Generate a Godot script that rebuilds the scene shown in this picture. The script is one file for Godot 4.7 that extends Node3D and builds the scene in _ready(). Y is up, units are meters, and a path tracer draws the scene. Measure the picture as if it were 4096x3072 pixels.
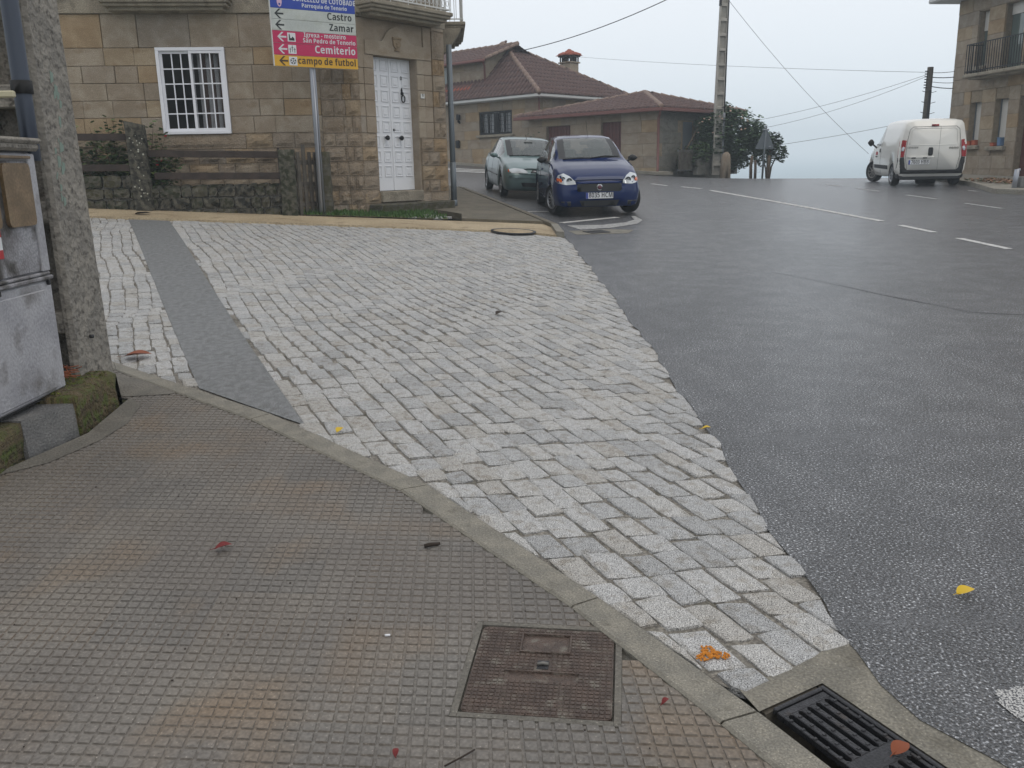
extends Node3D
# A village junction under an overcast sky: tiled pavement corner, granite setts, wet asphalt, stone house, parked vehicles.
var M := {}
var shared := {}
var taken := {}
var rng := RandomNumberGenerator.new()

# ---------------------------------------------------------------- mesh builder
class Builder:
	var st := SurfaceTool.new()
	var mid := Vector3.ZERO
	func _init(soft := false):
		st.begin(Mesh.PRIMITIVE_TRIANGLES)
		st.set_smooth_group(0 if soft else -1)
	func soft(on := true): st.set_smooth_group(0 if on else -1)
	func tint(c): st.set_color(c)
	func tri(a, b, c, out = null):
		var n: Vector3 = (c - a).cross(b - a)
		var o: Vector3 = out if out != null else (a + b + c) / 3.0 - mid
		if n.dot(o) < 0.0:
			var k = b; b = c; c = k
		st.add_vertex(a); st.add_vertex(b); st.add_vertex(c)
	func quad_c(a, b, c, d, out, col: Callable):
		for q in [[a, b, c], [a, c, d]]:
			var p = q[1] if (q[2] - q[0]).cross(q[1] - q[0]).dot(out) >= 0.0 else q[2]
			var r = q[2] if p == q[1] else q[1]
			for v in [q[0], p, r]:
				st.set_color(col.call(v))
				st.add_vertex(v)
	func quad(a, b, c, d, out = null):
		tri(a, b, c, out); tri(a, c, d, out)
	func box(t: Transform3D, s: Vector3, bevel := 0.0):
		var h := s * 0.5
		var e: float = min(bevel, min(h.x, min(h.y, h.z)) * 0.9)
		var o: Vector3 = t.origin
		var ax := [t.basis.x, t.basis.y, t.basis.z]
		var hh := [h.x, h.y, h.z]
		for k in 3:
			var i := (k + 1) % 3
			var j := (k + 2) % 3
			for sg in [-1.0, 1.0]:
				var f: Vector3 = o + ax[k] * (hh[k] * sg)
				var u: Vector3 = ax[i] * (hh[i] - e)
				var v: Vector3 = ax[j] * (hh[j] - e)
				quad(f - u - v, f + u - v, f + u + v, f - u + v, ax[k] * sg)
				if e > 0.0:
					for sj in [-1.0, 1.0]:
						# chamfer between face k and face i
						var p: Vector3 = o + ax[k] * (hh[k] * sg) + ax[i] * ((hh[i] - e) * sj)
						var q: Vector3 = o + ax[k] * ((hh[k] - e) * sg) + ax[i] * (hh[i] * sj)
						quad(p - v, q - v, q + v, p + v, ax[k] * sg + ax[i] * sj)
		if e > 0.0:
			for a in [-1.0, 1.0]:
				for b in [-1.0, 1.0]:
					for c in [-1.0, 1.0]:
						tri(o + ax[0] * (hh[0] * a) + ax[1] * ((hh[1] - e) * b) + ax[2] * ((hh[2] - e) * c),
							o + ax[0] * ((hh[0] - e) * a) + ax[1] * (hh[1] * b) + ax[2] * ((hh[2] - e) * c),
							o + ax[0] * ((hh[0] - e) * a) + ax[1] * ((hh[1] - e) * b) + ax[2] * (hh[2] * c), ax[0] * a + ax[1] * b + ax[2] * c)
	func block(c: Vector3, s: Vector3, bevel := 0.0): box(Transform3D(Basis(), c), s, bevel)
	func bar(a: Vector3, b: Vector3, w: float, h: float, bevel := 0.0, up := Vector3.UP):
		var d := b - a
		var z := d.normalized()
		var x := up.cross(z)
		if x.length() < 0.001: x = Vector3.RIGHT.cross(z)
		x = x.normalized()
		box(Transform3D(Basis(x, z.cross(x), z), (a + b) / 2.0), Vector3(w, h, d.length()), bevel)
	func tube(pts: Array, r, n := 8, caps := true):
		var rings := []
		var px := Vector3.ZERO
		for i in pts.size():
			var d: Vector3 = (pts[min(i + 1, pts.size() - 1)] - pts[max(i - 1, 0)]).normalized()
			var x := Vector3.UP.cross(d)
			if x.length() < 0.05: x = Vector3.RIGHT.cross(d)
			if px != Vector3.ZERO: x = px - d * px.dot(d)
			x = x.normalized()
			px = x
			var y := d.cross(x)
			var rr: float = r[i] if r is Array else r
			var ring := []
			for k in n:
				var a := TAU * k / n
				ring.append(pts[i] + (x * cos(a) + y * sin(a)) * rr)
			rings.append(ring)
		for i in pts.size() - 1:
			for k in n:
				var m: Vector3 = (pts[i] + pts[i + 1]) / 2.0
				var a: Vector3 = rings[i][k]
				var b: Vector3 = rings[i][(k + 1) % n]
				quad(a, b, rings[i + 1][(k + 1) % n], rings[i + 1][k], (a + b) / 2.0 - m)
		if caps:
			for e in [0, pts.size() - 1]:
				var o: Vector3 = pts[e] - pts[1 if e == 0 else e - 1]
				for k in range(1, n - 1):
					tri(rings[e][0], rings[e][k], rings[e][k + 1], o)
	# profile: [radius, height] pairs turned about t's y axis
	func lathe(t: Transform3D, prof: Array, n := 16):
		for i in prof.size() - 1:
			var m: Vector3 = t * Vector3(0, (prof[i][1] + prof[i + 1][1]) / 2.0, 0)
			for k in n:
				var a := TAU * k / n
				var b := TAU * (k + 1) / n
				var p := func(q, g): return t * Vector3(cos(g) * q[0], q[1], sin(g) * q[0])
				var flat_out: Vector3 = t.basis.y * (prof[i][0] - prof[i + 1][0]) * signf(prof[i + 1][1] - prof[i][1] + 0.00001)
				var o: Vector3 = (p.call(prof[i], (a + b) / 2) + p.call(prof[i + 1], (a + b) / 2)) / 2.0 - m + flat_out
				if prof[i][0] < 0.0005: tri(p.call(prof[i], a), p.call(prof[i + 1], a), p.call(prof[i + 1], b), o)
				elif prof[i + 1][0] < 0.0005: tri(p.call(prof[i], a), p.call(prof[i], b), p.call(prof[i + 1], a), o)
				else: quad(p.call(prof[i], a), p.call(prof[i], b), p.call(prof[i + 1], b), p.call(prof[i + 1], a), o)
	# polygon in t's xy plane, from z = 0 to z = depth
	func prism(poly: PackedVector2Array, t: Transform3D, depth: float, back := true):
		var idx := Geometry2D.triangulate_polygon(poly)
		var f := func(p, z): return t * Vector3(p.x, p.y, z)
		var sg := signf(depth)
		for k in range(0, idx.size(), 3):
			tri(f.call(poly[idx[k]], depth), f.call(poly[idx[k + 1]], depth), f.call(poly[idx[k + 2]], depth), t.basis.z * sg)
			if back: tri(f.call(poly[idx[k]], 0.0), f.call(poly[idx[k + 1]], 0.0), f.call(poly[idx[k + 2]], 0.0), -t.basis.z * sg)
		var cw := 1.0 if Geometry2D.is_polygon_clockwise(poly) else -1.0
		for k in poly.size():
			var a := poly[k]
			var b := poly[(k + 1) % poly.size()]
			var nn := Vector2(-(b - a).y, (b - a).x) * cw
			quad(f.call(a, 0.0), f.call(b, 0.0), f.call(b, depth), f.call(a, depth), t.basis * Vector3(nn.x, nn.y, 0))
	# quads between two equal rings of points
	func skin(a: Array, b: Array, closed := true, out = null):
		for k in a.size() if closed else a.size() - 1:
			var j: int = (k + 1) % a.size()
			quad(a[k], a[j], b[j], b[k], out)
	func done(): 
		st.generate_normals()
		return st.commit()

# ---------------------------------------------------------------- naming and placing
func fresh(called):
	if not taken.has(called):
		taken[called] = 0
		return called
	taken[called] += 1
	return "%s_%03d" % [called, taken[called]]

func obj(called, b, m, parent = null):
	var o := MeshInstance3D.new()
	o.mesh = b.done() if b is Builder else b
	o.material_override = M[m] if m is String else m
	if parent == null:
		o.name = fresh(called)
		add_child(o)
	else:
		o.name = called
		parent.add_child(o, true)
	return o

func tag(o, label, category, group = ""):
	o.set_meta("label", label)
	o.set_meta("category", category)
	if group: o.set_meta("group", group)
	return o

func thing(called, label, category, at := Vector3.ZERO, turn := 0.0, group = ""):
	var o := Node3D.new()
	o.name = fresh(called)
	add_child(o)
	o.position = at
	o.rotation.y = turn
	return tag(o, label, category, group)

func setting(called, b, m, parent = null):
	var o = obj(called, b, m, parent)
	if parent == null: o.set_meta("kind", "structure")
	return o

func stuff(o, label = ""):
	o.set_meta("kind", "stuff")
	if label: o.set_meta("label", label)
	return o

func box_mesh(s: Vector3, bevel := 0.0):
	var key := "b%s%s" % [s.snapped(Vector3.ONE * 0.001), bevel]
	if not shared.has(key):
		var b := Builder.new()
		b.block(Vector3.ZERO, s, bevel)
		shared[key] = b.done()
	return shared[key]

func put_box(called, parent, c: Vector3, s: Vector3, m, bevel := 0.0, turn := 0.0):
	var o = obj(called, box_mesh(s, bevel), m, parent)
	o.position = c
	o.rotation.y = turn
	return o

func R(a: float, b: float) -> float: return rng.randf_range(a, b)

func smooth01(a: float, b: float, t: float) -> float:
	t = clampf((t - a) / (b - a), 0.0, 1.0)
	return t * t * (3.0 - 2.0 * t)

# ---------------------------------------------------------------- the lie of the land
func G(x: float, z: float) -> float:
	var d := -z
	var h := 0.04 * minf(d, 46.0)
	h += 0.06 * clampf(0.9 - x, 0.0, 9.0) * smooth01(3.5, 13.0, d)
	h -= 0.022 * clampf(x - 4.0, 0.0, 7.0) * smooth01(20.0, 34.0, d)
	var u := maxf(0.0, d - maxf(36.0 - 3.6 * (x - 8.5), 28.6))
	h -= 0.02 * u * u if u < 5.0 else 0.5 + 0.2 * (u - 5.0)
	return h

func gp(x: float, z: float, up := 0.0) -> Vector3: return Vector3(x, G(x, z) + up, z)

func slope(x: float, z: float) -> Basis:
	var e := 0.1
	var n := Vector3(G(x - e, z) - G(x + e, z), 2.0 * e, G(x, z - e) - G(x, z + e)).normalized()
	var zz := Vector3(0, 0, 1)
	var xx := n.cross(zz).cross(n)
	xx = Vector3(1, 0, 0)
	xx = (xx - n * xx.dot(n)).normalized()
	return Basis(xx, n, xx.cross(n))

# a sheet over a polygon (x, z), cut into cells so that it follows the land
func sheet(b: Builder, poly: PackedVector2Array, cell: float, up: float, skirt := 0.0):
	var r := Rect2(poly[0], Vector2.ZERO)
	for p in poly: r = r.expand(p)
	var x := r.position.x
	while x < r.end.x:
		var y := r.position.y
		while y < r.end.y:
			var c := PackedVector2Array([Vector2(x, y), Vector2(x + cell, y), Vector2(x + cell, y + cell), Vector2(x, y + cell)])
			for q in Geometry2D.intersect_polygons(c, poly):
				if q.size() < 3: continue
				var idx := Geometry2D.triangulate_polygon(q)
				for k in range(0, idx.size(), 3):
					b.tri(gp(q[idx[k]].x, q[idx[k]].y, up), gp(q[idx[k + 1]].x, q[idx[k + 1]].y, up), gp(q[idx[k + 2]].x, q[idx[k + 2]].y, up), Vector3.UP)
			y += cell
		x += cell
	if skirt > 0.0:
		var cw := 1.0 if Geometry2D.is_polygon_clockwise(poly) else -1.0
		for k in poly.size():
			var p := poly[k]
			var q := poly[(k + 1) % poly.size()]
			var n := maxi(1, int((q - p).length() / cell))
			var nn := Vector3(-(q - p).y, 0, (q - p).x) * cw
			for i in n:
				var s := p.lerp(q, float(i) / n)
				var t := p.lerp(q, float(i + 1) / n)
				b.quad(gp(s.x, s.y, up), gp(t.x, t.y, up), gp(t.x, t.y, up - skirt), gp(s.x, s.y, up - skirt), nn)

func V2(a: Array) -> PackedVector2Array:
	var r := PackedVector2Array()
	for p in a: r.append(Vector2(p[0], p[1]))
	return r

# ---------------------------------------------------------------- textures and materials
func grey(freq: float, oct: int, seed_: int, sz: int, kind := FastNoiseLite.TYPE_SIMPLEX_SMOOTH) -> PackedByteArray:
	var n := FastNoiseLite.new()
	n.noise_type = kind
	n.seed = seed_
	n.frequency = freq
	n.fractal_octaves = oct
	if oct == 1: n.fractal_type = FastNoiseLite.FRACTAL_NONE
	var im := n.get_seamless_image(sz, sz, false, false, 0.1, true)
	im.convert(Image.FORMAT_L8)
	return im.get_data()

# two colours mixed by coarse noise, a third in patches, fine grain and flecks on top (colours sRGB)
func tex(sz: int, ca: Color, cb: Color, cc: Color, f1: float, f2: float, fg: float, patch: float, grain: float, fleck: float, seed_: int, hard := 3.0, chip := 0.0, pit := 0.0) -> ImageTexture:
	var a := grey(f1, 4, seed_, sz)
	var p := grey(f2, 4, seed_ + 7, sz)
	var g := grey(fg, 2, seed_ + 13, sz)
	var out := PackedByteArray()
	out.resize(sz * sz * 3)
	for i in sz * sz:
		var t := clampf((a[i] / 255.0 - 0.5) * 2.2 + 0.5, 0.0, 1.0)
		var c := ca.lerp(cb, t)
		var w := clampf((p[i] / 255.0 - 1.0 + patch) * hard, 0.0, 1.0)
		c = c.lerp(cc, w)
		var k := 1.0 + (g[i] / 255.0 - 0.5) * grain
		if chip > 0.0: k += maxf(0.0, g[i] / 255.0 - 0.66) * chip
		if pit > 0.0: k -= minf(0.75 * k, maxf(0.0, 0.36 - g[i] / 255.0) * pit)
		if fleck > 0.0:
			var h := (i * 2654435761 + seed_ * 40503) & 0xffffffff
			h = ((h ^ (h >> 15)) * 2246822519) & 0xffffffff
			h = (h ^ (h >> 13)) & 1023
			if h < 1023 * fleck: k *= 1.0 + 0.9 * (h / (1023.0 * fleck) - 0.35)
		out[i * 3] = clampi(int(c.r * k * 255.0), 0, 255)
		out[i * 3 + 1] = clampi(int(c.g * k * 255.0), 0, 255)
		out[i * 3 + 2] = clampi(int(c.b * k * 255.0), 0, 255)
	return ImageTexture.create_from_image(Image.create_from_data(sz, sz, false, Image.FORMAT_RGB8, out))

func relief(freq: float, strength: float, sz := 512, seed_ := 3, oct := 4) -> NoiseTexture2D:
	var n := FastNoiseLite.new()
	n.noise_type = FastNoiseLite.TYPE_SIMPLEX_SMOOTH
	n.seed = seed_
	n.frequency = freq
	n.fractal_octaves = oct
	var t := NoiseTexture2D.new()
	t.width = sz
	t.height = sz
	t.seamless = true
	t.noise = n
	t.as_normal_map = true
	t.bump_strength = strength
	return t

func rgb(r, g, b) -> Color: return Color8(int(r), int(g), int(b))

func mat(key: String, col: Color, rough := 0.8, metal := 0.0, spec := 0.5) -> StandardMaterial3D:
	var m := StandardMaterial3D.new()
	m.resource_name = key
	m.albedo_color = col
	m.roughness = rough
	m.metallic = metal
	m.metallic_specular = spec
	M[key] = m
	return m

func surf(key: String, t: Texture2D, per_metre: float, rough := 0.85, bump: Texture2D = null, bump_scale := 1.0, col := Color.WHITE, local := false, spec := 0.5) -> StandardMaterial3D:
	var m := mat(key, col, rough, 0.0, spec)
	m.albedo_texture = t
	m.uv1_triplanar = true
	m.uv1_world_triplanar = not local
	m.uv1_scale = Vector3.ONE * per_metre
	if bump:
		m.normal_enabled = true
		m.normal_texture = bump
		m.normal_scale = bump_scale
	return m

func paint(key: String, col: Color, rough := 0.3, metal := 0.0) -> StandardMaterial3D:
	var m := mat(key, col, rough, metal)
	m.clearcoat_enabled = true
	m.clearcoat = 1.0
	m.clearcoat_roughness = 0.06
	return m

func glass(key: String, col: Color, alpha: float) -> StandardMaterial3D:
	var m := mat(key, Color(col.r, col.g, col.b, alpha), 0.03)
	m.transparency = BaseMaterial3D.TRANSPARENCY_ALPHA
	return m
func make_materials():
	var fine = relief(0.09, 6.0, 512, 3, 3)
	var rough = relief(0.03, 10.0, 512, 5, 5)
	var asph = relief(0.3, 7.0, 512, 12, 2)
	var grit = relief(0.16, 9.0, 512, 9, 2)
	var g_tex = tex(512, rgb(180, 180, 179), rgb(197, 197, 196), rgb(162, 158, 151), 0.02, 0.009, 0.14, 0.44, 0.75, 0.07, 11, 3.0, 0.5, 1.9)
	for k in 5:
		surf("granite_%d" % k, g_tex, 2.2, 0.7, rough, 1.3, [rgb(236, 236, 236), rgb(224, 225, 226), rgb(236, 235, 233), rgb(212, 213, 214), rgb(224, 221, 216)][k])
	surf("bedding", tex(256, rgb(116, 112, 105), rgb(132, 128, 120), rgb(90, 87, 77), 0.02, 0.02, 0.2, 0.40, 0.6, 0.05, 21), 1.0, 0.95, rough, 1.0)
	surf("asphalt", tex(1024, rgb(70, 71, 73), rgb(82, 83, 85), rgb(64, 65, 67), 0.004, 0.003, 0.13, 0.42, 1.3, 0.05, 31, 2.0, 6.5), 0.55, 0.24, asph, 0.6, Color.WHITE, false, 0.6)
	M["asphalt"].vertex_color_use_as_albedo = true
	mat("old_sealant", rgb(58, 59, 61), 0.7)
	surf("worn_paint", tex(512, rgb(196, 196, 194), rgb(212, 211, 208), rgb(78, 80, 83), 0.02, 0.09, 0.2, 0.5, 0.4, 0.12, 135, 8.0), 2.2, 0.6, grit, 0.8)
	surf("pit_wall", tex(256, rgb(86, 82, 74), rgb(100, 95, 86), rgb(66, 60, 50), 0.02, 0.02, 0.2, 0.4, 0.4, 0.0, 137), 2.0, 0.8)
	mat("dark_bark", rgb(52, 43, 36), 0.9)
	surf("cement", tex(512, rgb(112, 109, 100), rgb(128, 124, 113), rgb(96, 92, 82), 0.012, 0.008, 0.2, 0.35, 0.4, 0.04, 41), 0.8, 0.8, fine, 0.5)
	surf("kerb", tex(512, rgb(118, 115, 106), rgb(132, 128, 117), rgb(100, 96, 86), 0.012, 0.015, 0.2, 0.3, 0.4, 0.05, 43), 1.1, 0.75, fine, 0.5)
	surf("kerb_dark", tex(256, rgb(100, 97, 90), rgb(112, 108, 100), rgb(88, 84, 77), 0.012, 0.015, 0.2, 0.3, 0.3, 0.03, 45), 1.1, 0.8, fine, 0.4)
	surf("grey_cement", tex(256, rgb(98, 98, 98), rgb(116, 115, 113), rgb(86, 86, 86), 0.01, 0.02, 0.2, 0.3, 0.35, 0.03, 47), 1.2, 0.85, fine, 0.6)
	var t_tex = tex(768, rgb(117, 113, 109), rgb(127, 123, 118), rgb(132, 117, 101), 0.004, 0.0042, 0.2, 0.43, 0.3, 0.02, 51, 2.2)
	for k in 4:
		surf("tile_%d" % k, t_tex, 0.42, 0.62, fine, 0.35, [rgb(236, 234, 230), rgb(228, 228, 226), rgb(240, 237, 231), rgb(222, 222, 222)][k])
	surf("tile_groove", tex(256, rgb(92, 90, 84), rgb(100, 97, 91), rgb(84, 84, 74), 0.01, 0.01, 0.2, 0.3, 0.3, 0.02, 53), 0.9, 0.85, fine, 0.5)
	surf("strip_granite", tex(256, rgb(106, 108, 109), rgb(122, 124, 125), rgb(98, 99, 98), 0.03, 0.02, 0.28, 0.4, 0.9, 0.10, 61), 1.6, 0.66, fine, 0.35)
	surf("yellow_concrete", tex(256, rgb(160, 144, 117), rgb(176, 160, 132), rgb(134, 118, 94), 0.006, 0.01, 0.2, 0.33, 0.3, 0.03, 71), 0.5, 0.8, fine, 0.5)
	surf("brown_paving", tex(256, rgb(92, 86, 72), rgb(106, 99, 84), rgb(80, 78, 62), 0.008, 0.01, 0.2, 0.35, 0.4, 0.03, 73), 0.6, 0.75, fine, 0.6)
	surf("far_paving", tex(256, rgb(126, 122, 112), rgb(142, 137, 126), rgb(110, 106, 92), 0.01, 0.01, 0.2, 0.3, 0.35, 0.03, 75), 0.6, 0.8, fine, 0.5)
	var s_tex = tex(256, rgb(162, 151, 135), rgb(179, 170, 156), rgb(154, 140, 121), 0.008, 0.012, 0.25, 0.35, 0.4, 0.04, 81)
	var tones = [rgb(230, 225, 218), rgb(220, 213, 205), rgb(234, 223, 205), rgb(220, 215, 210), rgb(230, 213, 188), rgb(214, 212, 211)]
	for k in 6:
		surf("sandstone_%d" % k, s_tex, 1.1, 0.9, fine, 0.9, tones[k])
		surf("rough_stone_%d" % k, s_tex, 1.7, 0.92, rough, 1.6, tones[k] * Color(0.94, 0.93, 0.92))
	surf("mortar", tex(256, rgb(128, 116, 98), rgb(142, 130, 111), rgb(112, 100, 84), 0.02, 0.02, 0.2, 0.3, 0.3, 0.02, 83), 1.0, 0.95)
	surf("cornice_stone", tex(256, rgb(136, 128, 114), rgb(152, 144, 128), rgb(104, 98, 86), 0.01, 0.012, 0.2, 0.4, 0.4, 0.04, 85), 0.9, 0.9, fine, 0.8)
	for k in 3:
		surf("mossy_stone_%d" % k, tex(256, rgb(76, 74, 66), rgb(98, 95, 84), [rgb(44, 48, 30), rgb(38, 38, 34), rgb(66, 64, 44)][k], 0.02, 0.016, 0.2, 0.55, 0.6, 0.06, 91 + k * 3, 5.0), 2.0, 0.95, rough, 1.4)
	surf("old_concrete", tex(512, rgb(122, 118, 111), rgb(140, 135, 126), rgb(84, 80, 74), 0.008, 0.03, 0.1, 0.36, 0.15, 0.0, 101, 4.0), 0.9, 0.92, rough, 0.9)
	surf("pole_concrete", tex(256, rgb(164, 161, 153), rgb(180, 176, 167), rgb(146, 142, 133), 0.01, 0.014, 0.2, 0.3, 0.3, 0.03, 103), 0.9, 0.9, fine, 0.6)
	surf("mossy_plinth", tex(512, rgb(76, 66, 46), rgb(92, 80, 58), rgb(74, 84, 34), 0.012, 0.012, 0.15, 0.52, 0.9, 0.05, 105, 4.0), 1.6, 0.97, rough, 2.0)
	surf("moss", tex(256, rgb(92, 100, 42), rgb(112, 116, 56), rgb(78, 70, 46), 0.02, 0.02, 0.2, 0.35, 0.7, 0.04, 107, 4.0), 3.0, 1.0, rough, 2.0)
	surf("cabinet_grey", tex(512, rgb(148, 148, 153), rgb(164, 164, 168), rgb(118, 116, 116), 0.004, 0.006, 0.1, 0.38, 0.16, 0.0, 109, 3.0), 0.8, 0.55, fine, 0.15)
	surf("cabinet_dirty", tex(512, rgb(112, 110, 112), rgb(146, 146, 150), rgb(64, 61, 58), 0.005, 0.006, 0.1, 0.48, 0.3, 0.0, 111, 4.0), 1.0, 0.6, fine, 0.2)
	surf("brown_plastic", tex(256, rgb(104, 86, 62), rgb(122, 103, 78), rgb(86, 70, 50), 0.02, 0.02, 0.2, 0.3, 0.3, 0.0, 113), 1.0, 0.4)
	mat("sky_blue_pipe", rgb(62, 70, 84), 0.5)
	mat("black_rubber", rgb(26, 26, 27), 0.75)
	mat("tyre", rgb(30, 30, 31), 0.85)
	mat("black_plastic", rgb(28, 29, 31), 0.5)
	mat("cream_plastic", rgb(186, 180, 152), 0.5)
	surf("rust_iron", tex(512, rgb(72, 61, 55), rgb(88, 74, 66), rgb(112, 107, 98), 0.012, 0.012, 0.2, 0.42, 0.5, 0.03, 121, 4.0), 1.9, 0.62, fine, 0.7)
	surf("iron", tex(256, rgb(46, 47, 50), rgb(58, 58, 61), rgb(66, 58, 52), 0.02, 0.02, 0.2, 0.3, 0.4, 0.0, 123), 2.0, 0.42, fine, 0.5)
	M["iron"].metallic = 0.4
	mat("galvanised", rgb(150, 154, 162), 0.38, 0.55)
	mat("grey_pole", rgb(104, 112, 118), 0.5, 0.3)
	mat("white_paint", rgb(222, 224, 228), 0.4)
	mat("white_pvc", rgb(232, 234, 240), 0.28)
	mat("off_white", rgb(204, 205, 202), 0.5)
	surf("road_paint", tex(256, rgb(196, 196, 194), rgb(214, 213, 209), rgb(120, 120, 120), 0.02, 0.05, 0.2, 0.34, 0.3, 0.12, 131, 5.0), 1.0, 0.6, grit, 0.6)
	surf("old_paint", tex(256, rgb(158, 158, 157), rgb(178, 178, 176), rgb(110, 111, 112), 0.02, 0.04, 0.2, 0.42, 0.3, 0.1, 133, 5.0), 1.0, 0.6, grit, 0.6)
	surf("dark_wood", tex(256, rgb(54, 46, 42), rgb(68, 58, 52), rgb(44, 41, 38), 0.01, 0.02, 0.2, 0.3, 0.5, 0.0, 141), 1.2, 0.8, fine, 0.7)
	surf("grey_wood", tex(256, rgb(78, 74, 68), rgb(98, 93, 85), rgb(62, 58, 52), 0.01, 0.02, 0.2, 0.35, 0.5, 0.0, 143), 1.2, 0.85, fine, 0.8)
	surf("red_wood", tex(256, rgb(84, 44, 40), rgb(94, 52, 47), rgb(74, 40, 38), 0.02, 0.02, 0.2, 0.3, 0.3, 0.0, 145), 1.0, 0.6)
	var r_tex = tex(256, rgb(92, 72, 69), rgb(108, 86, 81), rgb(74, 62, 62), 0.02, 0.03, 0.2, 0.45, 0.5, 0.04, 151, 4.0)
	surf("roof_tile", r_tex, 0.9, 0.8, fine, 0.6)
	surf("roof_tile_new", tex(256, rgb(150, 78, 60), rgb(166, 94, 74), rgb(122, 70, 58), 0.02, 0.03, 0.2, 0.35, 0.4, 0.0, 153), 1.0, 0.8)
	surf("ridge_tile", tex(256, rgb(118, 98, 88), rgb(140, 122, 110), rgb(92, 74, 68), 0.03, 0.04, 0.2, 0.4, 0.4, 0.0, 155), 1.3, 0.85)
	mat("red_metal", rgb(116, 76, 70), 0.6)
	surf("earth", tex(256, rgb(86, 84, 54), rgb(104, 104, 68), rgb(70, 76, 44), 0.01, 0.01, 0.2, 0.4, 0.5, 0.0, 161), 0.3, 1.0)
	mat("grass_blade", rgb(70, 104, 42), 0.8)
	M["grass_blade"].vertex_color_use_as_albedo = true
	M["grass_blade"].albedo_color = Color.WHITE
	var lf = mat("leaf", Color.WHITE, 0.6)
	lf.vertex_color_use_as_albedo = true
	lf.backlight_enabled = true
	lf.backlight = Color(0.12, 0.15, 0.06)
	surf("bark", tex(256, rgb(88, 74, 60), rgb(106, 92, 76), rgb(64, 56, 46), 0.03, 0.02, 0.2, 0.4, 0.5, 0.0, 163), 2.0, 0.95, rough, 1.2)
	glass("pane", rgb(24, 28, 30), 0.15)
	glass("lamp_lens", rgb(235, 238, 240), 0.2)
	paint("car_blue", rgb(8, 33, 82), 0.4, 0.0)
	M["car_blue"].metallic_specular = 0.15
	M["car_blue"].clearcoat = 0.7
	paint("car_green", rgb(102, 126, 128), 0.42, 0.2)
	M["car_green"].clearcoat = 0.5
	paint("car_white", rgb(226, 225, 219), 0.35)
	M["car_white"].clearcoat = 0.6
	glass("car_pane", rgb(88, 100, 96), 0.38)
	mat("car_glass", rgb(92, 104, 100), 0.03, 0.0, 1.0)
	mat("seat_cloth", rgb(52, 54, 58), 0.9)
	mat("alloy", rgb(150, 152, 156), 0.35, 0.7)
	mat("chrome", rgb(205, 208, 212), 0.12, 0.95)
	mat("lamp_bowl", rgb(150, 156, 160), 0.2, 0.5)
	mat("lamp_red", rgb(150, 18, 24), 0.15)
	mat("lamp_amber", rgb(212, 96, 28), 0.2)
	mat("lamp_clear", rgb(196, 202, 206), 0.12, 0.3)
	mat("plate_white", rgb(214, 216, 218), 0.4)
	mat("plate_blue", rgb(40, 62, 150), 0.4)
	mat("ink", rgb(26, 27, 30), 0.5)
	mat("sign_blue", rgb(28, 62, 160), 0.45)
	surf("sign_white", tex(256, rgb(176, 182, 178), rgb(194, 199, 194), rgb(160, 164, 150), 0.01, 0.02, 0.2, 0.35, 0.1, 0.0, 171), 0.7, 0.45)
	mat("sign_pink", rgb(186, 26, 84), 0.45)
	surf("sign_yellow", tex(256, rgb(206, 156, 30), rgb(214, 166, 40), rgb(180, 144, 58), 0.01, 0.02, 0.2, 0.3, 0.1, 0.0, 173), 0.8, 0.45)
	mat("sign_letter", rgb(206, 210, 212), 0.5)
	mat("sign_black", rgb(30, 36, 36), 0.5)
	mat("sign_brown", rgb(62, 44, 20), 0.5)
	mat("badge_red", rgb(170, 40, 44), 0.4)
	mat("badge_dark", rgb(96, 44, 58), 0.4)
	mat("pale_pink", rgb(214, 180, 200), 0.5)
	mat("lock_black", rgb(24, 24, 26), 0.35, 0.5)
	mat("bare_metal", rgb(120, 118, 114), 0.5, 0.5)
	mat("yellow_leaf", rgb(206, 172, 28), 0.6)
	mat("brown_leaf", rgb(128, 66, 36), 0.7)
	mat("red_leaf", rgb(110, 30, 30), 0.7)
	mat("orange_crumbs", rgb(196, 126, 40), 0.9)
	mat("flower_red", rgb(178, 34, 44), 0.6)
	mat("flower_peach", rgb(222, 190, 172), 0.6)
	mat("terracotta", rgb(166, 84, 56), 0.85)
	mat("blue_pot", rgb(84, 112, 146), 0.6)
	mat("shutter", rgb(206, 204, 198), 0.5)
	mat("dark_room", rgb(118, 108, 94), 0.95)
	mat("curtain_white", rgb(190, 192, 196), 0.9)
	mat("curtain_brown", rgb(92, 72, 66), 0.9)
	surf("mossy_grey", tex(256, rgb(104, 104, 98), rgb(122, 120, 112), rgb(84, 82, 74), 0.012, 0.014, 0.2, 0.4, 0.4, 0.03, 185), 0.7, 0.95, rough, 1.0)
	mat("cable", rgb(40, 40, 43), 0.7)
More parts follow.
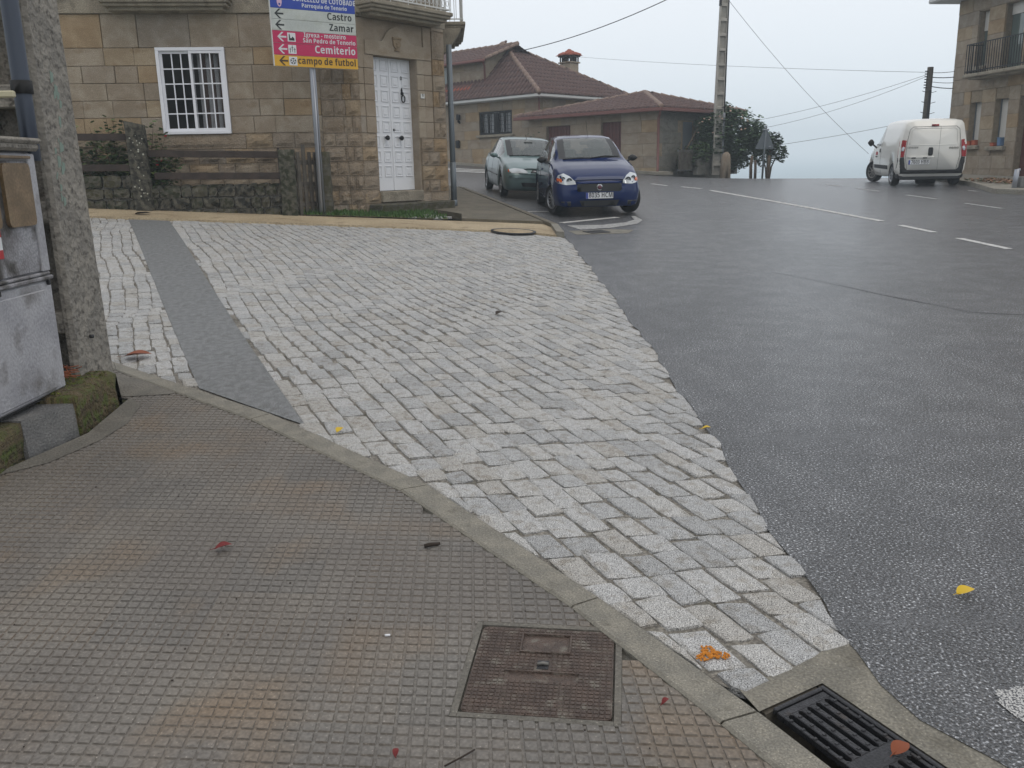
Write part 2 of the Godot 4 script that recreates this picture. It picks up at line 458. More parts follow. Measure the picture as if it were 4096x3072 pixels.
func make_view():
	var cam = Camera3D.new()
	cam.name = "camera"
	cam.fov = 47.34
	cam.near = 0.05
	cam.far = 9000.0
	cam.transform = Transform3D(Basis(Vector3.RIGHT, deg_to_rad(-13.8)) * Basis(Vector3.BACK, deg_to_rad(-1.24)), Vector3(0, 1.6, 0))
	add_child(cam)
	cam.current = true
	var e = Environment.new()
	e.background_mode = Environment.BG_SKY
	var sky = Sky.new()
	var ps = ProceduralSkyMaterial.new()
	ps.sky_top_color = rgb(226, 228, 233)
	ps.sky_horizon_color = rgb(202, 214, 222)
	ps.sky_curve = 0.12
	ps.ground_horizon_color = rgb(186, 202, 212)
	ps.ground_bottom_color = rgb(150, 160, 165)
	ps.sky_energy_multiplier = 1.0
	sky.sky_material = ps
	e.sky = sky
	e.tonemap_mode = Environment.TONE_MAPPER_LINEAR
	e.tonemap_exposure = 1.32
	e.fog_enabled = true
	e.fog_density = 0.0028
	e.fog_light_color = rgb(214, 226, 234)
	e.sdfgi_enabled = true
	e.ssao_enabled = true
	e.ssil_enabled = true
	var w = WorldEnvironment.new()
	w.name = "world"
	w.environment = e
	add_child(w)
	var sun = DirectionalLight3D.new()
	sun.name = "sun"
	sun.light_energy = 0.2
	sun.light_angular_distance = 30.0
	sun.light_color = Color(1.0, 0.97, 0.93)
	sun.shadow_enabled = true
	sun.rotation_degrees = Vector3(-62, 25, 0)
	add_child(sun)

const KERB_STREET := [[-3.3, -6.6], [-2.9, -6.25], [-1.43, -5.03], [-0.394, -3.9], [0.30, -2.835], [0.686, -2.187], [0.90, -1.79], [1.25, -1.15], [1.65, -0.4]]
const KERB_PATH := [[-3.17, -6.38], [-2.78, -6.02], [-1.53, -4.93], [-0.53, -3.845], [0.19, -2.775], [0.56, -2.14], [0.745, -1.80], [1.07, -1.20], [1.45, -0.45]]

func road_edge(d: float) -> float:
	var pts = [[-4.0, 4.5], [0.4, 2.35], [1.4, 1.56], [1.92, 1.28], [2.0, 1.22], [2.13, 1.123], [2.21, 1.07], [2.4, 1.078], [2.53, 1.06], [3.56, 1.06], [6.24, 1.062], [9.5, 1.0], [13.0, 0.9], [13.75, 0.86], [14.9, 0.83], [18.6, 0.02], [23.9, -1.19], [26.5, -3.0], [28.5, -6.5], [30.0, -16.0], [60.0, -20.0]]
	for i in pts.size() - 1:
		if d <= pts[i + 1][0]:
			var x = lerpf(pts[i][1], pts[i + 1][1], (d - pts[i][0]) / (pts[i + 1][0] - pts[i][0]))
			if d > 2.5 and d < 13.6: x += 0.012 * sin(d * 3.1) + 0.010 * sin(d * 9.0) + 0.007 * sin(d * 23.0 + 1.0)
			return x
	return -20.0

func make_ground():
	# land under and around everything, falling to the valley
	var b = Builder.new(true)
	var xs = [-220.0, -120.0, -60.0, -30.0, -16.0, -10.0, -6.0, -3.0, 0.0, 3.0, 6.0, 9.0, 11.0, 14.0, 18.0, 26.0, 50.0, 120.0, 220.0]
	var ds = [-60.0, -20.0, -6.0, 0.0, 5.0, 10.0, 14.0, 18.0, 22.0, 26.0, 29.0, 32.0, 35.0, 38.0, 42.0, 50.0, 65.0, 90.0, 140.0, 220.0]
	for i in xs.size() - 1:
		for j in ds.size() - 1:
			var p = func(x, d): return gp(x, -d, -0.95 if d < 12.0 else -0.45)
			b.quad(p.call(xs[i], ds[j]), p.call(xs[i + 1], ds[j]), p.call(xs[i + 1], ds[j + 1]), p.call(xs[i], ds[j + 1]), Vector3.UP)
	setting("ground", b, "earth")
	# carriageway
	b = Builder.new(true)
	var d = -3.0
	var wear = FastNoiseLite.new()
	wear.seed = 4
	wear.frequency = 0.32
	wear.fractal_octaves = 4
	var worn = func(v: Vector3):
		var n = 1.0 + 0.50 * wear.get_noise_2d(v.x, v.z) + 0.22 * wear.get_noise_2d(v.x * 0.35 + 40.0, v.z * 0.12)
		for lane in [2.9, 4.4, 7.3, 8.6]: n += 0.10 * exp(-pow((v.x - lane + 0.02 * v.z) / 0.35, 2.0))
		n = clampf(n, 0.6, 1.5)
		return Color(n, n, n * 1.01)
	var cols = [0.0, 0.18, 0.4, 0.7, 1.0, 1.4, 1.8, 2.3, 2.8, 3.3, 3.9, 4.5, 5.2, 6.0, 7.0, 8.0, 9.2, 10.5, 13.0, 17.0, 26.0]
	while d < 58.0:
		var n = d + (0.16 if d > 1.2 and d < 14.0 else 0.5)
		for i in cols.size() - 1:
			var p = func(dd, k):
				var e = road_edge(dd)
				var t: float = cols[k] / 26.0
				return gp(lerpf(e, 26.0, t), -dd, 0.0)
			if d > 27.5 and cols[i] > 17.5: continue
			b.quad_c(p.call(d, i), p.call(d, i + 1), p.call(n, i + 1), p.call(n, i), Vector3.UP, worn)
		d = n
	var road = setting("road", b, "asphalt")
	# painted lines
	var line = func(x0, z0, x1, z1, w, m):
		var lb = Builder.new()
		var a = Vector2(x0, z0)
		var c = Vector2(x1, z1)
		var s = (c - a).normalized().orthogonal() * w / 2.0
		sheet(lb, PackedVector2Array([a + s, c + s, c - s, a - s]), 1.5, 0.004)
		setting("lane_marking", lb, m, road)
	for q in [[6.47, -11.4, 6.41, -12.6], [6.42, -13.35, 6.36, -14.4], [5.25, -24.3, 4.9, -25.3], [4.6, -25.9, 4.3, -26.9], [3.7, -27.8, 3.0, -29.0], [2.7, -29.6, 2.2, -30.9], [6.5, -9.0, 6.48, -10.2]]:
		line.call(q[0], q[1], q[2], q[3], 0.11, "road_paint")
	for q in [[6.34, -15.07, 6.12, -17.2], [6.12, -17.2, 5.85, -19.4], [5.85, -19.4, 5.58, -21.5], [5.58, -21.5, 5.33, -23.55]]:
		line.call(q[0], q[1], q[2], q[3], 0.12, "road_paint")
	for q in [[8.98, -25.3, 9.04, -24.3], [9.04, -23.2, 9.11, -21.95], [9.17, -20.55, 9.25, -19.25], [9.28, -18.1, 9.35, -16.85], [9.4, -15.7, 9.46, -14.5], [11.12, -21.6, 11.14, -21.25]]:
		line.call(q[0], q[1], q[2], q[3], 0.10, "old_paint")
	for q in [[-2.6, -36.9, -0.4, -36.5], [-2.4, -35.7, -0.3, -35.3], [-2.2, -34.6, -0.2, -34.2]]:
		line.call(q[0], q[1], q[2], q[3], 0.5, "road_paint")
	# worn paint by the parked cars: a bar, a kerb-side patch and a curved tail
	line.call(0.95, -15.95, 2.05, -16.75, 0.16, "road_paint")
	line.call(0.3, -17.9, 1.0, -18.3, 0.2, "old_paint")
	var pb = Builder.new()
	sheet(pb, V2([[1.02, -15.45], [1.2, -14.75], [1.75, -14.95], [2.25, -15.5], [2.43, -16.1], [2.4, -16.9], [2.33, -16.9], [2.3, -16.2], [2.05, -15.75], [1.65, -15.45]]), 1.0, 0.005)
	setting("lane_marking", pb, "old_paint", road)
	pb = Builder.new()
	sheet(pb, V2([[1.375, -2.185], [1.37, -2.21], [1.385, -2.23], [1.38, -2.25], [1.40, -2.268], [1.43, -2.262], [1.46, -2.28], [1.7, -2.285], [1.9, -2.0], [2.1, -1.2], [1.65, -1.0], [1.47, -1.8], [1.44, -1.86], [1.45, -1.95], [1.42, -2.02], [1.405, -2.1], [1.385, -2.14]]), 1.0, 0.002)
	setting("lane_marking", pb, "worn_paint", road)
	# a sealed crack wandering over the asphalt
	pb = Builder.new()
	var cp = [[3.0, -9.9], [3.42, -8.96], [3.62, -8.4], [3.82, -7.98], [4.02, -7.53], [4.39, -7.39], [4.9, -7.35], [5.6, -7.2]]
	for i in cp.size() - 1:
		var a = Vector2(cp[i][0], cp[i][1])
		var c = Vector2(cp[i + 1][0], cp[i + 1][1])
		var s = (c - a).normalized().orthogonal() * (0.004 + 0.002 * (i % 3))
		sheet(pb, PackedVector2Array([a + s, c + s, c - s, a - s]), 1.0, 0.003)
	obj("crack_sealant", pb, "old_sealant", road)

func make_setts():
	var area = V2([[-3.3, -6.6], [-2.9, -6.25], [-1.43, -5.03], [-0.394, -3.9], [0.30, -2.835], [0.612, -2.33], [0.67, -2.29], [0.84, -2.385], [0.98, -2.49]])
	var d = 2.53
	while d < 13.7:
		area.append(Vector2(road_edge(d) + R(-0.006, 0.012), -d))
		d += 0.17
	area.append_array(V2([[0.80, -13.72], [0.4, -14.0], [-0.7, -14.09], [-3.35, -14.02], [-6.45, -13.88], [-8.2, -13.8]]))
	var street = Builder.new(true)
	var all = area.duplicate()
	for k in all.size():
		if all[k].x > 0.8 and all[k].y < -2.5: all[k].x = road_edge(-all[k].y) + 0.06
	sheet(street, all, 0.5, -0.011)
	var root = setting("cobbled_street", street, "bedding")
	var strip = V2([[-2.06, -5.60], [-1.19, -4.83], [-5.38, -14.10], [-5.96, -13.98]])
	var sb = Builder.new(true)
	sheet(sb, strip, 0.4, -0.002)
	obj("granite_strip", sb, "strip_granite", root)
	var r = Vector2(0.40, 0.9165)       # along the rows, towards the pavement corner
	var p = Vector2(0.9165, -0.40)      # across them
	var c = Vector2(0.985, -0.17)       # the slant of the butt joints
	var found = []
	var t = -10.5
	while t < 7.5:
		var w = R(0.100, 0.138)
		var s = -16.0 + R(0.0, 0.2)
		while s < 3.0:
			var l = R(0.15, 0.26) if s > -7.5 else R(0.11, 0.21)
			var o = r * s + p * t
			if o.y > -14.5 and o.y < -2.0 and o.x < 1.5 and o.x > -8.5:
				o += p * (0.05 * sin(s * 1.1 + t * 0.8) + 0.015 * sin(s * 3.3 + t * 2.3) + 0.008 * sin(s * 7.0 + t * 5.0))
				var g = R(0.006, 0.013)
				var across = (c / c.dot(p)) * (w - g)
				var j = func(a): return Vector2(R(-a, a), R(-a, a))
				var q = PackedVector2Array()
				var skew: Vector2 = r * R(-0.02, 0.02)
				var cs = [o, o + across + skew, o + across + skew + r * (l - g), o + r * (l - g)]
				for k in 4:
					var a: Vector2 = cs[k]
					var e: Vector2 = cs[(k + 1) % 4]
					q.append(a + (o + across * 0.5 + r * l * 0.5 - a) * R(0.0, 0.09) + j.call(0.004))
					q.append(a.lerp(e, R(0.35, 0.65)) + j.call(0.005))
				if Geometry2D.is_polygon_clockwise(q): q.reverse()
				var keep = []
				for u in Geometry2D.intersect_polygons(q, area):
					keep.append_array(Geometry2D.clip_polygons(u, strip))
				for u in keep:
					var ar = 0.0
					for k in u.size(): ar += u[k].cross(u[(k + 1) % u.size()])
					if absf(ar) * 0.5 > 0.005: found.append(u)
			s += l
		t += w
	found.sort_custom(func(a, b): return a[0].length() < b[0].length())
	var rest = []
	for k in 5: rest.append(Builder.new())
	for i in found.size():
		var m = [0, 0, 1, 1, 2, 2, 3, 4][rng.randi() % 8] as int
		var b: Builder = Builder.new() if i < 300 else rest[m]
		sett(b, found[i])
		if i < 300: obj("sett", b, "granite_%d" % m, root)
	for k in 5: stuff(obj("setts", rest[k], "granite_%d" % k, root))

func sett(b: Builder, q: PackedVector2Array):
	var mid = Vector2.ZERO
	for v in q: mid += v
	mid /= q.size()
	var lift = R(-0.003, 0.003)
	var tx = R(-0.025, 0.025)
	var ty = R(-0.025, 0.025)
	var h = func(v): return lift + (v.x - mid.x) * tx + (v.y - mid.y) * ty
	var r0 = []
	var r1 = []
	var r2 = []
	var size = sqrt(maxf(0.004, mid.distance_squared_to(q[0])))
	for v in q:
		var u: Vector2 = v.lerp(mid, clampf(0.009 / size, 0.05, 0.35))
		r0.append(gp(v.x, v.y, -0.03))
		r1.append(gp(v.x, v.y, h.call(v) - R(0.003, 0.007)))
		r2.append(gp(u.x, u.y, h.call(u) + R(-0.0015, 0.002)))
	b.mid = gp(mid.x, mid.y, -0.04)
	b.skin(r0, r1)
	b.skin(r1, r2)
	var top = gp(mid.x, mid.y, h.call(mid) + R(0.0, 0.004))
	for k in q.size(): b.tri(r2[k], r2[(k + 1) % q.size()], top, Vector3.UP)

func make_pavement():
	var path = V2(KERB_PATH)
	var area = path.duplicate()
	area.append_array(V2([[1.3, 0.6], [-3.4, 0.6], [-2.95, -3.0], [-2.62, -4.2], [-2.47, -4.45], [-2.38, -4.75], [-2.42, -5.38], [-2.72, -5.55], [-3.1, -5.6]]))
	var b = Builder.new(true)
	sheet(b, area, 0.6, -0.016)
	var root = setting("pavement", b, "tile_groove")
	var cx = Vector2(0.991, 0.132)
	var cy = Vector2(-0.132, 0.991)
	var co = Vector2(0.0745, -2.4225)
	var cover = PackedVector2Array([co - cx * 0.2445 - cy * 0.2525, co + cx * 0.2445 - cy * 0.2525, co + cx * 0.2445 + cy * 0.2525, co - cx * 0.2445 + cy * 0.2525])
	var u = Vector2(0.9958, 0.0915)
	var v = Vector2(-0.04, -0.9992)
	var S = 0.356
	var C = S / 8.0
	var pad = 0.036
	# one tile: a slab with eight by eight raised pads
	var whole = Builder.new()
	whole.block(Vector3(S / 2, -0.011, -S / 2), Vector3(S - 0.003, 0.012, S - 0.003))
	for i in 8:
		for j in 8:
			var o = Vector3((i + 0.5) * C, 0, -(j + 0.5) * C)
			pads(whole, [o + Vector3(-pad / 2, 0, -pad / 2), o + Vector3(pad / 2, 0, -pad / 2), o + Vector3(pad / 2, 0, pad / 2), o + Vector3(-pad / 2, 0, pad / 2)])
	var tile_mesh = whole.done()
	var org = Vector2(-0.363, -2.527) - u * S * 9.0 - v * S * 7.0
	for i in 16:
		for j in 20:
			var o = org + u * (i * S) + v * (j * S)
			var q = PackedVector2Array([o, o + u * S, o + u * S + v * S, o + v * S])
			var parts = Geometry2D.intersect_polygons(q, area)
			if parts.is_empty(): continue
			var mid = o + (u + v) * S * 0.5
			var bs = slope(mid.x, mid.y)
			var basis_ = Basis(bs * Vector3(u.x, 0, u.y), bs.y, -(bs * Vector3(v.x, 0, v.y)))
			var at = Transform3D(basis_, gp(o.x, o.y) + Vector3(0, R(-0.0015, 0.0015), 0))
			at.origin.y += gp(mid.x, mid.y).y - (at * Vector3(S / 2, 0, -S / 2)).y
			var full: bool = parts.size() == 1 and absf(poly_area(parts[0]) - S * S) < 0.0005 and Geometry2D.intersect_polygons(q, cover).is_empty()
			var m = "tile_%d" % [0, 0, 0, 1, 2][rng.randi() % 5]
			if full:
				var t = obj("tile", tile_mesh, m, root)
				t.transform = at
			else:
				var tb = Builder.new()
				var inv = func(w: Vector2): 
					var k: Vector2 = w - o
					var det = u.cross(v)
					return Vector3(k.cross(v) / det, 0, -u.cross(k) / det)
				var bits = []
				for w in parts: bits.append_array(Geometry2D.clip_polygons(w, cover))
				var any = false
				for w in bits:
					if Geometry2D.is_polygon_clockwise(w) or poly_area(w) < 0.002: continue
					any = true
					var loc = PackedVector2Array()
					for k in w:
						var l: Vector3 = inv.call(k)
						loc.append(Vector2(l.x, -l.z))
					var idx = Geometry2D.triangulate_polygon(loc)
					for k in range(0, idx.size(), 3):
						var f = func(n): return Vector3(loc[idx[k + n]].x, -0.005, -loc[idx[k + n]].y)
						tb.tri(f.call(0), f.call(1), f.call(2), Vector3.UP)
					for a in 8:
						for e in 8:
							var ce = Vector2((a + 0.5) * C, (e + 0.5) * C)
							var h = pad / 2
							for z in Geometry2D.intersect_polygons(PackedVector2Array([ce + Vector2(-h, -h), ce + Vector2(h, -h), ce + Vector2(h, h), ce + Vector2(-h, h)]), loc):
								if poly_area(z) < 0.0002: continue
								var ring = []
								for k in z: ring.append(Vector3(k.x, 0, -k.y))
								pads(tb, ring)
				if any:
					var t = obj("tile", tb, m, root)
					t.transform = at
	# cement skims along the plinth and in the corner by the pole
	for q in [[[-2.62, -4.1], [-2.40, -4.3], [-2.28, -4.62], [-2.24, -4.9], [-2.30, -5.25], [-2.43, -5.4], [-2.40, -4.75], [-2.5, -4.45]], [[-2.46, -5.42], [-2.2, -5.46], [-2.1, -5.55], [-2.35, -5.68], [-2.62, -5.86], [-2.85, -6.03], [-3.0, -5.8], [-2.75, -5.6]]]:
		var cb = Builder.new(true)
		sheet(cb, V2(q), 0.2, 0.003)
		obj("cement_skim", cb, "kerb_dark", root)
	# kerb stones along the cobbled street, laid almost flush
	for i in KERB_PATH.size() - 1:
		var kb = Builder.new()
		var a = Vector2(KERB_STREET[i][0], KERB_STREET[i][1])
		var e = Vector2(KERB_STREET[i + 1][0], KERB_STREET[i + 1][1])
		var f = Vector2(KERB_PATH[i + 1][0], KERB_PATH[i + 1][1])
		var g = Vector2(KERB_PATH[i][0], KERB_PATH[i][1])
		var gap = 0.004 / (e - a).length()
		var q = [a.lerp(e, gap), e.lerp(a, gap), f.lerp(g, gap), g.lerp(f, gap)]
		var prev_low = []
		var n = 6
		var up = 0.008
		for k in n + 1:
			var s: Vector2 = q[0].lerp(q[1], float(k) / n)
			var w: Vector2 = q[3].lerp(q[2], float(k) / n)
			var line = [gp(s.x, s.y, -0.06), gp(s.x, s.y, up - 0.014), gp(s.lerp(w, 0.10).x, s.lerp(w, 0.10).y, up), gp(w.lerp(s, 0.07).x, w.lerp(s, 0.07).y, up), gp(w.x, w.y, up - 0.007), gp(w.x, w.y, -0.06)]
			if k > 0: kb.skin(prev_low, line, false, Vector3.UP)
			if k == 0 or k == n:
				var o: Vector3 = (gp(a.x, a.y) - gp(e.x, e.y)) * (1.0 if k == 0 else -1.0)
				for z in range(1, 5): kb.tri(line[0], line[z], line[z + 1] if z < 5 else line[5], o)
			prev_low = line
		var ko = setting("kerb_stone", kb, "kerb", root)
	# concrete gutter round the drain grate
	b = Builder.new(true)
	var gut = V2([[0.65, -2.31], [0.84, -2.40], [0.98, -2.50], [1.09, -2.56], [1.11, -2.4], [1.11, -2.22], [1.16, -2.13], [1.26, -1.99], [1.32, -1.90], [1.60, -1.38], [2.42, -0.4], [1.65, -0.4], [1.25, -1.15], [0.90, -1.79], [0.686, -2.187]])
	var hole = grate_outline(0.012)
	for w in Geometry2D.clip_polygons(gut, hole):
		sheet(b, w, 0.25, -0.003)
	setting("gutter", b, "cement")

func poly_area(q: PackedVector2Array) -> float:
	var s = 0.0
	for k in q.size(): s += q[k].cross(q[(k + 1) % q.size()])
	return absf(s) * 0.5

func pads(b: Builder, ring: Array, low := -0.005, inset := 0.10):
	var mid = Vector3.ZERO
	for p in ring: mid += p
	mid /= ring.size()
	var top = []
	var base = []
	for p in ring:
		base.append(p + Vector3(0, low, 0))
		top.append(p.lerp(mid, inset))
	b.mid = mid + Vector3(0, low * 2.0, 0)
	b.skin(base, top)
	for k in range(1, top.size() - 1): b.tri(top[0], top[k], top[k + 1], Vector3.UP)

# ---------------------------------------------------------------- iron in the ground
const GRATE_AT := Vector2(0.697, -2.19)
const GRATE_U := Vector2(0.871, -0.491)      # across the grate
const GRATE_V := Vector2(0.471, 0.882)       # along the kerb

func grate_outline(more: float) -> PackedVector2Array:
	var u = GRATE_U
	var v = GRATE_V
	var o = GRATE_AT - (u + v) * more
	var w = 0.235 + 2.0 * more
	var l = 0.62 + 2.0 * more
	return PackedVector2Array([o, o + u * w, o + u * w + v * l, o + v * l])

func make_iron():
	var t = thing("drain_grate", "wet black cast iron drain grate with long slots in concrete gutter", "drain grate")
	var o = gp(GRATE_AT.x, GRATE_AT.y, 0.0)
	var bs = slope(GRATE_AT.x, GRATE_AT.y)
	t.transform = Transform3D(Basis(bs * Vector3(GRATE_U.x, 0, GRATE_U.y), bs.y, bs * Vector3(GRATE_V.x, 0, GRATE_V.y)), o)
	var b = Builder.new()
	# pit
	b.block(Vector3(0.118, -0.75, 0.31), Vector3(0.30, 0.02, 0.70))
	for s in [[-0.012, 0.31, 0.02, 0.66], [0.247, 0.31, 0.02, 0.66]]: b.block(Vector3(s[0], -0.378, s[1]), Vector3(s[2], 0.73, s[3]))
	for s in [-0.012, 0.632]: b.block(Vector3(0.118, -0.378, s), Vector3(0.22, 0.73, 0.02))
	obj("pit", b, "pit_wall", t)
	b = Builder.new()
	b.block(Vector3(0.228, -0.006, 0.31), Vector3(0.014, 0.02, 0.62), 0.003)
	b.block(Vector3(0.125, -0.006, 0.008), Vector3(0.19, 0.02, 0.014), 0.003)
	b.block(Vector3(0.125, -0.006, 0.612), Vector3(0.19, 0.02, 0.014), 0.003)
	obj("frame", b, "iron", t)
	# the casting: a plate cut into slots, 5 slots in each of two fields
	b = Builder.new()
	var x0 = 0.030
	var x1 = 0.218
	var y = -0.012
	var th = 0.022
	var slots = 5
	var pitch = (x1 - x0 - 0.012) / slots
	var zs = [0.018, 0.045, 0.262, 0.322, 0.545, 0.600]
	for k in 3: b.block(Vector3((x0 + x1) / 2, y, (zs[k * 2] + zs[k * 2 + 1]) / 2), Vector3(x1 - x0, th, zs[k * 2 + 1] - zs[k * 2]), 0.002)
	for f in 2:
		var za: float = zs[f * 2 + 1]
		var zb: float = zs[f * 2 + 2]
		for k in slots + 1:
			var w = pitch - 0.0165 if k > 0 and k < slots else 0.012
			var xc = x0 + 0.006 + k * pitch
			xc = clampf(xc, x0 + w / 2, x1 - w / 2)
			b.block(Vector3(xc, y, (za + zb) / 2), Vector3(w, th, zb - za), 0.002)
			for q in 5: b.block(Vector3(xc, y + th / 2 + 0.001, za + (q + 0.5) * (zb - za) / 5), Vector3(0.012, 0.004, 0.008), 0.001)
			# rounded slot ends
			if k < slots:
				var xs = xc + w / 2
				var xe = x0 + 0.006 + (k + 1) * pitch - (pitch - 0.0165) / 2
				for e in [[za, 1.0], [zb, -1.0]]:
					for sd in [xs, xe]:
						var inx = signf((xs + xe) / 2 - sd)
						b.prism(PackedVector2Array([Vector2(sd - inx * 0.001, e[0]), Vector2(sd + inx * 0.007, e[0]), Vector2(sd - inx * 0.001, e[0] + e[1] * 0.008)]), Transform3D(Basis(Vector3.RIGHT, Vector3.BACK, Vector3.UP), Vector3(0, y - th / 2 + 0.001, 0)), th - 0.002)
	obj("grating", b, "iron", t)
	# square service cover
	var q = [Vector2(-0.134, -2.685), Vector2(0.301, -2.625), Vector2(0.283, -2.161), Vector2(-0.152, -2.219)]
	var at: Vector2 = (q[0] + q[1] + q[2] + q[3]) / 4.0
	t = thing("service_cover", "rusty square cast iron cover with studded face in tiled pavement", "manhole cover")
	bs = slope(at.x, at.y)
	var ux = Vector2(0.991, 0.132)
	t.transform = Transform3D(bs * Basis(Vector3.UP, atan2(-ux.y, ux.x)), gp(at.x, at.y))
	b = Builder.new()
	for s in [-1.0, 1.0]:
		b.block(Vector3(s * 0.234, -0.013, 0), Vector3(0.020, 0.024, 0.504))
		b.block(Vector3(0, -0.013, s * 0.242), Vector3(0.446, 0.024, 0.020))
	obj("cement_collar", b, "kerb_dark", t)
	b = Builder.new()
	b.block(Vector3(0, -0.03, 0), Vector3(0.47, 0.02, 0.47))
	obj("seat", b, "iron", t)
	b = Builder.new()
	b.prism(round_rect(0.436, 0.452, 0.018), Transform3D(Basis(Vector3.RIGHT, Vector3.FORWARD, Vector3.UP), Vector3(0, -0.02, 0)), 0.0165)
	var pn = 25
	var c = 0.43 / pn
	for i in pn:
		for j in pn:
			var x = (i - (pn - 1) / 2.0) * c
			var z = (j - (pn - 1) / 2.0) * c * 1.03
			if absf(x) < 0.078 and z > -0.185 and z < -0.085: continue
			if absf(x) < 0.115 and z > 0.022 and z < 0.058: continue
			if absf(x) < 0.022 and z > -0.055 and z < 0.012: continue
			var h = c * 0.40
			pads(b, [Vector3(x - h, -0.0005, z - h), Vector3(x + h, -0.0005, z - h), Vector3(x + h, -0.0005, z + h), Vector3(x - h, -0.0005, z + h)], -0.003, 0.12)
	obj("lid", b, "rust_iron", t)
	b = Builder.new()
	for z in [-0.186, -0.084]: b.block(Vector3(0, 0.0005, z), Vector3(0.162, 0.009, 0.006), 0.001)
	for x in [-0.079, 0.079]: b.block(Vector3(x, 0.0005, -0.135), Vector3(0.006, 0.009, 0.096), 0.001)
	obj("name_plate_rim", b, "rust_iron", t)
	b = Builder.new()
	b.block(Vector3(0, 0.0005, 0.021), Vector3(0.232, 0.009, 0.006), 0.001)
	obj("maker_rim", b, "rust_iron", t)
	b = Builder.new()
	b.block(Vector3(0, -0.003, -0.022), Vector3(0.036, 0.003, 0.045), 0.001)
	obj("key_slot", b, "iron", t)
	b = Builder.new(true)
	b.tube([Vector3(-0.017, 0.0, -0.020), Vector3(0, 0.004, -0.022), Vector3(0.017, 0.0, -0.024)], 0.006, 8)
	obj("lifting_bar", b, "bare_metal", t)

func round_rect(w: float, h: float, r: float) -> PackedVector2Array:
	var p = PackedVector2Array()
	for c in [[1, 1, 0], [-1, 1, 90], [-1, -1, 180], [1, -1, 270]]:
		for k in 4:
			var a = deg_to_rad(c[2] + k * 30.0)
			p.append(Vector2(c[0] * (w / 2 - r) + cos(a) * r, c[1] * (h / 2 - r) + sin(a) * r))
	return p
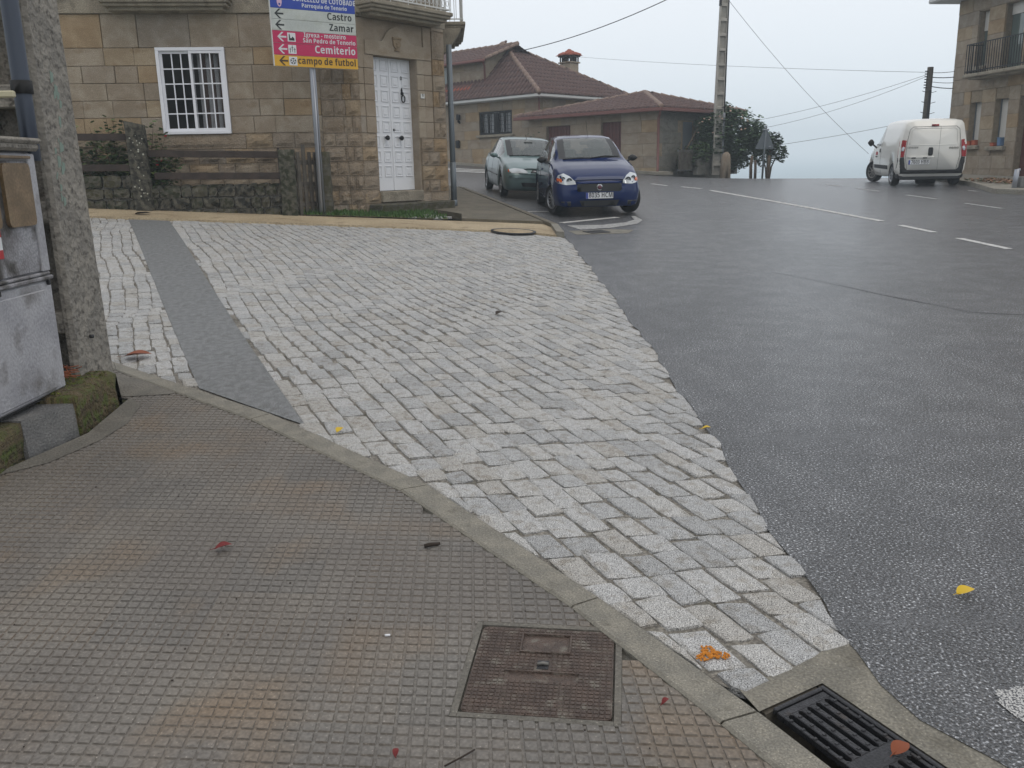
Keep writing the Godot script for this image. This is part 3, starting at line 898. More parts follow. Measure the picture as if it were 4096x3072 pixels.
# ---------------------------------------------------------------- the near left corner: plinth, cabinet, concrete pole
func make_left_corner():
	var g0 = 0.185
	var t = thing("low_plinth", "low concrete plinth, moss at both ends and plain new cement between", "plinth", Vector3(-2.6, 0, -4.6))
	var face = func(b, z0, z1, x0, x1, y, rough, seed_):
		# front face and top of a rough low wall from z0 to z1, facing +x, local to the plinth
		rng.seed = seed_
		var n = 7
		var rows = 4
		var gridp = []
		for i in n + 1:
			var col = []
			var z = lerpf(z0, z1, float(i) / n)
			var xf = lerpf(x0, x1, float(i) / n)
			for k in rows + 1:
				var k2 = float(k) / rows
				col.append(Vector3(xf + R(-rough, rough) + (1.0 - k2) * 0.02, lerpf(0.05, y, k2) + (R(-rough, rough) * 0.4 if k == rows else 0.0), z))
			col.append(Vector3(xf - 0.05, y + rough * 0.5 + R(-rough, rough) * 0.3, z))
			col.append(Vector3(xf - 0.18, y + rough * 0.5 + R(-rough, rough) * 0.3, z))
			col.append(Vector3(xf - 0.75, y + R(-rough, rough) * 0.3, z))
			col.append(Vector3(xf - 0.75, 0.05, z))
			gridp.append(col)
		for i in n:
			for k in gridp[0].size() - 1:
				b.quad(gridp[i][k], gridp[i + 1][k], gridp[i + 1][k + 1], gridp[i][k + 1], Vector3(1, 1, 0) if k < rows + 3 else Vector3(-1, 0, 0))
		for e in [0, n]:
			for k in range(1, gridp[0].size() - 1): b.tri(gridp[e][0], gridp[e][k], gridp[e][k + 1], Vector3(0, 0, z0 - z1 if e == 0 else z1 - z0))
	var b = Builder.new(true)
	face.call(b, 2.6, 0.17, -0.01, 0.015, 0.36, 0.022, 5)
	obj("mossy_end", b, "mossy_plinth", t)
	b = Builder.new()
	face.call(b, 0.19, -0.17, 0.03, 0.145, 0.375, 0.003, 6)
	obj("cement_face", b, "grey_cement", t)
	b = Builder.new(true)
	face.call(b, -0.15, -0.80, 0.14, 0.10, 0.40, 0.028, 7)
	obj("mossy_end", b, "mossy_plinth", t)
	b = Builder.new(true)
	rng.seed = 8
	for k in 260:
		var c = Vector3(R(-0.14, 0.10), 0.415, R(-0.78, -0.18))
		b.mid = c
		var r = R(0.008, 0.02)
		b.tri(c + Vector3(R(-r, r), 0, R(-r, r)), c + Vector3(R(-r, r), R(0.0, r), R(-r, r)), c + Vector3(R(-r, r), 0, R(-r, r)), Vector3.UP)
	stuff(obj("moss_cushion", b, "moss", t))
	rng.seed = 20
	# service cabinet: tall lower door, meter box above, a weathered slab on top
	t = thing("meter_cabinet", "grey weathered utility meter cabinet in two tiers standing on plinth", "cabinet", Vector3(-2.86, 0.415, -4.36))
	b = Builder.new()
	b.block(Vector3(0.0, 0.315, 0.0), Vector3(0.50, 0.63, 1.28), 0.012)
	obj("lower_box", b, "cabinet_grey", t)
	b = Builder.new()
	b.block(Vector3(0.255, 0.305, 0.03), Vector3(0.014, 0.56, 1.14), 0.005)
	obj("lower_door", b, "cabinet_grey", t)
	b = Builder.new()
	b.block(Vector3(0.0, -0.008, 0.0), Vector3(0.46, 0.016, 1.24))
	obj("seal", b, "black_rubber", t)
	b = Builder.new()
	b.block(Vector3(0.0, 0.645, 0.0), Vector3(0.525, 0.022, 1.30), 0.006)
	b.block(Vector3(0.005, 0.668, 0.0), Vector3(0.50, 0.018, 1.27), 0.006)
	obj("middle_ledge", b, "cabinet_dirty", t)
	b = Builder.new()
	b.block(Vector3(0.0, 1.005, 0.0), Vector3(0.48, 0.655, 1.26), 0.012)
	obj("upper_box", b, "cabinet_dirty", t)
	b = Builder.new()
	b.block(Vector3(0.236, 1.0, -0.605), Vector3(0.035, 0.64, 0.075), 0.006)
	b.block(Vector3(0.236, 1.30, 0.0), Vector3(0.035, 0.035, 1.15), 0.006)
	obj("upper_frame", b, "cabinet_grey", t)
	for z in [-0.43, -0.09, 0.25]:
		b = Builder.new()
		b.prism(round_rect(0.27, 0.33, 0.03), Transform3D(Basis(Vector3(0, 0, -1), Vector3.UP, Vector3.RIGHT), Vector3(0.238, 1.105, z)), 0.022)
		var w = obj("meter_window", b, "brown_plastic", t)
		b = Builder.new()
		b.block(Vector3(0.255, 1.30, z), Vector3(0.03, 0.015, 0.29), 0.004)
		obj("hood", b, "brown_plastic", w)
	b = Builder.new()
	b.block(Vector3(0.0, 1.356, 0.0), Vector3(0.555, 0.045, 1.34), 0.015)
	b.block(Vector3(0.0, 1.388, 0.0), Vector3(0.575, 0.03, 1.38), 0.012)
	obj("top_slab", b, "old_concrete", t)
	b = Builder.new()
	for k in 2: b.block(Vector3(0.262, 0.62 - 0.0 * k, -0.585 + 0.5 * k), Vector3(0.02, 0.03, 0.02), 0.004)
	obj("hinge", b, "black_plastic", t)
	# warning sticker on the cabinet: a red band over white over red
	t = thing("warning_sticker", "red and white warning sticker on upper meter cabinet", "sticker", Vector3(-2.6185, 1.28, -4.50))
	for k in [[0.055, 0.045, "badge_red"], [0.0, 0.065, "plate_white"], [-0.055, 0.045, "badge_red"]]:
		b = Builder.new()
		b.block(Vector3(0, k[0], 0), Vector3(0.003, k[1], 0.16))
		obj("band", b, k[2], t)
	b = Builder.new()
	b.block(Vector3(0.0022, 0.0, 0.0), Vector3(0.001, 0.012, 0.05))
	obj("print", b, "ink", t)
	# reinforced concrete pole with ladder recesses
	var pole = concrete_pole("utility_pole", "thick pitted concrete utility pole with recesses beside grey meter cabinet", Vector3(-2.86, 0.25, -5.50), 0.40, 0.48, 7.5, 0.22, 0.24, "old_concrete", 0.66)
	b = Builder.new(true)
	b.tube([Vector3(0.205, 0.38, 0.05), Vector3(0.228, 0.38, 0.05)], 0.012, 10)
	obj("bolt_hole", b, "iron", pole)
	b = Builder.new()
	rng.seed = 31
	for k in 22:
		var y = R(1.15, 2.0)
		var x = pole_half(y, 0.40, 0.22, 7.5)
		var c = Vector3(x + 0.001, y, R(-0.02, 0.10) + 0.05 * sin(y * 6.0))
		var r = R(0.006, 0.022)
		b.prism(PackedVector2Array([Vector2(-r, -r * 1.6), Vector2(r * 0.7, -r), Vector2(r, r * 1.2), Vector2(-r * 0.6, r * 1.7)]), Transform3D(Basis(Vector3(0, 0, -1), Vector3.UP, Vector3.RIGHT), c), 0.0012)
	mat("green_paint", rgb(122, 138, 128), 0.9)
	stuff(obj("paint_smear", b, "green_paint", pole), "faded green paint smeared on the concrete")
	rng.seed = 20
	# conduit up the pole into the cabinet
	t = thing("cable_conduit", "dark blue grey conduit running up pole into meter cabinet", "conduit", Vector3(-2.68, 1.8, -5.12))
	b = Builder.new(true)
	b.tube([Vector3(0, -0.1, 0.0), Vector3(0, 0.25, 0.0), Vector3(-0.01, 2.2, -0.02), Vector3(-0.02, 4.2, -0.04)], 0.047, 14)
	obj("pipe", b, "sky_blue_pipe", t)
	b = Builder.new(true)
	b.tube([Vector3(0, 0.26, 0.0), Vector3(0, 0.33, 0.0)], 0.057, 14)
	obj("collar", b, "black_rubber", t)
	t = thing("cream_cable_duct", "cream plastic duct end poking across the dark conduit", "duct", Vector3(-2.69, 2.05, -5.0))
	b = Builder.new()
	b.bar(Vector3(-0.5, -0.01, 0.12), Vector3(0.03, 0.0, 0.0), 0.04, 0.035, 0.006)
	obj("duct", b, "cream_plastic", t)

func pole_half(y: float, w0: float, w1: float, h: float) -> float: return lerpf(w0, w1, y / h) / 2.0

# a tapering pole, solid on the x faces, with a ladder of recesses on the z faces
func concrete_pole(called, label, at: Vector3, wx: float, wz: float, h: float, tx: float, tz: float, m, step: float):
	var t = thing(called, label, "utility pole", at)
	var b = Builder.new()
	var hx = func(y): return pole_half(y, wx, tx, h)
	var hz = func(y): return pole_half(y, wz, tz, h)
	var fl = 0.20
	# core web
	var ring = func(y, ix, iz): return [Vector3(-hx.call(y) * ix, y, -hz.call(y) * iz), Vector3(hx.call(y) * ix, y, -hz.call(y) * iz), Vector3(hx.call(y) * ix, y, hz.call(y) * iz), Vector3(-hx.call(y) * ix, y, hz.call(y) * iz)]
	b.mid = Vector3(0, h / 2, 0)
	var n = 12
	for k in n:
		var y0 = h * k / n
		var y1 = h * (k + 1) / n
		b.mid = Vector3(0, (y0 + y1) / 2, 0)
		b.skin(ring.call(y0, 0.80, 0.28), ring.call(y1, 0.80, 0.28))
		# the two flanges
		for s in [-1.0, 1.0]:
			var fr = func(y):
				var x1: float = hx.call(y)
				var x0: float = x1 * 0.76
				var z: float = hz.call(y)
				var c: float = 0.022
				return [Vector3(s * x0, y, -z), Vector3(s * (x1 - c), y, -z), Vector3(s * x1, y, -z + c), Vector3(s * x1, y, z - c), Vector3(s * (x1 - c), y, z), Vector3(s * x0, y, z)]
			b.mid = Vector3(s * (hx.call(y0) * 0.8), (y0 + y1) / 2, 0)
			b.skin(fr.call(y0), fr.call(y1))
			if k == n - 1:
				var top: Array = fr.call(y1)
				for q in range(1, 5): b.tri(top[0], top[q], top[q + 1], Vector3.UP)
	# rungs between the recesses
	var y = step * 0.75
	while y < h:
		var x: float = hx.call(y) * 0.78
		b.block(Vector3(0, y, 0), Vector3(2.0 * x, step * 0.20, hz.call(y) * 2.0 - 0.012), 0.01)
		y += step
	obj("shaft", b, m, t)
	return t
# ---------------------------------------------------------------- pavement and verge across the cobbled street
func make_far_side():
	var b = Builder.new(true)
	sheet(b, V2([[-9.5, -13.6], [-8.2, -13.77], [-6.45, -13.86], [-3.35, -14.0], [-0.73, -14.07], [0.37, -13.98], [0.74, -13.72], [0.74, -14.9], [0.62, -15.35], [-0.8, -15.32], [-3.56, -15.16], [-7.2, -15.36], [-9.5, -15.3]]), 0.5, 0.03, 0.06)
	var strip = setting("concrete_path", b, "yellow_concrete")
	b = Builder.new(true)
	sheet(b, V2([[0.62, -15.36], [0.70, -14.92], [-0.11, -18.6], [-1.32, -23.9], [-1.9, -24.6], [-3.2, -24.0], [-1.0, -17.9], [-1.5, -17.0], [-0.85, -16.2], [-0.8, -15.33]]), 0.5, 0.075, 0.12)
	var side = setting("far_pavement", b, "brown_paving")
	var kp = [[0.86, -13.72], [0.83, -14.92], [0.56, -16.15], [0.29, -17.4], [0.02, -18.6], [-0.38, -20.36], [-0.79, -22.12], [-1.19, -23.9]]
	for i in kp.size() - 1:
		b = Builder.new()
		var a = Vector2(kp[i][0], kp[i][1])
		var e = Vector2(kp[i + 1][0], kp[i + 1][1])
		var w = Vector2(-0.12, -0.02)
		sheet(b, PackedVector2Array([a.lerp(e, 0.004), e.lerp(a, 0.004), e.lerp(a, 0.004) + w, a.lerp(e, 0.004) + w]), 0.6, 0.085, 0.12)
		setting("kerb_stone", b, "kerb" if i == 0 else "brown_paving", side)
	# round manhole ring in the path
	var c = gp(0.075, -14.03, 0.034)
	var t = thing("round_manhole", "round manhole with dark iron ring set in yellowish concrete path", "manhole cover", c)
	t.basis = slope(c.x, c.z)
	b = Builder.new(true)
	b.lathe(Transform3D(), [[0.36, -0.01], [0.36, 0.006], [0.325, 0.006], [0.325, -0.004], [0.0, -0.003]], 40)
	obj("ring", b, "iron", t)
	b = Builder.new(true)
	b.lathe(Transform3D(), [[0.318, -0.004], [0.314, 0.003], [0.0, 0.003]], 40)
	obj("lid", b, "yellow_concrete", t)
	# second drain in the road
	c = gp(1.42, -14.35, 0.006)
	t = thing("drain_grate", "small dark drain grate in cement patch beside worn white paint", "drain grate", c, deg_to_rad(-24.0))
	t.basis = slope(c.x, c.z) * Basis(Vector3.UP, deg_to_rad(20.0))
	b = Builder.new()
	for s in [-1.0, 1.0]:
		b.block(Vector3(s * 0.155, 0.003, 0), Vector3(0.03, 0.012, 0.34), 0.003)
		b.block(Vector3(0, 0.003, s * 0.155), Vector3(0.28, 0.012, 0.03), 0.003)
	obj("frame", b, "iron", t)
	for k in 6:
		b = Builder.new()
		b.block(Vector3(-0.115 + 0.046 * k, 0.002, 0), Vector3(0.02, 0.012, 0.28), 0.002)
		obj("grate_bar", b, "iron", t)
	b = Builder.new()
	b.block(Vector3(0, -0.3, 0), Vector3(0.34, 0.02, 0.34))
	for s in [-1.0, 1.0]:
		b.block(Vector3(s * 0.16, -0.15, 0), Vector3(0.02, 0.28, 0.34))
		b.block(Vector3(0, -0.15, s * 0.16), Vector3(0.30, 0.28, 0.02))
	obj("pit", b, "pit_wall", t)
	b = Builder.new(true)
	sheet(b, V2([[0.98, -14.6], [1.08, -14.05], [1.9, -14.1], [2.05, -14.55], [1.7, -14.75]]), 0.4, 0.003)
	setting("cement_patch", b, "cement")
	# grass before the stone house
	b = Builder.new()
	rng.seed = 77
	var area = V2([[-3.85, -15.25], [-3.4, -15.2], [-1.05, -15.4], [-1.1, -16.0], [-1.5, -16.75], [-1.9, -16.6], [-2.5, -15.98], [-3.85, -15.75]])
	var n = 0
	while n < 5200:
		var q = Vector2(R(-3.85, -0.95), R(-16.8, -15.2))
		n += 1
		if not Geometry2D.is_point_in_polygon(q, area): continue
		if q.x > -1.9 and rng.randf() < (q.x + 1.9) * 0.9: continue
		var h = R(0.03, 0.085)
		var a = R(0, TAU)
		var o = gp(q.x, q.y, 0.05)
		var s = Vector3(cos(a), 0, sin(a)) * 0.012
		var g = R(0.7, 1.2)
		b.tint(Color(0.055 * g, 0.115 * g, 0.025 * g))
		b.tri(o - s, o + s, o + Vector3(R(-0.04, 0.04), h, R(-0.04, 0.04)), Vector3(0, 0, 1))
	tag(stuff(obj("grass", b, "grass_blade")), "short green grass growing before stone house door", "grass")
	b = Builder.new(true)
	sheet(b, area, 0.4, 0.045)
	setting("verge", b, "earth")
	for k in 34:
		var q = Vector2(R(-1.9, -0.98), R(-16.6, -15.4))
		if not Geometry2D.is_point_in_polygon(q, area): continue
		var w = R(0.06, 0.12)
		var t2 = tag(obj("paving_stone", box_mesh(Vector3(0.16, 0.05, 0.10), 0.012), "granite_3"), "small flat grey stone set in grass by doorstep", "stone", "flat stones in the grass")
		t2.position = gp(q.x, q.y, 0.03)
		t2.rotation = Vector3(R(-0.05, 0.05), R(-0.4, 0.4), R(-0.05, 0.05))
	rng.seed = 20

# ---------------------------------------------------------------- the stone house
func boss(w: float, h: float, deep: float, bulge: float) -> Builder:
	var b = Builder.new()
	var m = minf(0.028, minf(w, h) * 0.16)
	b.mid = Vector3(0, 0, -0.2)
	var rect = func(i, z): return [Vector3(-w / 2 + i, -h / 2 + i, z), Vector3(w / 2 - i, -h / 2 + i, z), Vector3(w / 2 - i, h / 2 - i, z), Vector3(-w / 2 + i, h / 2 - i, z)]
	b.skin(rect.call(0.0, -deep), rect.call(0.0, -0.004))
	b.skin(rect.call(0.0, -0.004), rect.call(0.004, 0.0))
	b.skin(rect.call(0.004, 0.0), rect.call(m, 0.0), true, Vector3.BACK)
	var nx = maxi(3, int(w / 0.07))
	var ny = maxi(3, int(h / 0.06))
	var tilt = R(0.1, 0.5)
	var g = []
	for i in nx + 1:
		var col = []
		for j in ny + 1:
			var fx = float(i) / nx
			var fy = float(j) / ny
			var edge = minf(1.0, 3.2 * minf(minf(fx, 1 - fx), minf(fy * 1.6, 1 - fy) ))
			var z = 0.0 if edge <= 0.0 else bulge * edge * (1.0 - tilt * fy) * R(0.65, 1.15)
			col.append(Vector3(-w / 2 + m + (w - 2 * m) * fx, -h / 2 + m + (h - 2 * m) * fy, z) + (Vector3(R(-0.006, 0.006), R(-0.006, 0.006), 0) if edge > 0.0 else Vector3.ZERO))
		g.append(col)
	for i in nx:
		for j in ny: b.quad(g[i][j], g[i + 1][j], g[i + 1][j + 1], g[i][j + 1], Vector3.BACK)
	return b

func lay(root, T: Transform3D, u0: float, u1: float, y0: float, y1: float, kind: String, out := 0.0, tone := -1):
	var gap = 0.007
	var w = u1 - u0 - gap
	var h = y1 - y0 - gap
	var k = tone if tone >= 0 else [0, 1, 1, 2, 3, 3, 4, 5, 0, 1][rng.randi() % 10] as int
	var o
	if kind == "boss":
		o = obj("stone", boss(w, h, 0.06, R(0.03, 0.055)), "rough_stone_%d" % k, root)
	else:
		o = obj("stone", box_mesh(Vector3(snappedf(w, 0.02) if w > 0.3 else w, h, 0.07), 0.006), "sandstone_%d" % k, root)
	var z = out + R(-0.004, 0.004) - (0.035 if kind != "boss" else 0.0)
	o.transform = T * Transform3D(Basis(), Vector3((u0 + u1) / 2, (y0 + y1) / 2, z))
	return o

func course(root, T, u0: float, u1: float, y0: float, y1: float, kind, lo: float, hi: float, holes := []):
	var u = u0
	while u < u1 - 0.02:
		var w = R(lo, hi)
		if u + w > u1 - lo * 0.6: w = u1 - u
		var e = u + w
		var skip = false
		for q in holes:
			if y0 >= q[3] - 0.01 or y1 <= q[2] + 0.01: continue
			if u >= q[0] - 0.01 and u < q[1] - 0.01:
				u = q[1]
				skip = true
			elif u < q[0] and e > q[0] - lo * 0.5: e = q[0]
		if skip: continue
		lay(root, T, u, e, y0, y1, kind)
		u = e

func wall_box(root, called, T: Transform3D, u0, u1, y0, y1, z0, z1, m, bevel := 0.0):
	var o = obj(called, box_mesh(Vector3(u1 - u0, y1 - y0, absf(z1 - z0)), bevel), m, root)
	o.transform = T * Transform3D(Basis(), Vector3((u0 + u1) / 2, (y0 + y1) / 2, (z0 + z1) / 2))
	return o

func make_stone_house():
	rng.seed = 41
	var H = thing("stone_house", "brown ashlar stone house with chamfered corner doorway and white railed balconies", "house", Vector3(-2.548, 0, -16.055), deg_to_rad(6.0))
	var F = Transform3D()
	var D = Transform3D(Basis(Vector3.UP, deg_to_rad(46.0)), Vector3.ZERO)
	var win = [-3.36, -2.225, 2.295, 3.705]
	# backing walls with real openings
	for q in [[-8.0, -3.36, 0.3, 7.2], [-2.225, 0.0, 0.3, 7.2], [-3.36, -2.225, 0.3, 2.295], [-3.36, -2.225, 3.705, 7.2]]:
		wall_box(H, "wall", F, q[0], q[1], q[2], q[3], -0.33, -0.03, "mortar")
	for q in [[0.0, 0.37, 0.3, 7.2], [1.464, 2.22, 0.3, 7.2], [0.37, 1.464, 0.3, 1.22], [0.37, 1.464, 3.6, 7.2]]:
		wall_box(H, "wall", D, q[0], q[1], q[2], q[3], -0.33, -0.03, "mortar")
	var E = D * Vector3(2.22, 0, -0.03)
	var b = Builder.new()
	b.bar(E + Vector3(-0.16, 3.75, -0.1), E + Vector3(-0.16, 3.75, -7.0), 0.3, 6.9)
	b.bar(Vector3(-7.85, 3.75, -0.33), Vector3(-7.85, 3.75, -8.0), 0.3, 6.9)
	b.bar(Vector3(-8.0, 3.75, -8.3), E + Vector3(0, 3.75, -7.0), 0.3, 6.9)
	obj("wall", b, "mortar", H)
	b = Builder.new()
	b.prism(PackedVector2Array([Vector2(-8.5, 0.5), Vector2(0.2, 0.5), Vector2(E.x + 0.5, -E.z + 0.0), Vector2(E.x + 0.5, 8.6), Vector2(-8.5, 8.8)]) if false else PackedVector2Array([Vector2(-8.5, 0.55), Vector2(0.25, 0.55), Vector2(E.x + 0.55, E.z + 0.2), Vector2(E.x + 0.5, -8.6), Vector2(-8.5, -8.8)]), Transform3D(Basis(Vector3.RIGHT, Vector3.BACK, Vector3.UP), Vector3(0, 7.2, 0)), 0.2)
	obj("roof", b, "roof_tile", H)
	# courses of the long front
	var ys = [4.24, 3.705, 3.42, 3.14, 2.86, 2.58, 2.295]
	for i in 6:
		course(H, F, -6.6 + R(0, 0.3), -0.67, ys[i + 1], ys[i], "plain", 0.34 if i > 0 else 0.5, 0.72 if i > 0 else 0.95, [win])
	lay(H, F, -3.6, -2.0, 2.04, 2.295, "boss", 0.005, 1)
	course(H, F, -6.6, -3.6, 2.04, 2.295, "boss", 0.4, 0.6)
	course(H, F, -2.0, -0.67, 2.04, 2.295, "boss", 0.36, 0.46)
	var low = [2.04, 1.79, 1.54, 1.29, 1.04, 0.79]
	for i in 5:
		course(H, F, -6.6 + R(0, 0.2), -0.67, low[i + 1], low[i], "boss", 0.28, 0.5)
	# corner blocks left of the door
	course(H, F, -0.67, 0.0, 3.646, 4.19, "plain", 0.6, 0.7)
	lay(H, F, -0.67, 0.0, 3.367, 3.646, "plain")
	var qy = [3.367, 3.095, 2.829, 2.552, 2.27, 2.04, 1.79, 1.54, 1.29, 1.04, 0.79]
	for i in qy.size() - 1:
		var cut = [[-0.67, -0.46, -0.26, 0.0], [-0.67, -0.30, -0.15, 0.0]][i % 2] as Array
		for k in 3: lay(H, F, cut[k], cut[k + 1], qy[i + 1], qy[i], "boss", 0.012)
	# chamfered corner with the doorway
	for i in 4:
		lay(H, D, 0.0, 0.13, qy[i + 1], qy[i], "plain")
		lay(H, D, 0.13, 0.37, qy[i + 1], qy[i], "plain", 0.012, 1)
	for i in range(4, 9): course(H, D, 0.0, 0.37, qy[i + 1], qy[i], "boss", 0.18, 0.37)
	lay(H, D, 0.0, 0.18, 3.367, 4.19, "plain", 0.0, 1)
	for q in [[3.34, 3.6], [3.06, 3.34], [2.77, 3.06], [2.49, 2.77], [2.2, 2.49]]:
		lay(H, D, 1.464, 1.66, q[0], q[1], "plain", 0.012, 0)
		lay(H, D, 1.66, 1.88, q[0], q[1], "plain", 0.0, 1)
	lay(H, D, 1.66, 1.88, 3.6, 4.19, "plain", 0.0, 1)
	lay(H, D, 0.18, 1.66, 3.83, 4.19, "plain", -0.02, 1)
	lay(H, D, 0.13, 0.37, 3.367, 3.6, "plain", 0.012, 1)
	lay(H, D, 1.88, 2.22, 3.64, 4.14, "boss", 0.02, 1)
	lay(H, D, 1.88, 2.22, 4.14, 4.22, "plain", 0.02, 1)
	for i in 5:
		var y1 = 3.64 - 0.288 * i
		if i % 2 == 0:
			lay(H, D, 1.88, 2.05, y1 - 0.288, y1, "boss", 0.02)
			lay(H, D, 2.05, 2.22, y1 - 0.288, y1, "boss", 0.02)
		else: lay(H, D, 1.88, 2.22, y1 - 0.288, y1, "boss", 0.02)
	for q in [[2.2, 1.95, [1.5, 1.84, 2.22]], [1.95, 1.69, [1.5, 1.7, 2.0, 2.22]], [1.69, 1.43, [1.5, 1.85, 2.22]], [1.43, 1.2, [1.5, 1.68, 1.98, 2.22]], [1.2, 0.85, [1.3, 1.72, 2.22]]]:
		for k in q[2].size() - 1: lay(H, D, q[2][k], q[2][k + 1], q[1], q[0], "boss", 0.02)
	for q in [[0.79, 1.04], [1.04, 1.22]]:
		course(H, D, 0.0, 1.3, q[0], q[1], "boss", 0.3, 0.5)
	# lintel with its ogee gable and carved crest
	b = Builder.new()
	var og = [[0.17, 3.6], [1.66, 3.6], [1.66, 3.83], [1.33, 3.84], [1.25, 3.92], [1.20, 4.0], [1.10, 4.06], [0.95, 4.12], [0.80, 4.06], [0.71, 4.0], [0.66, 3.92], [0.58, 3.84], [0.17, 3.83]]
	b.prism(V2(og), Transform3D(Basis(), Vector3(0, 0, -0.06)), 0.085)
	var lin = obj("lintel", b, "sandstone_0", H)
	lin.transform = D
	b = Builder.new()
	b.prism(V2([[0.85, 3.9], [0.85, 3.79], [0.90, 3.745], [0.94, 3.73], [0.98, 3.745], [1.03, 3.79], [1.03, 3.9]]), Transform3D(Basis(), Vector3(0, 0, 0.02)), 0.03)
	b.prism(V2([[0.82, 3.9], [1.06, 3.9], [1.04, 3.93], [0.84, 3.93]]), Transform3D(Basis(), Vector3(0, 0, 0.02)), 0.045)
	b.block(Vector3(0.94, 3.80, 0.055), Vector3(0.07, 0.08, 0.03), 0.01)
	b.block(Vector3(0.94, 3.715, 0.035), Vector3(0.12, 0.025, 0.05), 0.008)
	var cr = obj("crest", b, "rough_stone_2", H)
	cr.transform = D
	# door reveal, threshold and step
	wall_box(H, "threshold", D, 0.37, 1.464, 1.05, 1.245, -0.4, 0.06, "cornice_stone", 0.012)
	var st = obj("doorstep", box_mesh(Vector3(1.95, 0.26, 0.36), 0.02), "mossy_stone_2", H)
	st.transform = D * Transform3D(Basis(), Vector3(1.02, 0.90, 0.2))
	for s in [[0.37 - 0.1, 0.37 + 0.001], [1.464 - 0.001, 1.464 + 0.1]]: wall_box(H, "door_reveal", D, s[0], s[1], 1.22, 3.6, -0.34, -0.02, "sandstone_3")
	for s in 2:
		b = Builder.new()
		var x0 = 0.372 + 0.546 * s
		b.block(Vector3(x0 + 0.2725, 2.425, -0.20), Vector3(0.543, 2.345, 0.04), 0.004)
		var leaf = obj("door", b, "white_paint", H)
		leaf.transform = D
		if s == 0:
			b = Builder.new()
			b.block(Vector3(0.918, 2.425, -0.172), Vector3(0.035, 2.34, 0.02), 0.005)
			obj("meeting_bead", b, "white_paint", leaf)
		for r in 8:
			for c in 2:
				var p = Vector3(x0 + 0.142 + 0.262 * c, 1.25 + 0.22 + 0.266 * (r + 0.5), -0.178)
				var pb = Builder.new()
				for e in [-1.0, 1.0]:
					pb.block(p + Vector3(0, e * 0.092, 0), Vector3(0.178, 0.018, 0.028), 0.006)
					pb.block(p + Vector3(e * 0.08, 0, 0), Vector3(0.018, 0.166, 0.028), 0.006)
				pb.block(p + Vector3(0, -0.01, 0.0), Vector3(0.098, 0.11, 0.014), 0.006)
				pb.block(p + Vector3(0, -0.045, 0.006), Vector3(0.06, 0.012, 0.012), 0.003)
				obj("panel", pb, "white_paint", leaf)
		b = Builder.new(true)
		b.lathe(D.inverse() * D * Transform3D(Basis(Vector3.RIGHT, PI / 2), Vector3(0.735 if s == 0 else 1.10, 2.20, -0.175)), [[0.012, 0.0], [0.014, 0.03], [0.036, 0.045], [0.046, 0.065], [0.038, 0.085], [0.0, 0.092]], 14)
		obj("knob", b, "lock_black", leaf)
		if s == 1:
			b = Builder.new(true)
			b.lathe(Transform3D(Basis(Vector3.RIGHT, PI / 2), Vector3(0.975, 2.345, -0.178)), [[0.026, 0.0], [0.024, 0.012], [0.0, 0.014]], 12)
			obj("lock", b, "lock_black", leaf)
			b = Builder.new(true)
			var ring = []
			for k in 17: ring.append(Vector3(1.225 + 0.045 * sin(TAU * k / 16), 2.905 - 0.062 * cos(TAU * k / 16), -0.145))
			b.tube(ring, 0.011, 8)
			b.lathe(Transform3D(Basis(Vector3.RIGHT, PI / 2), Vector3(1.22, 3.0, -0.178)), [[0.03, 0.0], [0.026, 0.03], [0.0, 0.04]], 10)
			b.tube([Vector3(1.22, 3.0, -0.165), Vector3(1.215, 3.06, -0.168), Vector3(1.22, 3.1, -0.17)], [0.016, 0.02, 0.005], 8)
			obj("knocker", b, "lock_black", leaf)
			b = Builder.new(true)
			ring = []
			for k in 13: ring.append(Vector3(1.215 + 0.017 * sin(TAU * k / 12), 3.27 + 0.03 * cos(TAU * k / 12), -0.172))
			b.tube(ring, 0.005, 6)
			obj("door_ring", b, "lock_black", leaf)
	b = Builder.new()
	b.block(Vector3(1.575, 2.96, 0.02), Vector3(0.10, 0.085, 0.012), 0.002)
	var plate = obj("house_number", b, "off_white", H)
	plate.transform = D
	letters(plate, "10", Vector3(1.575, 2.93, 0.027), 0.075, "ink", 0.5, 0.0)
	# upper storey: courses and balcony doors
	for i in 4:
		course(H, F, -7.4, 0.0, 4.6 + 0.65 * i, 5.25 + 0.65 * i, "plain", 0.9, 1.5, [[-3.45, -2.45, 4.5, 6.55]])
		course(H, D, 0.0, 2.22, 4.6 + 0.65 * i, 5.25 + 0.65 * i, "plain", 0.4, 0.8, [[0.6, 1.5, 4.5, 6.55]])
	for q in [[F, -3.45, -2.45], [D, 0.6, 1.5]]:
		wall_box(H, "balcony_door", q[0], q[1], q[2], 4.42, 6.55, -0.029, -0.01, "white_paint")
		for k in 2:
			var w: float = (q[2] - q[1]) / 2
			wall_box(H, "balcony_door_pane", q[0], q[1] + w * k + 0.07, q[1] + w * (k + 1) - 0.07, 4.9, 6.45, -0.009, -0.004, "car_glass")
	# white sliding window
	window_slider(H, win)
	# string course, ledges and balconies
	wall_box(H, "string_course", F, -6.8, 0.1, 4.24, 4.6, -0.05, 0.035, "cornice_stone", 0.01)
	wall_box(H, "string_course", D, -0.05, 2.27, 4.2, 4.6, -0.05, 0.03, "cornice_stone", 0.01)
	balcony(H, F, -4.1, -2.0, 0.42, -0.05)
	balcony(H, D, -0.02, 2.03, 0.46)
	var side = Transform3D(Basis(Vector3.UP, deg_to_rad(88.0)), E + Vector3(0.03, 0, -0.35))
	balcony(H, side, 0.0, 2.4, 0.46, 0.02)
	b = Builder.new()
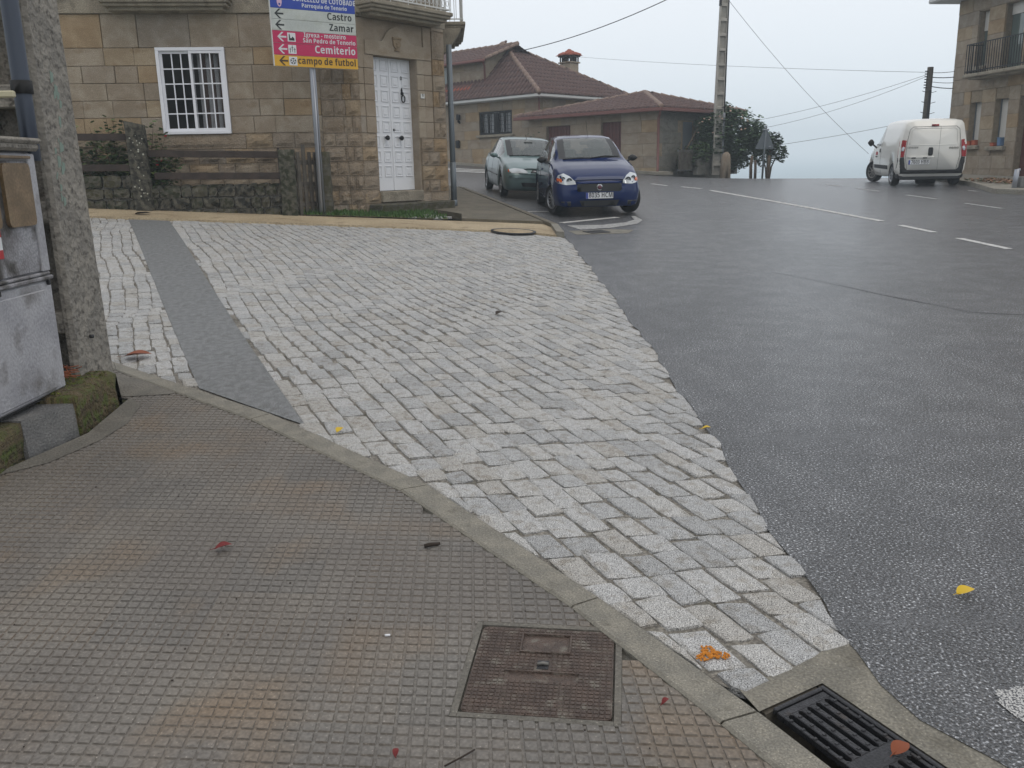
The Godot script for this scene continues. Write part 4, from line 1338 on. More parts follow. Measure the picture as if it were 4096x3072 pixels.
	b.prism(PackedVector2Array([Vector2(0, 4.28), Vector2(0.40, 4.28), Vector2(0.34, 4.16), Vector2(0.10, 3.86), Vector2(0.0, 3.80)]), Transform3D(Basis(Vector3.BACK.rotated(Vector3.UP, deg_to_rad(88.0)), Vector3.UP, Vector3.RIGHT.rotated(Vector3.UP, deg_to_rad(88.0))), E + Vector3(0.0, 0, -0.35)), 0.35)
	obj("bracket", b, "cornice_stone", H)
	# grey down pipe at the corner
	b = Builder.new(true)
	var P = E + Vector3(0.14, 0, -0.16)
	b.tube([P + Vector3(0, 3.95, 0), P + Vector3(0, 0.98, 0)], 0.055, 14)
	obj("down_pipe", b, "grey_pole", H)
	b = Builder.new(true)
	b.tube([P + Vector3(0, 1.02, 0), P + Vector3(0, 0.85, 0)], 0.065, 14)
	b.tube([P + Vector3(0, 1.75, 0), P + Vector3(0, 1.0, 0)], 0.059, 14)
	obj("pipe_shoe", b, "grey_pole", H)
	rng.seed = 20

func letters(parent, text: String, at: Vector3, size: float, m, squeeze := 1.0, align := 0.0, bold := true):
	var f = SystemFont.new()
	f.font_names = PackedStringArray(["Droid Sans"])
	f.font_weight = 700 if bold else 400
	var t = TextMesh.new()
	t.text = text
	t.font = f
	t.font_size = 48
	t.pixel_size = size / 48.0
	t.depth = 0.002
	t.horizontal_alignment = HORIZONTAL_ALIGNMENT_CENTER if align == 0.0 else (HORIZONTAL_ALIGNMENT_RIGHT if align > 0.0 else HORIZONTAL_ALIGNMENT_LEFT)
	t.vertical_alignment = VERTICAL_ALIGNMENT_BOTTOM
	var o = obj("lettering", t, m, parent)
	o.position = at
	o.scale = Vector3(squeeze, 1, 1)
	return o

func window_slider(H, q):
	var w = Node3D.new()
	w.name = "window"
	H.add_child(w, true)
	w.position = Vector3(q[0], q[2], 0)
	var W: float = q[1] - q[0]
	var hh: float = q[3] - q[2]
	var b = Builder.new()
	var f = 0.055
	b.block(Vector3(W / 2, f / 2, 0.0), Vector3(W, f, 0.09), 0.005)
	b.block(Vector3(W / 2, hh - f / 2, 0.0), Vector3(W, f, 0.09), 0.005)
	b.block(Vector3(f / 2, hh / 2, 0.0), Vector3(f, hh - 2 * f, 0.09), 0.005)
	b.block(Vector3(W - f / 2, hh / 2, 0.0), Vector3(f, hh - 2 * f, 0.09), 0.005)
	obj("frame", b, "white_pvc", w)
	for s in 2:
		var x0 = f - 0.005 if s == 0 else W / 2 - 0.03
		var x1 = W / 2 + 0.025 if s == 0 else W - f + 0.005
		var z = -0.028 if s == 0 else 0.018
		b = Builder.new()
		var e = 0.045
		var y0 = f - 0.003
		var y1 = hh - f + 0.003
		b.block(Vector3((x0 + x1) / 2, y0 + e / 2, z), Vector3(x1 - x0, e, 0.032), 0.004)
		b.block(Vector3((x0 + x1) / 2, y1 - e / 2, z), Vector3(x1 - x0, e, 0.032), 0.004)
		b.block(Vector3(x0 + e / 2, (y0 + y1) / 2, z), Vector3(e, y1 - y0 - 2 * e, 0.032), 0.004)
		b.block(Vector3(x1 - e / 2, (y0 + y1) / 2, z), Vector3(e, y1 - y0 - 2 * e, 0.032), 0.004)
		for k in [1, 2]: b.block(Vector3(lerpf(x0 + e, x1 - e, k / 3.0), (y0 + y1) / 2, z), Vector3(0.02, y1 - y0 - 2 * e, 0.018), 0.003)
		for k in [1, 2, 3, 4]: b.block(Vector3((x0 + x1) / 2, lerpf(y0 + e, y1 - e, k / 5.0), z), Vector3(x1 - x0 - 2 * e, 0.02, 0.019), 0.003)
		obj("sash", b, "white_pvc", w)
		b = Builder.new()
		b.block(Vector3((x0 + x1) / 2, (y0 + y1) / 2, z - 0.003), Vector3(x1 - x0 - 2 * e, y1 - y0 - 2 * e, 0.004))
		obj("pane", b, "pane", w)
	# dark room behind, with curtains at the right
	b = Builder.new()
	b.block(Vector3(W / 2, hh / 2 - 0.4, -5.0), Vector3(4.6, 2.7, 0.02))
	for s in [-1.7, W + 1.7]: b.block(Vector3(s, hh / 2 - 0.4, -2.67), Vector3(0.02, 2.7, 4.64))
	for s in [-1.02, hh + 0.25]: b.block(Vector3(W / 2, s, -2.67), Vector3(4.6, 0.02, 4.64))
	obj("room", b, "dark_room", w)
	for k in 7:
		b = Builder.new(true)
		var x = W * 0.56 + k * 0.068
		for i in 6:
			var a = func(n): return Vector3(x + n * 0.068 / 6.0, 0, -0.16 + 0.018 * sin(PI * n / 6.0))
			var p: Vector3 = a.call(i)
			var r: Vector3 = a.call(i + 1)
			b.quad(p + Vector3(0, 0.02, 0), r + Vector3(0, 0.02, 0), r + Vector3(0, hh - 0.02, 0), p + Vector3(0, hh - 0.02, 0), Vector3.BACK)
		obj("curtain", b, "curtain_white" if k % 2 == 0 else "curtain_brown", w)

func balcony(H, T: Transform3D, u0: float, u1: float, deep: float, drop := 0.0):
	var b = Builder.new()
	for s in [[4.20, 4.26, 0.60], [4.255, 4.31, 0.80], [4.305, 4.36, 0.92], [4.355, 4.42, 1.0]]:
		var e: float = deep * s[2]
		b.block(Vector3((u0 + u1) / 2, (s[0] + s[1]) / 2 - drop, e / 2 - 0.05), Vector3(u1 - u0 - (deep - e) * 1.6, s[1] - s[0], e + 0.1), 0.012)
	var o = obj("balcony_slab", b, "cornice_stone", H)
	o.transform = T
	# white iron railing
	b = Builder.new()
	var z = deep - 0.05
	var y0 = 4.47 - drop
	var y1 = 5.35 - drop
	var n = int((u1 - u0 - 0.1) / 0.105)
	for y in [y0, y1]:
		b.bar(Vector3(u0 + 0.04, y, z), Vector3(u1 - 0.04, y, z), 0.022, 0.022)
		for u in [u0 + 0.05, u1 - 0.05]: b.bar(Vector3(u, y, z), Vector3(u, y, 0.0), 0.022, 0.022)
	for k in n + 1:
		var u = lerpf(u0 + 0.05, u1 - 0.05, float(k) / n)
		b.bar(Vector3(u, y0 - 0.05 if k % 4 == 0 else y0, z), Vector3(u, y1, z), 0.013, 0.013)
	for u in [u0 + 0.05, u1 - 0.05]:
		for k in 3: b.bar(Vector3(u, y0, z * (0.2 + 0.25 * k)), Vector3(u, y1, z * (0.2 + 0.25 * k)), 0.013, 0.013)
	b.soft(true)
	for k in n:
		var u = lerpf(u0 + 0.05, u1 - 0.05, (k + 0.5) / n)
		for yy in [y0 + 0.10, y1 - 0.12]:
			var c = []
			for i in 11: c.append(Vector3(u + 0.035 * sin(TAU * i / 10), yy + 0.05 * cos(TAU * i / 10), z))
			b.tube(c, 0.005, 5, false)
	var r = obj("railing", b, "off_white", H)
	r.transform = T
# ---------------------------------------------------------------- garden fence, low wall, gate, rose, signpost
func make_fence():
	rng.seed = 61
	var at = Vector3(-3.75, 0, -15.2)
	var turn = deg_to_rad(4.0)
	var place = func(u, y, out = 0.0): return at + Vector3(cos(turn), 0, -sin(turn)) * u + Vector3(sin(turn), 0, cos(turn)) * out + Vector3(0, y, 0)
	# low rubble wall, stone by stone
	var W = thing("garden_wall", "low mossy rubble wall under the dark wooden garden rails", "wall", at, turn)
	var b = Builder.new()
	b.block(Vector3(-2.4, 0.98, -0.17), Vector3(4.6, 0.84, 0.20))
	b.block(Vector3(-3.45, 1.5, -0.17), Vector3(2.3, 0.22, 0.20))
	obj("core", b, "bedding", W)
	var rows = [[0.62, 0.84], [0.84, 1.05], [1.05, 1.24], [1.24, 1.42]]
	for r in rows.size():
		var u = -4.7
		while u < -0.08:
			var w = minf(R(0.14, 0.36), -0.06 - u)
			if w < 0.08: break
			stone(W, Vector3(u + w / 2, (rows[r][0] + rows[r][1]) / 2 + R(-0.01, 0.01), -0.05), Vector3(w - 0.015, rows[r][1] - rows[r][0] - 0.012 + R(-0.02, 0.01), 0.12))
			u += w
	var uu = -4.6
	while uu < -2.5:
		var w = R(0.2, 0.4)
		stone(W, Vector3(uu + w / 2, 1.53, -0.08), Vector3(w - 0.02, 0.2, 0.2))
		uu += w
	uu = -2.2
	while uu < -0.15:
		var w = R(0.14, 0.3)
		stone(W, Vector3(uu + w / 2, 1.41, -0.14), Vector3(w - 0.02, 0.09, 0.2))
		uu += w
	# rails on posts
	var Fn = thing("rail_fence", "dark brown two-rail wooden fence between stone posts", "fence", at, turn)
	for q in [[-2.2, 2.03, -0.06, 1.97], [-2.14, 1.665, -0.06, 1.625], [-4.7, 2.34, -2.42, 2.295], [-4.7, 1.84, -2.44, 1.805]]:
		b = Builder.new()
		b.bar(Vector3(q[0], q[1] - 0.058, 0), Vector3(q[2], q[3] - 0.058, 0), 0.035, 0.112, 0.006)
		obj("rail", b, "dark_wood", Fn)
	for q in [[-0.13, 0.045, 1.5, 2.0, 0.05]]:
		b = Builder.new()
		b.block(Vector3(-0.085, 1.72, -0.03), Vector3(0.035, 0.62, 0.05), 0.005)
		obj("rail_cleat", b, "dark_wood", Fn)
	var P = thing("stone_post", "dark lichen spotted stone post rising above wooden rails", "post", place.call(-2.34, 0), turn)
	obj("shaft", rough_post(0.27, 0.24, 1.05, 2.46, 0.03, -0.03), "mossy_stone_1", P)
	b = Builder.new(true)
	for k in 26:
		var c = Vector3(R(-0.10, 0.11), R(1.15, 2.3), 0.128)
		var r = R(0.006, 0.016)
		b.lathe(Transform3D(Basis(Vector3.RIGHT, PI / 2), c), [[r, 0.0], [r * 0.8, 0.006], [0.0, 0.008]], 7)
	mat("lichen", rgb(176, 176, 164), 0.95)
	stuff(obj("lichen", b, "lichen", P), "pale lichen spots")
	P = thing("stone_post", "grey mossy stone gate post beside dark wooden gate", "post", place.call(0.055, 0), turn)
	obj("shaft", rough_post(0.25, 0.24, 0.85, 1.99, 0.0, 0.0), "mossy_stone_0", P)
	P = thing("stone_post", "mossy gate post half hidden behind galvanised sign pole", "post", place.call(0.62, 0, -0.25), turn)
	obj("shaft", rough_post(0.22, 0.24, 0.85, 1.95, 0.0, 0.0), "mossy_stone_2", P)
	# gate standing ajar
	var Gt = thing("garden_gate", "weathered dark wooden garden gate standing ajar", "gate", place.call(0.2, 0, 0.02), turn + deg_to_rad(52.0))
	for k in 4:
		b = Builder.new()
		var u = 0.05 + 0.13 * k
		b.block(Vector3(u, 1.42 + (0.06 if k == 1 else 0.0), 0), Vector3(0.07, 1.06 + (0.13 if k == 1 else 0.0), 0.03), 0.006)
		obj("pale", b, "grey_wood", Gt)
	for y in [1.78, 1.42, 1.08]:
		b = Builder.new()
		b.block(Vector3(0.25, y, -0.03), Vector3(0.52, 0.075, 0.03), 0.006)
		obj("cross_bar", b, "grey_wood", Gt)
	# climbing rose behind the fence
	rng.seed = 63
	var Rz = thing("rose_bush", "straggling rose bush with small red flowers climbing behind fence", "bush", place.call(-2.6, 1.1, -0.35))
	b = Builder.new(true)
	var lb = Builder.new()
	var fb = Builder.new(true)
	var tips = []
	for k in 52:
		var x = R(-1.15, 0.9)
		var h = R(0.35, 1.0)
		if k % 4 == 0: h = R(1.1, 1.65)
		var s = Vector3(x * 0.5, 0.0, R(-0.1, 0.1))
		var e = Vector3(x, h, R(-0.05, 0.30))
		var m = s.lerp(e, 0.55) + Vector3(R(-0.08, 0.08), 0.06, R(-0.05, 0.08))
		b.tube([s, m, e], [0.009, 0.006, 0.003], 5)
		for i in 95:
			var t = R(0.2, 1.0)
			var c = s.lerp(m, t * 2.0) if t < 0.5 else m.lerp(e, t * 2.0 - 1.0)
			leaf(lb, c + Vector3(R(-0.11, 0.11), R(-0.09, 0.09), R(-0.09, 0.09)), R(0.03, 0.055), [Vector3(0.085, 0.14, 0.05), Vector3(0.13, 0.18, 0.06), Vector3(0.06, 0.10, 0.042)][i % 3])
		if k % 3 == 0: tips.append(e)
	obj("stem", b, "bark", Rz)
	stuff(obj("foliage", lb, "leaf", Rz))
	for p in tips:
		var one = Builder.new(true)
		one.lathe(Transform3D(Basis(Vector3.RIGHT, R(-0.4, 0.8)), p), [[0.0, -0.012], [0.022, 0.0], [0.026, 0.012], [0.014, 0.018], [0.0, 0.014]], 8)
		obj("flower", one, "flower_red", Rz)
	rng.seed = 20

func leaf(b: Builder, c: Vector3, r: float, col: Vector3):
	var a = R(0, TAU)
	var d = Vector3(cos(a), R(-0.6, 0.5), sin(a)).normalized()
	var s = d.cross(Vector3(R(-0.4, 0.4), 1, R(-0.4, 0.4))).normalized() * r * 0.72
	var k = R(0.75, 1.3)
	b.tint(Color(col.x * k, col.y * k, col.z * k))
	var up = Vector3(0, 1, 0.3)
	b.tri(c - d * r, c + s, c - s, up)
	b.tri(c + s, c + d * r, c - s, up)

func stone(root, c: Vector3, s: Vector3):
	var o = obj("stone", lump(s), "mossy_stone_%d" % [0, 0, 1, 1, 2, 2, 0][rng.randi() % 7], root)
	o.position = c
	o.rotation.z = R(-0.03, 0.03)

func lump(s: Vector3) -> Builder:
	var b = Builder.new()
	var h = s / 2.0
	var pts = {}
	for i in [-1, 0, 1]:
		for j in [-1, 0, 1]:
			var e = 0.0 if i == 0 or j == 0 else 0.012
			pts[[i, j]] = Vector3(i * (h.x - e) + R(-0.01, 0.01), j * (h.y - e) + R(-0.01, 0.01), h.z + R(-0.012, 0.02) - (0.016 if i != 0 or j != 0 else 0.0))
	for i in [-1, 0]:
		for j in [-1, 0]: b.quad(pts[[i, j]], pts[[i + 1, j]], pts[[i + 1, j + 1]], pts[[i, j + 1]], Vector3.BACK)
	var ring = [pts[[-1, -1]], pts[[0, -1]], pts[[1, -1]], pts[[1, 0]], pts[[1, 1]], pts[[0, 1]], pts[[-1, 1]], pts[[-1, 0]]]
	var back = []
	for p in ring: back.append(Vector3(p.x, p.y, -h.z))
	b.mid = Vector3.ZERO
	b.skin(ring, back)
	return b

func rough_post(w: float, dz: float, y0: float, y1: float, lean: float, top: float) -> Builder:
	var b = Builder.new(true)
	var prev = []
	var n = 9
	for i in n + 1:
		var f = float(i) / n
		var ring = []
		for c in [[-1, -1], [0, -1.05], [1, -1], [1.05, 0], [1, 1], [0, 1.04], [-1, 1], [-1.05, 0]]:
			ring.append(Vector3(c[0] * w / 2 * R(0.92, 1.04) - lean * f, lerpf(y0, y1, f) + (c[0] * top if i == n else 0.0), c[1] * dz / 2 * R(0.93, 1.04)))
		if i > 0:
			b.mid = Vector3(0, lerpf(y0, y1, f - 0.5 / n), 0)
			b.skin(prev, ring)
		if i == n:
			for k in range(1, 7): b.tri(ring[0], ring[k], ring[k + 1], Vector3.UP)
		prev = ring
	return b

func make_signpost():
	var at = gp(-3.18, -15.28, 0.0)
	var S = thing("direction_sign", "multicoloured direction sign with stacked panels on galvanised post", "sign", Vector3(at.x, 0, at.z), deg_to_rad(34.0))
	var b = Builder.new(true)
	b.tube([Vector3(0.03, at.y - 0.1, -0.07), Vector3(0.03, 4.4, -0.07)], 0.052, 16)
	obj("post", b, "galvanised", S)
	var rows = [[3.29, 3.457, "sign_yellow"], [3.463, 3.642, "sign_pink"], [3.648, 3.827, "sign_pink"], [3.833, 4.0, "sign_white"], [4.006, 4.163, "sign_white"], [4.167, 4.42, "sign_blue"]]
	var x0 = -0.635
	var x1 = 0.82
	b = Builder.new()
	b.block(Vector3((x0 + x1) / 2, 3.855, -0.012), Vector3(x1 - x0 + 0.012, 1.14, 0.02), 0.003)
	b.block(Vector3(x0 - 0.006, 3.855, 0.0), Vector3(0.012, 1.14, 0.036), 0.002)
	obj("backing", b, "off_white", S)
	for r in rows.size():
		var q: Array = rows[r]
		b = Builder.new()
		b.block(Vector3((x0 + x1) / 2, (q[0] + q[1]) / 2, 0.003), Vector3(x1 - x0, q[1] - q[0], 0.012), 0.001)
		var p = obj("sign_panel", b, q[2], S)
		var y: float = (q[0] + q[1]) / 2
		var ink = ["sign_brown", "sign_letter", "sign_letter", "sign_black", "sign_black", "sign_letter"][r] as String
		if r < 5:
			b = Builder.new()
			var ax = x0 + 0.06 + (0.02 if r < 3 else 0.0)
			b.prism(V2([[ax, y], [ax + 0.075, y + 0.072], [ax + 0.108, y + 0.072], [ax + 0.045, y + 0.013], [ax + 0.15, y + 0.013], [ax + 0.15, y - 0.013], [ax + 0.045, y - 0.013], [ax + 0.108, y - 0.072], [ax + 0.075, y - 0.072]]), Transform3D(Basis(), Vector3(0, 0, 0.0085)), 0.003)
			obj("arrow", b, ink, p)
		if r < 3:
			b = Builder.new()
			var cx = x0 + 0.315
			b.block(Vector3(cx, y, 0.0105), Vector3(0.135, 0.135, 0.004), 0.001)
			var pic = obj("pictogram", b, "plate_white", p)
			b = Builder.new(true)
			if r == 0:
				b.lathe(Transform3D(Basis(Vector3.RIGHT, PI / 2), Vector3(cx, y, 0.013)), [[0.048, 0.0], [0.048, 0.001], [0.043, 0.001], [0.043, 0.0]], 24)
				for k in 6:
					var a = TAU * k / 5.0 + PI / 2
					var c = Vector3(cx, y, 0.013) if k == 5 else Vector3(cx + cos(a) * 0.036, y + sin(a) * 0.036, 0.013)
					b.lathe(Transform3D(Basis(Vector3.RIGHT, PI / 2), c), [[0.014, 0.0], [0.012, 0.0015], [0.0, 0.0015]], 5)
			elif r == 1:
				for k in [[-0.036, -0.012, 0.055], [0.0, 0.014, 0.07], [0.038, -0.012, 0.055]]:
					b.block(Vector3(cx + k[0], y + k[1], 0.0135), Vector3(0.008, k[2] * 1.4, 0.002))
					b.block(Vector3(cx + k[0], y + k[1] + 0.014, 0.0135), Vector3(0.032, 0.007, 0.0024))
			else:
				b.prism(V2([[cx - 0.045, y - 0.05], [cx - 0.045, y + 0.03], [cx - 0.036, y + 0.055], [cx - 0.026, y + 0.03], [cx - 0.024, y - 0.015], [cx, y - 0.012], [cx + 0.018, y + 0.012], [cx + 0.04, y - 0.012], [cx + 0.048, y - 0.05]]), Transform3D(Basis(), Vector3(0, 0, 0.0125)), 0.002)
			obj("symbol", b, "sign_black", pic)
		var z = 0.0105
		match r:
			0: letters(p, "campo de futbol", Vector3(x1 - 0.03, q[0] + 0.012, z), 0.142, ink, 0.92, 1.0)
			1: letters(p, "Cemiterio", Vector3(x1 - 0.03, q[0] + 0.012, z), 0.162, ink, 0.94, 1.0)
			2:
				letters(p, "Igrexa - mosteiro", Vector3(x1 - 0.19, q[0] + 0.085, z), 0.094, ink, 0.95, 1.0)
				letters(p, "San Pedro de Tenorio", Vector3(x1 - 0.02, q[0] - 0.001, z), 0.094, ink, 0.97, 1.0)
			3: letters(p, "Zamar", Vector3(x1 - 0.04, q[0] + 0.006, z), 0.150, ink, 0.95, 1.0)
			4: letters(p, "Castro", Vector3(x1 - 0.06, q[0] + 0.002, z), 0.150, ink, 0.95, 1.0)
			5:
				letters(p, "Parroquia de Tenorio", Vector3(x0 + 0.92, q[0] + 0.018, z), 0.082, ink, 0.95, 0.0)
				letters(p, "CONCELLO de COTOBADE", Vector3(x0 + 0.92, q[0] + 0.098, z), 0.108, ink, 0.84, 0.0)
				b = Builder.new()
				b.prism(V2([[x0 + 0.13, 4.20], [x0 + 0.155, 4.182], [x0 + 0.18, 4.20], [x0 + 0.195, 4.25], [x0 + 0.195, 4.38], [x0 + 0.115, 4.38], [x0 + 0.115, 4.25]]), Transform3D(Basis(), Vector3(0, 0, 0.009)), 0.003)
				var em = obj("emblem", b, "pale_pink", p)
				b = Builder.new()
				b.block(Vector3(x0 + 0.155, 4.225, 0.0125), Vector3(0.03, 0.03, 0.002))
				b.block(Vector3(x0 + 0.155, 4.34, 0.0125), Vector3(0.05, 0.04, 0.002))
				obj("emblem_charge", b, "plate_blue", em)
# ---------------------------------------------------------------- vehicles: lofted bodies, +z forward, origin on the ground between the axles
# keys: z, bottom, half width low, half width most, height of most, belt height, belt half width, rail height, rail half width, roof height
func car_body(root, keys: Array, axles: Array, arch: float, wy: float, m, side_glass: Array, shield: Array, back: Array, pillar := 0.0) -> Array:
	var zs = []
	for k in keys: zs.append(k[0])
	for a in axles:
		for i in 17: zs.append(a + arch * cos(PI * i / 16.0))
	for q in side_glass: zs.append_array([q[0], q[1]])
	zs.append_array(shield)
	zs.append_array(back)
	for i in 60: zs.append(lerpf(keys[0][0], keys[-1][0], i / 59.0))
	zs.sort()
	var uniq = []
	for z in zs:
		if uniq.is_empty() or z - uniq[-1] > 0.006: uniq.append(z)
	var first: bool = keys[0][0] > keys[-1][0]
	var ks = keys.duplicate()
	if first: ks.reverse()
	var raw = func(z, c):
		for i in ks.size() - 1:
			if z <= ks[i + 1][0] + 0.0001: return lerpf(ks[i][c], ks[i + 1][c], clampf((z - ks[i][0]) / (ks[i + 1][0] - ks[i][0]), 0.0, 1.0))
		return ks[-1][c]
	var val = func(z, c):
		var s = 0.0
		for o in [-0.05, -0.025, 0.0, 0.025, 0.05]: s += raw.call(clampf(z + o, ks[0][0], ks[-1][0]), c)
		return s / 5.0
	var rings = []
	for z in uniq:
		var v = []
		for c in 10: v.append(0.0 if c == 0 else val.call(z, c))
		var yb: float = v[1]
		for a in axles:
			var dz: float = absf(z - a)
			if dz < arch: yb = maxf(yb, wy + sqrt(arch * arch - dz * dz))
		var p = [[0.0, yb], [v[2] * 0.9, yb], [v[2] if yb <= v[1] + 0.03 else v[3] - 0.005, yb + 0.03], [lerpf(v[2], v[3], 0.75), lerpf(v[1], v[4], 0.5)], [v[3], v[4]], [lerpf(v[3], v[6], 0.45), lerpf(v[4], v[5], 0.7)], [v[6], v[5]],
			[lerpf(v[6], v[8], 0.36), lerpf(v[5], v[7], 0.36)], [lerpf(v[6], v[8], 0.70), lerpf(v[5], v[7], 0.72)], [v[8], v[7]], [v[8] * 0.93, lerpf(v[7], v[9], 0.55)], [v[8] * 0.72, lerpf(v[7], v[9], 0.86)], [v[8] * 0.38, lerpf(v[7], v[9], 0.97)], [0.0, v[9]]]
		for j in range(3, 14): p[j][1] = maxf(p[j][1], yb + 0.03 + 0.002 * j)
		var ring = []
		for j in 14: ring.append(Vector3(p[j][0], p[j][1], z))
		for j in range(12, 0, -1): ring.append(Vector3(-p[j][0], p[j][1], z))
		rings.append(ring)
	var body = Builder.new(true)
	var panes = {}
	var frit = Builder.new(true)
	var tris = PackedVector3Array()
	var n: int = rings[0].size()
	var add = func(b, a, c, d, e, o):
		b.quad(a, c, d, e, o)
		tris.append_array(PackedVector3Array([a, c, d, a, d, e]))
	for i in rings.size() - 1:
		var zm: float = (uniq[i] + uniq[i + 1]) / 2
		for j in n:
			var a: Vector3 = rings[i][j]
			var c: Vector3 = rings[i][(j + 1) % n]
			var d: Vector3 = rings[i + 1][(j + 1) % n]
			var e: Vector3 = rings[i + 1][j]
			var o: Vector3 = (a + c + d + e) / 4.0 - Vector3(0, 0.7, zm)
			if j == 0 or j == n - 1: o = Vector3.DOWN
			var jj: int = j if j < 13 else n - 1 - j
			var is_glass = false
			var pane = ""
			if jj >= 6 and jj < 9:
				for q in side_glass:
					if zm > q[0] and zm < q[1]:
						is_glass = true
						pane = "side%s%s" % [q[0], j < 13]
			if jj >= 10 and zm > shield[0] and zm < shield[1]:
				is_glass = true
				pane = "shield"
			if jj >= 10 and back.size() == 2 and zm > back[0] and zm < back[1]:
				is_glass = true
				pane = "back"
			var edge: bool = pane == "shield" and (jj == 10 or zm < shield[0] + 0.035 or zm > shield[1] - 0.05)
			if pane and not panes.has(pane): panes[pane] = Builder.new(true)
			add.call(frit if edge else panes[pane] if is_glass else body, a, c, d, e, o)
	for e in [0, rings.size() - 1]:
		var c = Vector3.ZERO
		for p in rings[e]: c += p
		c /= n
		c.z += -0.02 if e == 0 else 0.02
		for j in n:
			body.tri(rings[e][j], rings[e][(j + 1) % n], c, Vector3(0, 0, -1 if e == 0 else 1))
			tris.append_array(PackedVector3Array([rings[e][j], rings[e][(j + 1) % n], c]))
	obj("body", body, m, root)
	for k in panes: obj({"shield": "windscreen", "back": "rear_window"}.get(k, "side_window"), panes[k], "car_pane", root)
	obj("windscreen_surround", frit, "black_plastic", root)
	return [tris]

func cast(tris: PackedVector3Array, o: Vector3, d: Vector3):
	var best = null
	var dist = 1e9
	for k in range(0, tris.size(), 3):
		var h = Geometry3D.ray_intersects_triangle(o, d, tris[k], tris[k + 1], tris[k + 2])
		if h != null:
			var l: float = o.distance_to(h)
			if l < dist:
				dist = l
				best = h
	return best

# view: 0 from the front, 1 from behind, 2 from +x, 3 from -x; polygon in (across, up) as seen from there
func near_tris(tris: PackedVector3Array, view: int) -> PackedVector3Array:
	var out = PackedVector3Array()
	for k in range(0, tris.size(), 3):
		var c: Vector3 = (tris[k] + tris[k + 1] + tris[k + 2]) / 3.0
		if (view == 0 and c.z > 0.9) or (view == 1 and c.z < -0.9) or (view == 2 and c.x > 0.3) or (view == 3 and c.x < -0.3):
			out.append_array(tris.slice(k, k + 3))
	return out

func ray_of(view: int, p: Vector2) -> Array:
	match view:
		0: return [Vector3(p.x, p.y, 4.0), Vector3(0, 0, -1)]
		1: return [Vector3(-p.x, p.y, -4.0), Vector3(0, 0, 1)]
		2: return [Vector3(4.0, p.y, p.x), Vector3(-1, 0, 0)]
	return [Vector3(-4.0, p.y, p.x), Vector3(1, 0, 0)]

func press(root, called, tris, view: int, poly: PackedVector2Array, m, off := 0.006, cell := 0.09):
	var r = Rect2(poly[0], Vector2.ZERO)
	for p in poly: r = r.expand(p)
	var b = Builder.new(true)
	var seen = {}
	var at = func(p: Vector2, k: float):
		var key = p.snapped(Vector2.ONE * 0.0005)
		if not seen.has(key):
			var ry = ray_of(view, p)
			var h = cast(tris, ry[0], ry[1])
			seen[key] = h if h != null else ry[0] + ry[1] * 3.2
		return seen[key] - ray_of(view, p)[1] * k
	var x = r.position.x
	var out: Vector3 = -ray_of(view, poly[0])[1]
	while x < r.end.x:
		var y = r.position.y
		while y < r.end.y:
			for q in Geometry2D.intersect_polygons(PackedVector2Array([Vector2(x, y), Vector2(x + cell, y), Vector2(x + cell, y + cell), Vector2(x, y + cell)]), poly):
				for k in range(1, q.size() - 1): b.tri(at.call(q[0], off), at.call(q[k], off), at.call(q[k + 1], off), out)
			y += cell
		x += cell
	for k in poly.size():
		var a = poly[k]
		var c = poly[(k + 1) % poly.size()]
		var n = maxi(1, int((c - a).length() / cell))
		for i in n:
			var s = a.lerp(c, float(i) / n)
			var e = a.lerp(c, float(i + 1) / n)
			var mid2 = r.get_center()
			b.quad(at.call(s, off), at.call(e, off), at.call(e, -0.01), at.call(s, -0.01), at.call((s + e) / 2, 0.0) - at.call(mid2, 0.0))
	return obj(called, b, m, root)

func seam(root, called, tris, view: int, pts: Array, m := "black_plastic", rad := 0.004):
	var b = Builder.new(true)
	var line = []
	for i in pts.size() - 1:
		var a = Vector2(pts[i][0], pts[i][1])
		var c = Vector2(pts[i + 1][0], pts[i + 1][1])
		var n = maxi(1, int((c - a).length() / 0.08))
		for k in n + (1 if i == pts.size() - 2 else 0):
			var ry = ray_of(view, a.lerp(c, float(k) / n))
			var h = cast(tris, ry[0], ry[1])
			if h != null: line.append(h)
	if line.size() > 1:
		b.tube(line, rad, 5)
		return obj(called, b, m, root)

